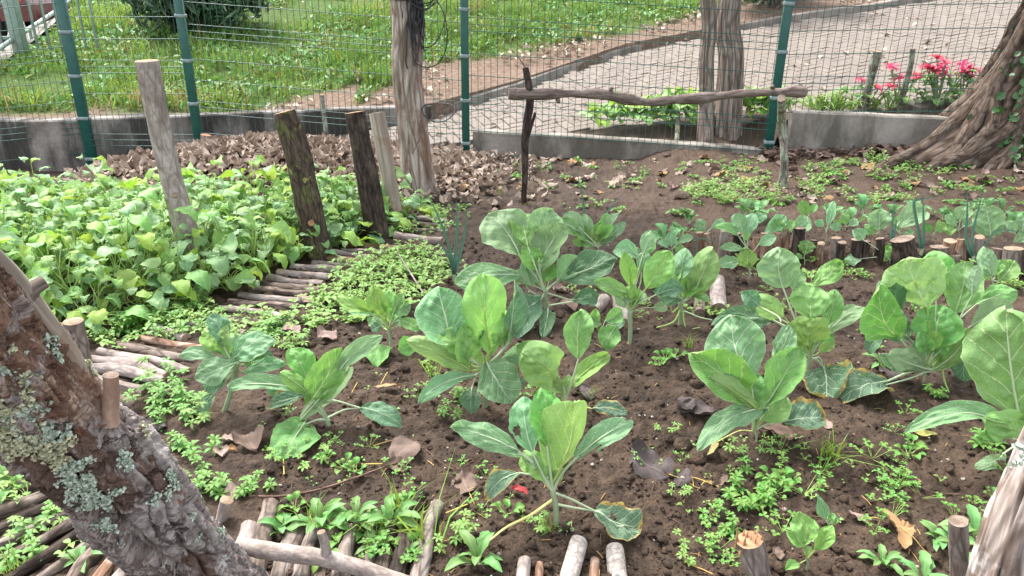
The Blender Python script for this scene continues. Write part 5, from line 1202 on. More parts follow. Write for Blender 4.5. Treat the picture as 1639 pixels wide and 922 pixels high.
plant('large cabbage left of centre with one broad upright leaf and crinkled tall one', (777, 650), (774, 588), [
    (745, 560, 752, 498, 58, 'dark', dict(dt=0.07)), (815, 548, 826, 450, 34, 'dark', dict(dt=0.03, roll=40, keel=.4)), (723, 550, 700, 460, 92, 'blue', dict(dt=0.05, cup=.12, roll=-8)),
    (785, 566, 776, 440, 76, 'lime', dict(under=True, dt=-0.02, ruffle=.05, lobes=.07, shape='oblong', cup=.3)), (756, 594, 650, 545, 40, 'lime', dict(under=True, bulge=-.08, keel=.2)), (752, 584, 744, 521, 38, 'lime', dict(dt=-0.01)),
    (778, 578, 822, 645, 72, 'blue', dict(dt=-0.09, bulge=.12, up=.9)), (763, 600, 668, 641, 26, 'blue', dict(dt=-0.06, bulge=.12, up=1.3)), (756, 618, 754, 668, 34, 'dark', dict(dt=-0.05, up=.6)),
    (672, 552, 638, 560, 30, 'mid', dict(db=.06, up=.4)), (790, 600, 842, 610, 30, 'dark', dict(dt=.02)), (806, 556, 800, 498, 30, 'mid', dict(dt=.03)), (770, 585, 765, 560, 16, 'lime', {})], 3)
plant('large cabbage at the back centre with a big dark leaf spread to the right', (873, 508), (873, 468), [
    (862, 405, 886, 336, 62, 'pale', dict(dt=0.10, lobes=.06)), (845, 395, 836, 340, 40, 'mid', dict(dt=.12)), (832, 410, 780, 342, 84, 'pale', dict(dt=0.08, cup=.15, up=.25)), (866, 432, 838, 396, 34, 'lime', dict(dt=-.01)),
    (866, 434, 906, 358, 54, 'pale', dict(dt=0.0, roll=-18, cup=.3)), (898, 448, 988, 414, 56, 'dark', dict(dt=-.03, up=.5, cup=.1)), (838, 442, 727, 452, 50, 'blue', dict(dt=-.04, up=.6, bulge=.14)),
    (916, 481, 958, 476, 32, 'dark', dict(dt=.02, up=.5)), (866, 480, 815, 546, 44, 'dark', dict(dt=-.09, up=.3, twist=.3)), (877, 492, 868, 545, 18, 'dark', dict(dt=-.06)), (866, 446, 880, 420, 22, 'lime', U), (850, 420, 868, 398, 30, 'lime', dict(dt=.03))], 4,
    bare=[('petiole', (873, 490, 0), (910, 484, 0), (952, 482, 0.02)), ('petiole', (868, 478), (845, 462), (838, 444))])
plant('smaller cabbage behind the centre one with narrow upright leaves', (957, 408), (957, 396), [
    (950, 385, 934, 342, 26, 'pale', dict(dt=.05)), (962, 392, 1001, 356, 24, 'blue', dict(dt=.02, shape='oblong')), (945, 390, 920, 362, 24, 'mid', {}), (958, 386, 972, 340, 20, 'mid', dict(dt=.05)), (966, 372, 990, 340, 14, 'pale', dict(dt=.05)), (950, 394, 930, 385, 18, 'mid', {}), (957, 390, 950, 370, 14, 'lime', U),
    (935, 372, 905, 340, 26, 'pale', dict(dt=.08)), (925, 378, 895, 352, 30, 'mid', dict(dt=.04))], 5)
plant('lime leaved cabbage with a bare stem in the middle of the bed', (1007, 552), (1008, 500), [
    (1020, 408, 982, 402, 30, 'blue', dict(dt=.08, db=.08)), (1029, 406, 1042, 368, 27, 'pale', dict(dt=.06, db=.03)), (1024, 434, 1034, 402, 26, 'blue', dict(db=.05)), (1011, 460, 999, 403, 26, 'lime', dict(dt=.0)), (1034, 462, 1073, 402, 50, 'lime', dict(dt=.02, cup=.15)),
    (1005, 470, 952, 450, 24, 'mid', {}), (1050, 472, 1094, 462, 28, 'dark', dict(up=.7)), (1045, 492, 1069, 492, 17, 'pale', {}), (1008, 484, 1014, 456, 18, 'lime', U), (1012, 482, 1024, 462, 13, 'lime', {})], 6)
plant('cabbage with one tall bent leaf right of the lime leaved plant', (1087, 522), (1089, 486), [
    (1086, 450, 1096, 396, 36, 'blue', dict(dt=.05)), (1078, 458, 1070, 420, 30, 'lime', dict(dt=.03)), (1108, 474, 1140, 400, 54, 'mid', dict(under=True, dt=-.02, shape='oblong', lobes=.06)), (1092, 478, 1046, 466, 30, 'dark', dict(up=.7)), (1108, 474, 1138, 478, 15, 'mid', {}), (1096, 470, 1100, 436, 26, 'mid', dict(dt=.04)), (1092, 476, 1120, 440, 34, 'lime', dict(dt=.02))], 7,
    bare=[('petlime', (1090, 492), (1078, 515, -.03), (1050, 528, -.06)), ('petlime', (1092, 494), (1098, 528, -.04), (1120, 528, -.05)), ('petlime', (1090, 488), (1076, 500), (1074, 486)), ('petiole', (1095, 498), (1120, 508), (1140, 512))])
plant('small dark leaved seedling in front of the lime leaved cabbage', (972, 575), (966, 540), [
    (954, 522, 954, 494, 18, 'lime', dict(dt=.02)), (968, 514, 996, 496, 27, 'mid', dict(cup=.4)), (986, 522, 968, 558, 38, 'mid', dict(dt=-.05, up=.5)), (962, 520, 940, 512, 18, 'mid', {}), (972, 520, 1000, 510, 26, 'dark', dict(db=.04))], 8, sr=.8)
plant('big cabbage right of centre with a yellow tipped low leaf and spotted leaf', (1211, 705), (1206, 690), [
    (1215, 490, 1188, 468, 30, 'dark', dict(db=.25, dt=.27, cr=(1250, 515))), (1200, 608, 1172, 505, 104, 'blue', dict(dt=0.07, cup=.12, lobes=.02)), (1236, 574, 1264, 520, 38, 'blue', dict(dt=.08, db=.06)), (1198, 640, 1108, 565, 62, 'mid', dict(dt=-.02, cup=.25, up=.25)), (1212, 655, 1134, 604, 28, 'lime', dict(under=True, db=-.02, dt=-.06, keel=.3)),
    (1210, 644, 1214, 598, 26, 'mid', dict(dt=.02)), (1226, 648, 1282, 556, 60, 'mid', dict(dt=.03, cup=.32, roll=-10)), (1230, 652, 1117, 718, 36, 'blue', dict(dt=-.14, up=1.2, bulge=.10, shape='oblong')), (1256, 674, 1322, 668, 62, 'edge', dict(dt=-.01, up=.8, shape='round')), (1150, 706, 1124, 734, 22, 'yellow', dict(dt=-.1, db=-.06, pet='y')),
    (1206, 664, 1196, 640, 22, 'lime', U), (1214, 668, 1222, 645, 16, 'lime', {})], 9)
plant('cabbage with a bright lime centre leaf and drooping brown edged leaf', (1286, 610), (1297, 572), [
    (1268, 464, 1279, 430, 28, 'pale', dict(db=.06)), (1254, 462, 1247, 396, 70, 'pale', dict(db=.05, dt=.09, cup=.14, shape='round')), (1302, 458, 1345, 418, 36, 'mid', dict(db=.04, dt=.07, lobes=.07)), (1324, 522, 1336, 464, 36, 'mid', dict(db=.02, dt=.05)), (1297, 514, 1289, 456, 60, 'lime', dict(dt=.03, cup=.18)),
    (1319, 540, 1392, 492, 36, 'pale', dict(up=.6, shape='oblong')), (1297, 560, 1304, 514, 48, 'lime', dict(under=True, dt=-.05, shape='round', cup=.4)), (1255, 508, 1213, 478, 34, 'lime', dict(under=True, db=.04, dt=.02)), (1318, 588, 1322, 646, 54, 'edge', dict(dt=-.06, up=.5, bulge=.12)), (1236, 512, 1140, 520, 40, 'dark', dict(db=.06, dt=.02, up=.5, bulge=.14)), (1300, 548, 1318, 520, 22, 'lime', {}), (1226, 500, 1186, 512, 40, 'dark', dict(db=.1, dt=.08))], 10,
    bare=[('petiole', (1300, 575), (1312, 573), (1318, 590))])
plant('large cupped cabbage rosette on the right with a curled heart', (1477, 612), (1482, 590), [
    (1500, 445, 1495, 402, 50, 'mid', dict(db=.06, dt=.09)), (1483, 492, 1448, 412, 92, 'lime', dict(under=True, db=.04, dt=.05, lobes=.04, cup=.3)), (1442, 495, 1408, 452, 46, 'dark', dict(db=.06, dt=.09)), (1455, 540, 1420, 505, 40, 'dark', dict(db=.05, dt=.06)), (1438, 540, 1408, 458, 58, 'mid', dict(dt=.0, cup=.6, roll=-14)), (1529, 502, 1549, 418, 62, 'mid', dict(dt=.08, db=.03, cup=.3, lobes=.08)),
    (1556, 472, 1567, 424, 28, 'pale', dict(under=True, db=.0, dt=.02)), (1494, 562, 1508, 488, 80, 'mid', dict(db=.0, dt=.05, cup=.5)), (1490, 592, 1428, 572, 30, 'pale', dict(under=True, dt=-.05, cup=.4)), (1492, 592, 1552, 528, 40, 'mid', dict(under=True, dt=-.05, cup=.5)), (1562, 488, 1632, 464, 36, 'mid', dict(db=.03, up=.4)), (1554, 522, 1620, 486, 38, 'pale', dict(up=.5)), (1552, 552, 1543, 612, 38, 'dark', dict(dt=-.03)),
    (1480, 564, 1473, 532, 28, 'mid', dict(db=-.03, dt=-.02, cup=.8)), (1488, 562, 1500, 530, 26, 'lime', dict(db=-.03, dt=-.01, cup=.8)), (1420, 614, 1340, 646, 54, 'edge', dict(dt=-.04, up=.9, lobes=.08)), (1414, 538, 1390, 566, 24, 'dark', dict(dt=-.02))], 11,
    bare=[('petiole', (1484, 594), (1455, 606, -.02), (1418, 616, -.03)), ('petiole', (1482, 596), (1520, 588), (1553, 576)), ('petlime', (1508, 590), (1512, 610, -.03), (1518, 632, -.05))])
plant('cabbage cut by the right edge with a huge broad leaf and arched leaf', (1650, 735), (1640, 705), [
    (1632, 668, 1610, 498, 132, 'mid', dict(dt=.06, cup=.10, roll=-6, nu=32, nv=22)), (1614, 694, 1449, 690, 32, 'blue', dict(bulge=.20, up=1.0, dt=-.04, shape='oblong')), (1640, 690, 1580, 672, 42, 'lime', dict(under=True, dt=-.03)), (1606, 726, 1560, 752, 18, 'pale', dict(dt=-.05)), (1650, 690, 1690, 600, 80, 'mid', dict(dt=.05)), (1610, 700, 1572, 668, 34, 'mid', dict(dt=.0))], 12)
plant('sprawling cabbage at the front left with long folded leaves', (527, 680), (503, 640), [
    (496, 634, 450, 598, 26, 'mid', dict(under=True, keel=.3)), (490, 624, 363, 618, 30, 'blue', dict(bulge=.12, up=.8, shape='oblong')), (494, 646, 546, 556, 52, 'mid', dict(dt=.02, keel=.2)), (490, 634, 426, 650, 30, 'edge', dict(up=.7)), (480, 674, 558, 590, 34, 'pale', dict(under=True, dt=.0, keel=.25, shape='oblong')), (540, 598, 611, 537, 30, 'pale', dict(up=.6, bulge=.12, cr=(520, 620))),
    (489, 679, 449, 738, 54, 'mid', dict(dt=-.05, up=.6, bulge=.14, curl=.06, ruffle=.03)), (576, 653, 642, 678, 34, 'dark', dict(up=.8, bulge=.12)), (516, 640, 530, 600, 30, 'lime', {}), (498, 628, 480, 606, 20, 'lime', {})], 13,
    bare=[('petiole', (528, 672), (508, 672, -.01), (486, 680, -.02)), ('petiole', (526, 668), (552, 656), (577, 653)), ('petiole', (526, 670), (512, 660), (500, 640))])
plant('cabbage at the left with pale waxy leaves and one browned low leaf', (360, 656), (378, 588), [
    (358, 556, 336, 502, 36, 'dark', dict(dt=.05)), (356, 567, 322, 536, 30, 'lime', dict(dt=.03)), (366, 568, 362, 520, 22, 'lime', dict(dt=.03)), (376, 574, 434, 544, 42, 'blue', dict(up=.6)), (386, 577, 311, 605, 40, 'blue', dict(dt=-.06, up=.9)), (388, 596, 453, 578, 24, 'blue', dict(up=.8)), (352, 580, 286, 568, 22, 'blue', dict(up=.7)), (362, 606, 328, 624, 28, 'dark', dict(dt=-.02)), (345, 628, 322, 672, 24, 'edge', dict(dt=-.04)), (396, 570, 436, 568, 26, 'dark', dict(db=.03))], 14,
    bare=[('petiole', (380, 592), (365, 606), (345, 629)), ('petiole', (372, 598), (370, 625), (361, 655))])
plant('small crinkled yellow green cabbage among weeds left of the broad leaved one', (624, 560), (622, 530), [
    (614, 508, 596, 458, 36, 'lime', dict(dt=.02, ruffle=.05)), (596, 505, 558, 496, 20, 'blue', dict(up=.7)), (600, 500, 538, 474, 24, 'lime', {}), (636, 506, 656, 486, 24, 'blue', {}), (640, 512, 672, 528, 22, 'mid', {}), (625, 556, 606, 588, 32, 'mid', dict(dt=-.04, up=.6)), (618, 500, 622, 464, 24, 'lime', {}), (610, 522, 594, 528, 20, 'dark', {}), (630, 500, 644, 470, 22, 'mid', dict(dt=.03))], 15)
plant('small yellow green seedling with four leaves at the bottom right', (1289, 915), (1291, 896), [
    (1288, 870, 1280, 820, 42, 'lime', dict(dt=.03, cup=.15)), (1305, 880, 1333, 842, 28, 'lime', dict(dt=.01)), (1288, 876, 1261, 850, 20, 'lime', {}), (1280, 902, 1257, 912, 16, 'lime', {}), (1291, 890, 1294, 874, 10, 'lime', U)], 16, 'cabbage_seedling', 'seedling', sr=.8)
plant('slim blue green seedling just behind the yellow green one', (1326, 848), (1324, 836), [(1322, 832, 1309, 792, 18, 'blue', dict(shape='lance')), (1328, 838, 1342, 830, 14, 'mid', {}), (1326, 834, 1336, 822, 12, 'mid', {})], 17, 'cabbage_seedling', 'seedling', sr=.8)

# seedlings in front of, on and behind the log edging
SG_ = 'cabbage seedlings in the row behind the log edging'
SL_ = 'pale blue green cabbage seedling growing just behind the log edging'
plant('seedling with a round lime leaf growing in front of the log edging', (1199, 449), (1198, 426), [(1188, 374, 1176, 342, 27, 'blue', dict(dt=.04)), (1197, 376, 1206, 341, 26, 'blue', dict(dt=.03)), (1182, 378, 1146, 361, 14, 'mid', {}), (1214, 392, 1242, 378, 20, 'blue', {}), (1190, 400, 1153, 397, 14, 'blue', {}), (1197, 428, 1196, 397, 28, 'lime', dict(dt=-.02, shape='round')), (1182, 418, 1150, 424, 20, 'blue', dict(dt=-.03)), (1194, 385, 1196, 366, 14, 'lime', {})], 21, 'cabbage_seedling', 'seedling', sr=.8)
plant('seedling with one triangular toothed leaf before the log edging', (1287, 424), (1287, 412), [(1288, 408, 1291, 384, 32, 'mid', dict(shape='mustard', lobes=.09)), (1284, 414, 1275, 406, 8, 'mid', {})], 22, 'cabbage_seedling', 'seedling', sr=.7)
plant('lime green seedling with leaves on long stalks before the big split log', (1424, 422), (1423, 414), [(1382, 384, 1366, 368, 22, 'blue', {}), (1380, 414, 1350, 420, 18, 'blue', dict(up=.8)), (1424, 418, 1424, 390, 24, 'lime', dict(dt=.02)), (1418, 418, 1402, 402, 20, 'lime', {}), (1432, 418, 1444, 404, 14, 'mid', {})], 23, 'cabbage_seedling', 'seedling', sr=.7)
plant('crinkled pale seedling in front of the log edging at the far right', (1587, 466), (1588, 448), [(1586, 442, 1576, 396, 30, 'pale', dict(ruffle=.06)), (1598, 450, 1624, 416, 34, 'mid', dict(cup=.3)), (1582, 448, 1560, 434, 20, 'lime', {}), (1592, 442, 1600, 415, 18, 'mid', dict(dt=.04))], 24, 'cabbage_seedling', 'seedling', sr=.8)
SLL = ['wide spread blue green seedling behind the left part of the log edging', 'upright seedling with one narrow tall leaf behind the log edging', 'two leaved seedling standing higher up the soil behind the log edging', 'blue seedling at the left end of the log edging below the frilly kale', 'two leaved blue seedling just behind the first edging logs',
 'seedling with one upright round pale leaf left of the slim leek', 'seedling with a broad pale leaf leaning right beside the slim leek', 'pale seedling with an upright round leaf left of the bent leek', 'seedling with the largest round pale leaf behind the bent leek', 'rightmost pale seedling of the back row at the picture edge', 'small green seedling just right of the folded leek',
 'small three leaved seedling left of the one with a round upright leaf', 'small two leaved seedling behind the one with the round lime leaf', 'small seedling behind the lime leaved cabbage']
for k, (bs_, cr, lv) in enumerate((
    ((1252, 398), (1252, 380), [(1224, 374, 1258, 344, 24, 'blue', {}), (1268, 370, 1296, 348, 28, 'blue', {}), (1252, 372, 1240, 350, 20, 'mid', {}), (1258, 372, 1270, 352, 16, 'mid', {})]),
    ((1322, 386), (1322, 372), [(1325, 362, 1334, 322, 18, 'blue', dict(shape='oblong')), (1326, 364, 1346, 362, 14, 'blue', {}), (1318, 362, 1306, 354, 14, 'blue', {})]),
    ((1290, 362), (1290, 350), [(1289, 346, 1284, 320, 20, 'mid', {}), (1296, 342, 1307, 326, 12, 'mid', {})]),
    ((1076, 418), (1076, 400), [(1075, 394, 1072, 372, 20, 'blue', {}), (1084, 390, 1110, 379, 14, 'blue', {}), (1078, 396, 1096, 396, 16, 'mid', {}), (1070, 398, 1052, 388, 14, 'blue', {})]),
    ((1130, 392), (1130, 374), [(1128, 368, 1116, 352, 22, 'blue', {}), (1138, 366, 1160, 351, 15, 'blue', {}), (1128, 370, 1112, 370, 12, 'mid', {})]),
    ((1407, 380), (1407, 372), [(1407, 370, 1407, 334, 38, 'pale', dict(cup=.12)), (1400, 374, 1384, 360, 16, 'mid', {})]),
    ((1440, 384), (1440, 374), [(1434, 364, 1482, 334, 34, 'pale', dict(up=.5)), (1446, 376, 1462, 370, 14, 'blue', {}), (1440, 370, 1438, 345, 18, 'mid', dict(dt=.05))]),
    ((1534, 382), (1534, 370), [(1537, 354, 1546, 330, 28, 'pale', {}), (1530, 362, 1514, 344, 16, 'pale', {}), (1540, 364, 1556, 356, 16, 'blue', {}), (1528, 366, 1512, 368, 18, 'mid', {})]),
    ((1590, 390), (1588, 380), [(1586, 378, 1577, 328, 52, 'pale', dict(cup=.12, shape='round')), (1594, 378, 1602, 362, 16, 'mid', {})]),
    ((1630, 398), (1630, 388), [(1622, 388, 1655, 372, 22, 'pale', {}), (1626, 374, 1612, 354, 16, 'pale', {}), (1636, 372, 1644, 344, 24, 'blue', {})]),
    ((1490, 388), (1492, 378), [(1496, 372, 1514, 358, 18, 'mid', {}), (1488, 372, 1480, 356, 16, 'mid', {})]),
    ((1352, 372), (1352, 362), [(1354, 360, 1348, 340, 16, 'mid', {}), (1358, 362, 1372, 350, 14, 'blue', {}), (1346, 362, 1336, 352, 12, 'mid', {})]),
    ((1210, 368), (1210, 360), [(1212, 358, 1226, 342, 20, 'blue', {}), (1206, 358, 1194, 346, 16, 'mid', {})]),
    ((1030, 420), (1030, 412), [(1028, 410, 1010, 396, 20, 'blue', {}), (1034, 408, 1046, 386, 20, 'mid', {})]))):
    plant(SLL[k], bs_, cr, lv, 40+k, 'cabbage_seedling', 'seedling', SG_, .7)
# curly kale seedlings
def frill(L, W, seed):
    g = leaf_geo(L, W, 12, 12, 'mustard', 0.3, 0.12, 0.1, 0.13, 0.22, seed, 5, -0.2, (), 0.02, 0.2, 6.0); return g
kale_me = []
for k in range(4):
    rr = np.random.RandomState(k+70); lv = []
    for j in range(6):
        L = rr.uniform(.055, .09); a = j*2.4+rr.rand(); el = rr.uniform(.5, 1.1)
        g = frill(L, L*0.75, k*10+j); m_ = rotz(a) @ rotx(el); base = m_ @ np.array([0, L*0.55, 0])
        lv.append((mesh('leaf', xf(g, m_, base), M['kale']), mesh('petiole', tube([[0, 0, 0], base, base+m_@np.array([0, L*0.5, 0])], [.0022, .0018, .0008], 6), M['petiole'])))
    kale_me.append(lv)
KPX = [(1365, 352), (1382, 338), (1425, 342), (1510, 345), (1552, 334), (1605, 336), (1618, 358), (1090, 372), (1068, 385), (1102, 352), (1196, 345), (1525, 352), (1465, 335), (1640, 352), (1575, 330), (1330, 344), (1215, 340)]
for k, (x_, y_) in enumerate(KPX):
    b = G(x_, y_+8); th = thing('kale_seedling', 'frilly green kale seedling in the row behind the smooth leaved seedlings', 'kale', b, 'curly kale seedlings in the back row')
    s_ = R.uniform(.8, 1.2); th.rotation_euler[2] = R.uniform(0, 6.28); th.scale = (s_,)*3
    for me, pe in kale_me[k % 4]: lf = link('leaf', me, th); link('petiole', pe, lf)

# leeks
def leek(label, base, leaves, w=0.016):
    b = G(*base); th = thing('leek', label, 'leek', b)
    obj('shank', tube([[0, 0, -0.03], [0, 0, 0.035]], [0.007, 0.008], 10), M['petiole'], th)
    for k, pts in enumerate(leaves):
        q = np.array([np.array(at(p[0], p[1], b[1]+(p[2] if len(p) > 2 else 0)))-b for p in pts]); q = spline(np.vstack([[0, 0, 0.02], q]), 22)
        T = np.gradient(q, axis=0); T /= np.linalg.norm(T, axis=1)[:, None]; S = np.cross(T, np.array([0.15*(k-1), -1, 0.2])); S /= np.linalg.norm(S, axis=1)[:, None]
        N_ = np.cross(S, T); ww = w*np.interp(np.linspace(0, 1, 22), [0, .15, .6, 1], [.8, 1, .75, .08])/2
        rows = [q - S*ww[:, None], q - S*ww[:, None]*.5 - N_*ww[:, None]*.45, q - N_*ww[:, None]*.7, q + S*ww[:, None]*.5 - N_*ww[:, None]*.45, q + S*ww[:, None]]
        A = np.stack(rows, 1); uv = np.stack(np.meshgrid(np.linspace(0, 1, 22), np.linspace(0, 1, 5), indexing='ij')[::-1], -1).reshape(-1, 2)
        obj('leaf', geo(A.reshape(-1, 3), grid_faces(21, 4), 0, uv, np.full((110, 2), .3)), M['leek'], th)
leek('leek with three upright leaves standing left of the back centre cabbage', (727, 450), [[(720, 400), (705, 355), (683, 308)], [(730, 390), (732, 350), (730, 320)], [(738, 400), (745, 365), (748, 330)], [(722, 420), (712, 400), (700, 388)]])
leek('single tall leek leaf pair rising behind the centre cabbage', (938, 398), [[(936, 350), (931, 310), (922, 268)], [(952, 368), (975, 335), (1000, 306)]], .013)
leek('leek with one leaf folded over at its tip behind the log edging', (1474, 408), [[(1468, 360), (1463, 325), (1475, 319), (1512, 311)], [(1478, 380), (1478, 345), (1476, 303)]], .017)
leek('leek with a leaf bent far out to the right', (1556, 420), [[(1546, 380), (1548, 345), (1548, 296)], [(1556, 385), (1562, 350), (1575, 300)], [(1576, 395), (1597, 369), (1650, 374)], [(1566, 410), (1570, 398), (1574, 388)]], .017)
leek('slim leek leaf left of the big split edging log', (1426, 398), [[(1427, 370), (1430, 340), (1432, 311)], [(1430, 380), (1434, 360), (1434, 345)]], .014)
leek('bent leek leaf in front of the first edging logs', (1113, 428), [[(1115, 400), (1117, 382), (1140, 386), (1150, 390)], [(1120, 410), (1132, 398), (1148, 416), (1185, 450)]], .009)

# ------------------------------------------------------------------ bed of broad leaved greens at the left
mus = []
for k in range(9):
    rr = np.random.RandomState(200+k); L = 0.078*rr.uniform(.8, 1.25); W = L*rr.uniform(.72, 1.0)
    g = leaf_geo(L, W, 12, 10, 'mustard' if k % 3 else 'round', rr.uniform(-.25, .3), rr.uniform(.05, .22), rr.uniform(-.1, .15), .06, .12, 500+k, 5, rr.uniform(-.3, .1), (), .016, rr.normal()*.25, 3.0, .10, .15, rr.normal()*.05, .06)
    for v in ('mus1', 'mus2', 'mus3'): mus.append(mesh('leaf', g, M[v]))
pst = []
for k in range(3): pst.append(mesh('petiole', tube(spline([(0, 0, 0), (0.0, 0.06, 0.02+0.01*k), (0, 0.12, 0)], 7), [.0028, .0018], 6), M['petlime']))
def greens(b, seed, hmax, n, sc=1.0, y_back=False):
    rr = random.Random(seed)
    th = thing('mustard_plant', 'broad leaved mustard green plant in the dense bed at the left', 'greens', b, 'mustard greens in the dense bed at the left')
    for j in range(n):
        a = j*2.4+rr.uniform(-.5, .5); f = (j+0.5)/n; z = hmax*(1-0.72*f**1.2)*rr.uniform(.85, 1.1); rad = (0.03+0.13*f)*sc*rr.uniform(.7, 1.2)
        tip = np.array([rad*math.cos(a), rad*math.sin(a), z]); v = rr.random()
        me = mus[rr.randrange(9)*3 + (0 if v < .42 else 1 if v < .80 else 2)]
        lf = link('leaf', me, th, tip); s_ = sc*rr.uniform(.6, 1.5)*(1.0 if f > .25 else .75)
        lf.rotation_euler = (rr.uniform(-.45, .35)-.15, rr.uniform(-.35, .35), a-math.pi/2); lf.scale = (s_,)*3
        if j % 2 and y_back: continue
        # stalk from the crown to the blade, expressed in the blade's own frame
        Ml = Matrix.LocRotScale(Vector(tip), lf.rotation_euler, Vector((s_,)*3)); loc = Ml.inverted() @ Vector((0.01*math.cos(a), 0.01*math.sin(a), z*0.25 if f < .4 else 0.0)); ln = loc.length
        p = link('petiole', pst[j % 3], lf); p.rotation_mode = 'QUATERNION'; p.location = loc
        p.rotation_quaternion = (-loc).to_track_quat('Y', 'Z'); p.scale = (1/s_, ln/.12, 1/s_)
bed = [G(-60, 545), G(60, 545), G(160, 528), G(250, 505), G(330, 486), G(395, 458), G(470, 425), G(530, 400), G(600, 372), G(640, 350)]
fx = [p[0] for p in bed]; fy = [p[1] for p in bed]
cnt = 0; pts = []
rr = random.Random(5)
tries = 0
while cnt < 230 and tries < 6000:
    tries += 1
    x = rr.uniform(-3.5, -0.62); y0 = np.interp(x, fx, fy); y1 = 4.15 + 0.30*sst(-1.9, -0.8, x) ; y = rr.uniform(y0+0.06, y1)
    if y > y1 or any((x-a)**2+(y-b)**2 < .108**2 for a, b in pts): continue
    pts.append((x, y)); cnt += 1
    h = 0.265*float(sst(-0.02, 0.25, y-y0))*float(1-0.35*sst(-1.6, -0.7, x)) + 0.07
    greens((x, y, HF(x, y)-.01), cnt, h*rr.uniform(.85, 1.15), 17 if y < y0+.35 else 13, 1.0, y > y0+.35)
# ------------------------------------------------------------------ plants behind the low wall
lp_ = []
for k, (x_, y_) in enumerate(((960, 214), (985, 213), (1010, 210), (1035, 213), (1050, 200), (1060, 216), (1080, 218), (1095, 206), (1110, 222), (1195, 225), (1215, 228), (1180, 220), (1232, 224), (1203, 212), (1105, 200), (1020, 202), (1250, 205), (970, 205), (1000, 204), (1045, 208), (1070, 207), (1090, 214), (1188, 212), (1222, 216), (1238, 212), (1060, 196), (1210, 202), (1030, 218), (1120, 224), (1085, 224), (1200, 230), (1170, 228))):
    b = at(x_, y_, 6.52 + 0.02*(k % 3)); b[2] = path_z(b[0], b[1])-.02
    th = thing('leafy_plant', 'bright leafy plant growing between the path and the low wall', 'plant', b, 'leafy plants along the foot of the twin trunks')
    rr = random.Random(k)
    for j in range(8):
        a = j*2.4+rr.random(); f = (j+.5)/8; lf = link('leaf', mus[rr.randrange(9)*3+rr.choice((0, 0, 2))], th, (0.09*f*math.cos(a), 0.09*f*math.sin(a), 0.20*(1-.7*f)+.05))
        lf.rotation_euler = (rr.uniform(-.2, .6), rr.uniform(-.3, .3), a-math.pi/2); s_ = rr.uniform(1.0, 1.8); lf.scale = (s_,)*3
def strap(L, W, seed, bend):
    g = leaf_geo(L, W, 10, 4, 'lance', .3, .0, .2, .0, .02, seed, 5, bend, (), 0.0, 0); return g
strap_me = [mesh('leaf', strap(.22+.03*k, .024, k, -.35-.1*k), M['weed2']) for k in range(4)]
def clump(name, label, cat_, b, n, group, seed, sc=1.0, spread=1.0):
    rr = random.Random(seed); th = thing(name, label, cat_, b, group)
    for j in range(n):
        lf = link('leaf', strap_me[rr.randrange(4)], th, (rr.uniform(-.015, .015)*spread, rr.uniform(-.015, .015), 0)); lf.rotation_euler = (rr.uniform(.5, 1.35), 0, rr.uniform(0, 6.28)); s_ = sc*rr.uniform(.7, 1.1); lf.scale = (s_,)*3
for k, x_ in enumerate((1072, 1300, 1315, 1330, 1345, 1362, 1400, 1420, 1310, 1338, 1380)):
    b = at(x_, 178 if x_ > 1200 else 210, 6.5+0.05*(k % 3)); clump('strap_leaved_plant', 'pale green strap leaved plant between the fence and the paved path', 'plant', b, 12, 'strap leaved plants beyond the fence', k, .85)
gs = []
# red bract plants
br_me = mesh('bract', leaf_geo(.085, .036, 8, 6, 'lance', .2, .1, .1, .04, .05, 5, 5, -.2), M['red']); gl_me = mesh('leaf', leaf_geo(.12, .075, 10, 8, 'mustard', .2, .1, .1, .04, .05, 6, 5, -.2), M['weed3'])
for k, (lab, x_, y_, nf, h) in enumerate((('small red flowered plant left of the leaning stake', 1385, 160, 3, .22), ('red bract plant between the two thin stakes', 1436, 150, 5, .26), ('large red bract plant right of the thin dark stakes', 1500, 158, 13, .36), ('low vine with blue green leaves below the red bract plants', 1490, 172, 0, .2), ('pinkish plant nearest the big fluted tree', 1535, 160, 6, .33))):
    b = at(x_, y_+14, 6.62); th = thing('red_bract_plant' if nf else 'vine', lab, 'plant', b); rr = random.Random(k+3)
    for j in range(6+nf*3):
        a = rr.uniform(0, 6.28); q = rr.uniform(0, .26); z = rr.uniform(.05, h*.8); st_ = None
        lf = link('leaf', gl_me, th, (q*math.cos(a), q*math.sin(a)*.5, z)); lf.rotation_euler = (rr.uniform(-.3, .5), rr.uniform(-.3, .3), a-1.57); s_ = rr.uniform(.7, 1.1); lf.scale = (s_,)*3
    for j in range(nf):
        c = np.array([rr.uniform(-.2, .2), rr.uniform(-.1, .1), h*rr.uniform(.75, 1.15)])
        obj('stem', tube(spline([[0, 0, -.05], c*np.array([.5, .5, .5]), c], 6), .006, 6), M['stem'], th)
        for i in range(10):
            lf = link('bract', br_me, th, c); lf.rotation_euler = (rr.uniform(-.2, .7), 0, i*.63+rr.uniform(-.2, .2)); s_ = rr.uniform(.7, 1.2); lf.scale = (s_,)*3
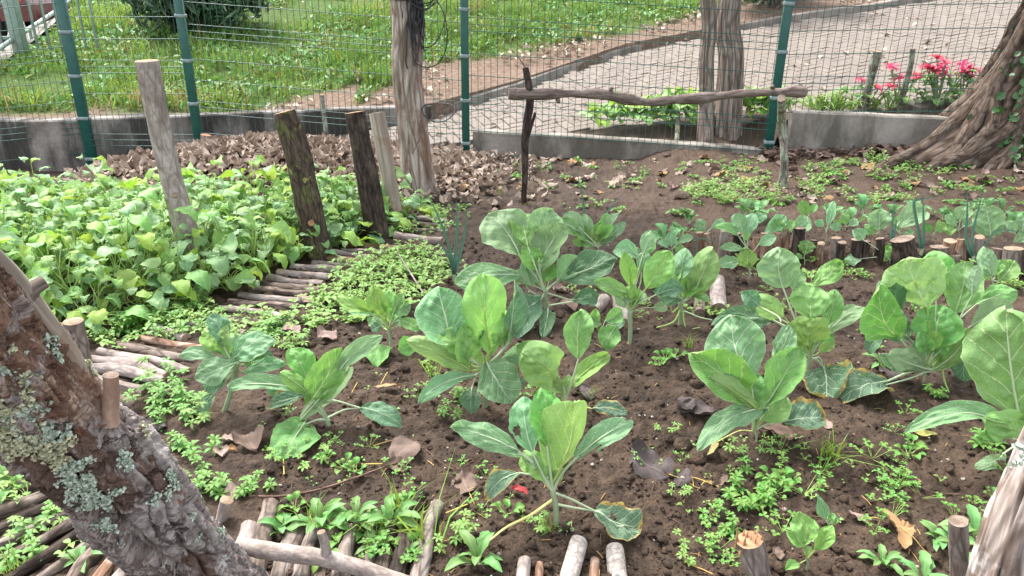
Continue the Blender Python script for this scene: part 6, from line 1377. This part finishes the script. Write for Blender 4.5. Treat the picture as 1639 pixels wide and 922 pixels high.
# ------------------------------------------------------------------ weeds
def whorl(rr, h, n, L, mi=0, asp=0.30):
    gs = [tube(spline([(0, 0, 0), (rr.normal()*.01, rr.normal()*.01, h*.5), (rr.normal()*.02, rr.normal()*.02, h)], 6), [.0014, .0009], 4, mi)]
    top = gs[0]['V'][-1]
    for k, z in enumerate(np.linspace(h*.35, h, n)):
        c = top*np.array([1, 1, 0])*(z/h) + np.array([0, 0, z]); m = rr.randint(6, 8); sc = (.6+.6*(k+1)/n) if k < n-1 else .75
        for j in range(m):
            g = leaf_geo(L*sc, L*sc*asp*1.4, 4, 2, 'spoon', .2, .1, .1, 0, .02, rr.randint(999), 5, -.2, (), 0); gs.append(remat(xf(g, rotz(j*6.28/m+k*.4) @ rotx(rr.uniform(-.1, .55 if k < n-1 else .8)), c), mi))
    return cat(gs)
def rosetteg(rr, n, L, asp, shape, el, lob=.06, nu=8, nv=6, stalk=.3):
    gs = []
    for j in range(n):
        l = L*rr.uniform(.6, 1.15); g = leaf_geo(l, l*asp, nu, nv, shape, .25, .12, .1, .05, lob, rr.randint(9999), 5, -.25, (), .012, rr.normal()*.2)
        m_ = rotz(j*2.4+rr.rand()*.5) @ rotx(el*rr.uniform(.4, 1.3)); b = m_ @ np.array([0, l*stalk, 0]); gs.append(xf(g, m_, b))
        if stalk > .05: gs.append(tube([[0, 0, 0], b, b+m_@np.array([0, l*.4, 0])], [.0013, .001, .0005], 4, 1))
    return cat(gs)
def trefoil(rr, n, spread, L):
    gs = []
    for j in range(n):
        a = rr.rand()*6.28; q = spread*math.sqrt(rr.rand()); h = rr.uniform(.012, .04); c = np.array([q*math.cos(a), q*math.sin(a), h]); gs.append(tube([[0, 0, 0], c], .0007, 3, 1))
        a0 = rr.rand()*6.28
        for i in range(3):
            g = leaf_geo(L, L*.95, 4, 4, 'spoon', .1, .05, .25, 0, .02, rr.randint(999), 5, 0, (), 0); gs.append(xf(g, rotz(a0+i*2.094) @ rotx(rr.uniform(-.1, .35)), c))
    return cat(gs)
def chick(rr, n, spread, L, mi=0):
    gs = []
    for s_ in range(n):
        a = rr.rand()*6.28; l = spread*rr.uniform(.5, 1.1); hh = rr.uniform(.02, .07); q = spline([(0, 0, 0), (l*.5*math.cos(a), l*.5*math.sin(a), hh*.7), (l*math.cos(a+.3), l*math.sin(a+.3), hh)], 6); gs.append(tube(q, [.0012, .0008], 3, 1))
        for k in range(1, 6, 2):
            for sg in (-1, 1):
                ll = L*rr.uniform(.6, 1.1); g = leaf_geo(ll, ll*.72, 4, 2, 'lance', .15, .1, .15, 0, .02, rr.randint(999), 5, -.1, (), 0)
                gs.append(remat(xf(g, rotz(a-1.57+sg*1.2+rr.normal()*.3) @ rotx(rr.uniform(0, .6)), q[k]), mi))
    return cat(gs)
def tuft(rr, n, h):
    P_ = np.stack([rr.normal(size=n)*.012, rr.normal(size=n)*.012, np.zeros(n)], -1); return blades(P_, h, .004, 1.3, rr.randint(999), 0)
def cleaver_g(r):
    gs = []
    for _ in range(3):
        o = (r.normal()*.036, r.normal()*.036, 0); gs += [xf(whorl(r, r.uniform(.025, .055), 2, .036), rotz(r.rand()*6), o), tube([(0, 0, .001), (o[0]*.5, o[1]*.5, .006), (o[0], o[1], .002)], .0013, 4, 0)]
    return cat(gs)
def var(fn, n, seed): return [fn(np.random.RandomState(seed+k)) for k in range(n)]
W = {}
W['cleaver'] = [mesh('cleaver_weed', g, [M['weed'], M['petiole']]) for g in var(lambda r: cleaver_g(r), 5, 1)]
W['cleaver1'] = [mesh('cleaver_weed', g, [M['weed2'], M['petiole']]) for g in var(lambda r: cat([xf(whorl(r, r.uniform(.03, .06), 2, .022), rotz(r.rand()*6), (r.normal()*.02, r.normal()*.02, 0)) for _ in range(3)]), 3, 31)]
W['chick'] = [mesh('chickweed', g, [M['weed2'], M['petlime']]) for g in var(lambda r: chick(r, 6, .10, .024), 5, 11)]
W['clover'] = [mesh('clover', g, [M['weed'], M['petlime']]) for g in var(lambda r: trefoil(r, 8, .05, .011), 4, 21)]
W['seed'] = [mesh('tiny_seedling', g, [M['weed2'], M['petlime']]) for g in var(lambda r: rosetteg(r, r.randint(3, 6), .014, .85, 'round', .5, .02, 4, 2, .7), 5, 41)]
W['ros'] = [mesh('weed_rosette', g, [M['weed3'], M['petiole']]) for g in var(lambda r: rosetteg(r, 8, .078, .40, 'mustard', .75, .20, 14, 8, .12), 4, 51)]
W['rosl'] = [mesh('weed_rosette', g, [M['weed'], M['petlime']]) for g in var(lambda r: rosetteg(r, 7, .05, .5, 'spoon', .6, .12, 8, 4, .2), 4, 61)]
W['round'] = [mesh('round_leaved_weed', g, [M['weed'], M['petlime']]) for g in var(lambda r: rosetteg(r, 8, .024, .9, 'round', .7, .03, 6, 4, 1.1), 4, 71)]
W['tuft'] = [mesh('grass_tuft', g, [M['grass2']]) for g in var(lambda r: tuft(r, 14, .09), 3, 81)]
LB = dict(cleaver=('bushy cleaver weed with whorls of narrow leaves on the soil', 'weed', 'cleavers weeds'), cleaver1=('small pale cleaver weed with star shaped leaf whorls', 'weed', 'small cleavers weeds'), chick=('low spreading chickweed with tiny pale leaves', 'weed', 'chickweed patches'),
          clover=('small clover weed with three part leaves', 'clover', 'clover weeds'), seed=('tiny round leaved weed seedling on bare soil', 'seedling', 'tiny weed seedlings'), ros=('blue green weed rosette with spoon shaped leaves', 'weed', 'spoon leaved weed rosettes'),
          rosl=('small lobed green weed rosette on the soil', 'weed', 'small weed rosettes'), round=('low weed with round leaves on long stalks', 'weed', 'round leaved weeds'), tuft=('thin tuft of grass growing in the bed', 'grass tuft', 'grass tufts'))
WC = {}
def weed(kind, x, y, s_=1.0, world=False, lab=None):
    p = np.array([x, y, HF(x, y)]) if world else G(x, y); p[2] = HF(p[0], p[1])
    me = R.choice(W[kind]); o = link(me.name.split('.')[0], me, None, (p[0], p[1], p[2]-.002)); o.rotation_euler[2] = R.uniform(0, 6.28); s_ *= R.uniform(.8, 1.2); o.scale = (s_,)*3
    l, c, g = LB[kind]
    if lab: tag(o, lab, c)
    else: tag(o, l, c, g)
    WC[kind] = WC.get(kind, 0)+1
def many(kind, spots, s_=1.0):
    for p in spots: weed(kind, p[0], p[1], (p[2] if len(p) > 2 else 1.0)*s_)
many('cleaver', [(1160, 830, .75), (1195, 795, .9), (1210, 770, .9), (1190, 818, .8), (1225, 795, .8), (1150, 828, .6), (322, 760, .9), (298, 732, .9), (350, 788, .9), (378, 780, .8), (310, 795, .8), (280, 715, .8), (262, 655, .8), (290, 662, .7), (250, 640, .8), (300, 640, .8), (405, 790, .7), (240, 700, .7), (1500, 640, .8), (1565, 715, .8), (745, 640, .9), (710, 660, .8), (1225, 815, .9), (60, 900, .8), (85, 830, .8), (20, 905, .8), (1620, 910, .8)])
many('cleaver1', [(1140, 880, .8), (1020, 740, .7), (1065, 690, .7), (1090, 800, .6), (735, 850), (725, 870), (870, 850, .8), (1440, 765, .7), (1100, 890), (835, 830, .6), (1165, 715, .9), (1230, 735, .8), (1250, 760, .7), (445, 740, .7), (500, 740, .8), (690, 590, .8), (700, 610, .7)])
many('round', [(1455, 725), (1460, 715, .8), (1485, 690, .6), (1065, 580, 1.2), (1055, 590, 1.0), (1080, 575), (520, 735, .8), (550, 745, .9), (570, 755, .9), (430, 720, .6), (1240, 790, .8), (1265, 780), (1240, 770), (810, 825, 1.0), (1560, 800, .7), (1590, 790, .6), (1610, 760, .7), (1380, 530, .7), (1400, 560, .6), (1465, 500), (1345, 430), (1355, 440), (1300, 420)])
many('clover', [(1410, 775), (1430, 790), (1440, 780), (1420, 805), (1150, 875), (1160, 890), (1165, 905), (1440, 770), (860, 620), (870, 640), (1365, 610), (1250, 720), (915, 700, .8), (1150, 890, .7), (850, 630), (530, 715, .9), (1530, 830)])
many('ros', [(450, 850, .9), (515, 845, 1.1), (570, 842, .9), (625, 845, 1.1), (600, 880, .8), (765, 905, .8), (650, 890, .7), (1412, 905, .8), (1500, 870, .9), (1560, 860, .8), (1480, 930, .9), (20, 780, .9), (130, 905, .7), (50, 850, .8), (1415, 590, 1.0), (905, 850, .4), (1530, 880, .8), (1590, 840, .6)])
many('rosl', [(950, 270), (1010, 265), (1030, 280), (1140, 262), (1090, 275), (1180, 265), (1400, 245), (1390, 270), (1430, 285), (1460, 268, 1.3), (1475, 262, 1.5), (870, 275), (835, 285), (905, 290), (880, 300), (980, 300), (1060, 300), (1110, 285), (1140, 300), (1020, 290), (925, 260), (1280, 300), (1520, 255, 1.2), (1540, 270)])
many('tuft', [(1325, 735), (1335, 730), (730, 600), (690, 600), (605, 850, .8), (660, 860, 1.3), (640, 830, 1.0), (880, 845, .7), (500, 840), (1315, 745, 1.3), (680, 870, 1.4), (1100, 560, .8), (20, 920), (940, 640, .6), (800, 310, .8)])
# chickweed and mixed carpet along the log path
def scatter(poly, n, kinds, smin=.7, smax=1.2):
    P_ = np.array([G(*p)[:2] for p in poly]); lo, hi = P_.min(0), P_.max(0); k = 0; tr = 0
    while k < n and tr < n*40:
        tr += 1; x, y = R.uniform(lo[0], hi[0]), R.uniform(lo[1], hi[1]); ins = False; j = len(P_)-1
        for i in range(len(P_)):
            if (P_[i][1] > y) != (P_[j][1] > y) and x < (P_[j][0]-P_[i][0])*(y-P_[i][1])/(P_[j][1]-P_[i][1])+P_[i][0]: ins = not ins
            j = i
        if ins: weed(R.choice(kinds), x, y, R.uniform(smin, smax), True); k += 1
scatter([(520, 470), (600, 420), (690, 400), (720, 440), (690, 480), (640, 500), (560, 520), (480, 540), (460, 510)], 78, ['chick', 'chick', 'chick', 'cleaver1'], .9, 1.35)
scatter([(640, 345), (700, 320), (760, 320), (750, 350), (700, 380), (650, 375)], 26, ['chick', 'rosl', 'cleaver1'])
scatter([(250, 500), (330, 490), (420, 520), (480, 520), (470, 570), (400, 560), (320, 540), (230, 560)], 42, ['chick', 'cleaver', 'cleaver1'])
scatter([(130, 545), (240, 505), (330, 495), (300, 520), (190, 560)], 24, ['cleaver', 'chick', 'rosl'], .9, 1.3)
scatter([(230, 600), (300, 590), (330, 640), (330, 690), (250, 690)], 9, ['cleaver', 'cleaver1'])
scatter([(1000, 700), (1600, 640), (1600, 850), (1100, 860)], 55, ['seed', 'seed', 'clover', 'seed'], .7, 1.2)
scatter([(400, 690), (700, 560), (850, 700), (800, 850), (480, 780)], 40, ['seed', 'seed', 'seed', 'clover'], .6, 1.0)
scatter([(780, 325), (1040, 330), (1640, 290), (1640, 330), (1050, 345)], 40, ['seed', 'rosl', 'chick'], .7, 1.2)
scatter([(1080, 300), (1300, 290), (1250, 325), (1130, 335)], 40, ['chick', 'chick', 'rosl'], .8, 1.2)
scatter([(790, 300), (1240, 290), (1230, 256), (760, 258)], 36, ['rosl', 'seed', 'cleaver1'], .8, 1.3)
scatter([(1260, 330), (1600, 300), (1560, 262), (1300, 280)], 34, ['rosl', 'rosl', 'seed', 'chick'], .7, 1.1)
scatter([(1270, 300), (1480, 280), (1470, 250), (1290, 255)], 34, ['rosl', 'rosl', 'chick'], .8, 1.3)
scatter([(920, 460), (1160, 430), (1340, 450), (1340, 500), (1150, 520), (920, 500)], 42, ['seed', 'chick', 'clover', 'seed'], .7, 1.1)
scatter([(1110, 415), (1640, 440), (1640, 470), (1300, 455)], 30, ['seed', 'chick', 'round'], .7, 1.1)
scatter([(0, 780), (140, 770), (250, 880), (200, 920), (0, 920)], 9, ['chick', 'cleaver1'], .8, 1.2)
scatter([(430, 820), (660, 810), (680, 900), (430, 900)], 14, ['round', 'clover', 'rosl'], .8, 1.2)

# ------------------------------------------------------------------ fallen leaves
def dead_geo(L, W, seed, shape='round', curl=.35):
    rr = np.random.RandomState(seed)
    g = leaf_geo(L, W, 14, 12, shape, curl*rr.uniform(-.4, 1.4), rr.uniform(-.1, .25)*curl, rr.uniform(-.2, .4)*curl, .10*curl*2, .14, seed, 5, rr.uniform(-.4, .5)*curl, (), .01, rr.normal()*.4*curl, 3.0, .11, .15, rr.normal()*.05, .06)
    V = g['V']; V[:, 2] += 0.06*L*fbm(V[:, 0]*40/L*.1, V[:, 1]*40/L*.1, 0, 2, seed); V[:, 2] -= np.percentile(V[:, 2], 12); return g
def maple_geo(L, seed):
    th = np.linspace(0, 2*np.pi, 61)[:-1]; r = L*.5*(0.42+0.58*np.maximum(0, np.cos((th-np.pi/2)*2.5))**1.2*(1-.25*np.sin((th-np.pi/2)/2)**2)+.04*np.cos(th*17))
    rows = [np.stack([r*f*np.cos(th), r*f*np.sin(th), .04*L*np.cos(th*3+f*4)*f + .22*L*f**2*np.abs(np.cos(th+.6))*.6], -1) for f in (.02, .35, .7, 1.0)]
    V = np.concatenate(rows); uv = np.stack([.5+V[:, 0]/L, .5+V[:, 1]/L], -1); return geo(V, grid_faces(3, 60, True), 0, uv)
def dleaf(label, px, py, w, mat, seed, asp=.85, rz=0., tilt=.15, shape='round', group=None, g=None, curl=.35, stalk=0, name='fallen_leaf', dz=0.0):
    p = G(px, py); L = px2m(p, w)*0.9; tilt *= 0.6; o = obj(name, g if g is not None else dead_geo(L, L*asp, seed, shape, curl), M[mat], None, (p[0], p[1], HF(p[0], p[1])+.006+dz))
    o.rotation_euler = (tilt, R.uniform(-.15, .15), rz); tag(o, label, 'leaf', group)
    if stalk:
        q = spline([(0, 0.01, .004), (0, -L*.25, .012), (stalk*.3, -L*.55, .003), (stalk*.8, -L*.8, .0)], 10); obj('stalk', tube(q, [.0013, .001], 5), M['straw'], o)
    return o
DL = [('big dark crumpled leaf lying right of the front cabbage', 1075, 765, 84, 'deaddark', .95, .9, .2, 'round', .02), ('small dark leaf tucked under the big dark crumpled one', 1085, 785, 50, 'deaddark', .6, -.5, .1, 'round', 0), ('small greyish brown leaf beside the big dark crumpled one', 1135, 775, 38, 'deadbrown', .7, -1.2, .1, 'round', .015),
      ('dark glossy folded leaf under the big right cabbage', 1146, 667, 68, 'deaddark', .62, 1.4, .3, 'round', 0), ('dark purple leaf left of the dark glossy folded leaf', 1104, 664, 40, 'deaddark', .85, .2, .2, 'round', 0), ('small dark leaf tip above the dark glossy one', 1133, 648, 34, 'deaddark', .5, 1.6, .25, 'round', 0),
      ('dark leaf beside the stem of the second cabbage', 946, 642, 44, 'deaddark', .8, .4, .2, 'round', 0), ('brown squarish leaf left of the front cabbage', 752, 790, 58, 'deadbrown', .85, .3, .2, 'round', .012), ('brown leaf half buried in the front left soil', 630, 742, 66, 'deadbrown', .85, -.6, .35, 'round', .02), ('rounded dark brown leaf right of the half buried one', 645, 757, 40, 'deadbrown', .8, .9, .25, 'round', 0),
      ('large grey brown leaf below the drooping front left leaf', 412, 722, 58, 'deadbrown', .9, .6, .12, 'round', 0), ('pinkish curled leaf left of the grey brown one', 380, 706, 34, 'deadpink', .6, 1.3, .2, 'round', 0), ('pinkish leaf below the curled one at the left', 357, 738, 34, 'deadpink', .75, .5, .2, 'round', 0), ('tan curled leaf between the two pinkish ones', 380, 722, 26, 'deadtan', .5, 1.7, .2, 'round', 0),
      ('pinkish brown leaf on the soil below the log path', 470, 541, 36, 'deadpink', .9, .4, .3, 'round', .015), ('mauve brown leaf right of the pinkish one', 538, 547, 42, 'deadpink', .7, 1.1, .25, 'round', 0), ('narrow rusty leaf lying below the arched cabbage leaf', 600, 633, 46, 'deadtan', .3, -1.3, .1, 'lance', 0), ('dark brown leaf under the spotted cabbage leaf', 1272, 700, 62, 'deadbrown', .6, 1.3, .15, 'round', 0),
      ('pinkish curled leaf above the big tan lobed leaf', 1392, 832, 40, 'deadpink', .55, 1.4, .3, 'round', .012), ('withered yellow leaf on the soil under the arched leaf', 1500, 697, 48, 'yellow', .4, 1.57, .1, 'oblong', 0), ('dark leaf scrap left of the tan lobed leaf', 1350, 835, 26, 'deaddark', .5, .9, .1, 'round', 0), ('grey leaf by the left end of the log path', 268, 690, 44, 'deaddark', .6, 1.3, .15, 'round', 0),
      ('brown dry leaf lying at the foot of the splintered stub', 1185, 838, 46, 'deadbrown', .7, 1.8, .2, 'round', 0), ('pinkish leaf fragment at the edge of the spotted leaf', 1330, 692, 26, 'deadpink', .6, .2, .1, 'round', 0), ('reddish brown scrap at the bottom edge', 1248, 905, 26, 'deadbrown', .8, .2, .3, 'round', 0), ('brown leaf lying among the middle cabbages', 920, 500, 40, 'deadbrown', .8, .3, .2, 'round', 0), ('pinkish leaf under the big dark spread leaf', 910, 465, 30, 'deadpink', .8, 1.2, .2, 'round', 0), ('grey leaf beside the seedling under the rosette cabbage', 1440, 610, 40, 'deaddark', .7, .9, .2, 'round', 0),
      ('light brown leaf by the small grey stub at left', 372, 800, 34, 'deadpink', .7, .4, .5, 'round', 0), ('brown leaf in the path by the first log', 500, 487, 34, 'deadpink', .8, 1.1, .3, 'round', 0)]
for k, (lab, x_, y_, w, m, asp, rz, tl, sh, sk) in enumerate(DL): dleaf(lab, x_, y_, w, m, 700+k, asp, rz, tl, sh, None, None, .4, sk)
p = G(1440, 858); L = px2m(p, 82); dleaf('big tan lobed leaf lying at the bottom right', 1440, 858, 82, 'deadtan', 1, 1, .4, .35, g=maple_geo(L, 3), stalk=.02, dz=.012)
dleaf('bright red petal on the soil beside the front cabbage stem', 843, 796, 30, 'deadred', 750, .6, 1.3, .5, 'oblong', name='red_petal', dz=.004)
# the leaf heap by the fence
n = 5200; x = NR.normal(size=n)*.85-1.62; y = NR.normal(size=n)*.42+5.45
ok = (x > -3.2) & (x < 0.25) & (y > 4.45) & (y < 6.2); x, y = x[ok], y[ok]; z = H(x, y)+.012+NR.rand(len(x))*.05
N_ = np.stack([NR.normal(size=len(x))*.5, NR.normal(size=len(x))*.5-.25, np.ones(len(x))], -1)
hp_me = [leaf_geo(.058*(.7+.12*k), .043*(.7+.12*k), 5, 4, 'round', .55*(-1)**k, .2, .2, .15, .15, 40+k, 5, .5, (), 0, .4) for k in range(6)]; hs_ = []
for k in range(len(x)):
    g = hp_me[k % 6]; g = xf(g, rotz(R.uniform(0, 6.28)) @ rotx(R.gauss(0, .38)) @ roty(R.gauss(0, .35)), (x[k], y[k], z[k])); g['uv2'] = np.stack([g['uv2'][:, 0], np.full(len(g['V']), R.random())], -1); hs_.append(g)
tag(obj('leaf_heap', cat(hs_), M['litter']), kind='stuff')
# scattered dry leaves on the back soil
lm = [mesh('dry_leaf', dead_geo(.085*(.7+.1*k), .06*(.7+.1*k), 900+k, 'round', .6), M[m]) for k, m in enumerate(('litter', 'deadpink', 'litter', 'deadbrown', 'litter', 'deadtan'))]
for k in range(210):
    if k < 90: x_, y_ = R.uniform(760, 1240), 252+R.random()**1.3*70
    elif k < 195: x_, y_ = R.uniform(1255, 1639), 240+R.random()**1.2*85
    else: x_, y_ = R.uniform(690, 780), R.uniform(255, 330)
    p = G(x_, y_); o = link('dry_leaf', R.choice(lm), None, (p[0], p[1], HF(p[0], p[1])+.008)); o.rotation_euler = (R.uniform(-.4, .4), R.uniform(-.4, .4), R.uniform(0, 6.28)); s_ = R.uniform(.6, 1.25); o.scale = (s_,)*3
    tag(o, 'curled dry brown leaf lying on the soil near the fence', 'leaf', 'dry leaves scattered on the back soil')
# litter carpet at the foot of the right hand wall
n = 900; x = NR.uniform(2.0, 3.9, n); y = NR.uniform(5.2, 6.1, n); ok = (y > 5.55+.3*fbm(x*3, y*3, 0, 2, 5)); x, y = x[ok], y[ok]
tag(obj('leaf_litter', flat_leaves(np.stack([x, y, H(x, y)+.02+.03*NR.rand(len(x))], -1), .07, 45, 0), M['deadbrown']), kind='stuff')

# ------------------------------------------------------------------ clods, crumbs, stalks, twigs
def scatter_geo(base, n, fx_, sz, seed, sink=.3):
    rr = np.random.RandomState(seed); out = []
    nb_ = len(base); V = []; F = []; o = 0
    X_, Y_ = fx_(rr, n); Zs = H(X_, Y_)+fine(X_, Y_)
    for k in range(n):
        b = base[k % nb_]; s_ = sz*(0.45+1.3*rr.rand()**2.2); v = b['V']*s_ @ rotz(rr.rand()*6.28).T
        V.append(v+np.array([X_[k], Y_[k], Zs[k]+s_*(.5-sink)])); F.append(b['F'][0]+o); o += len(v)
    V = np.concatenate(V); return geo(V, np.concatenate(F))
def bedxy(rr, n):
    y = 1.35+2.6*rr.rand(n)**1.5; x = (rr.rand(n)*1.75-.75)*(.55+.42*y)+.25; return x, y
cl0 = [ball(1, 0, .45, k, .75) for k in range(7)]; cl1 = [ball(1, 1, .45, k+20, .75) for k in range(7)]
tag(obj('soil_clods', cat([scatter_geo(cl1, 1700, bedxy, .0085, 5), scatter_geo(cl0, 9000, bedxy, .0042, 6), scatter_geo(cl1, 160, bedxy, .019, 16, .45)]), M['clod']), kind='stuff')
tag(obj('soil_pebbles', cat([scatter_geo(cl1, 320, bedxy, .0040, 7, .2)]), M['stone']), kind='stuff')
tag(obj('white_grit', cat([scatter_geo(cl0, 110, bedxy, .0028, 8, .1)]), M['white']), kind='stuff')
rr = np.random.RandomState(9); n = 1100; X_, Y_ = bedxy(rr, n); Zs = H(X_, Y_)+fine(X_, Y_); gs = []
for k in range(n):
    l = rr.uniform(.01, .04); a = rr.rand()*6.28; d = np.array([math.cos(a), math.sin(a), rr.normal()*.15])*l/2; c = np.array([X_[k], Y_[k], Zs[k]+.003]); gs.append(tube([c-d, c+np.array([0, 0, .002]), c+d], .0008+.0006*rr.rand(), 3, int(rr.rand() < .25)))
tag(obj('straw_crumbs', cat(gs), [M['twig'], M['straw']]), kind='stuff')
def twig(label, pts, r, mat, name='twig', lift=.006, zoff=None):
    w_ = [G(*p)+np.array([0, 0, lift+(0 if zoff is None else zoff[i])]) for i, p in enumerate(pts)]; c = w_[0]
    tag(obj(name, tube(spline(np.array(w_)-c, 16), r, 6, 0, None, 0, 3), M[mat], None, c), label, 'twig' if name == 'twig' else 'stalk')
twig('long reddish twig lying on the soil at the front left', [(400, 800), (450, 800), (510, 790), (570, 770), (640, 745)], [.0032, .0036, .003], 'twig', lift=.012)
twig('thin red brown root on the soil left of the front cabbage', [(682, 722), (705, 742), (732, 755), (758, 740)], .0016, 'twig')
twig('thin straight stick right of the tan lobed leaf', [(1455, 770), (1490, 790), (1540, 795)], .0016, 'twig')
twig('short thick twig on the soil below the yellow edged leaf', [(1364, 700), (1382, 684)], .0055, 'twig', lift=.005)
twig('pale broken stick standing up among the chickweed', [(678, 478), (640, 440)], .004, 'barkpale', zoff=(0.02, .10)) if 'barkpale' in M else None
twig('thin brown twig between the second and the right cabbage', [(930, 625), (960, 640), (985, 648)], .0013, 'twig')
twig('thin twig near the dark crumpled leaf', [(995, 712), (1020, 735), (1035, 748)], .0014, 'twig')
for k, (lab, pts) in enumerate((('yellow stalk left of the narrow rusty leaf', [(558, 640), (572, 615)]), ('yellow stalk right of the narrow rusty leaf', [(608, 620), (620, 598)]), ('yellow stalk lying below the dark drooping leaf', [(598, 716), (625, 708), (650, 702)]), ('yellow stalk on the half buried brown leaf', [(572, 746), (612, 745)]), ('yellow stalk under the drooping front left leaf', [(455, 762), (454, 738)]),
        ('yellow stalk beside the small grey brown leaf', [(1150, 782), (1120, 770), (1100, 765)]), ('yellow stalk near the front right soil edge', [(1020, 750), (1040, 765)]), ('yellow stalk left of the brown squarish leaf', [(714, 824), (748, 810)]), ('curled yellow stalk by the dark crumpled leaf', [(1107, 765), (1108, 785), (1085, 800)]), ('yellow stalk at the bottom edge right of the pale stubs', [(1100, 905), (1125, 915), (1140, 922)]))): twig(lab, pts, .0016, 'straw', 'dry_stalk')
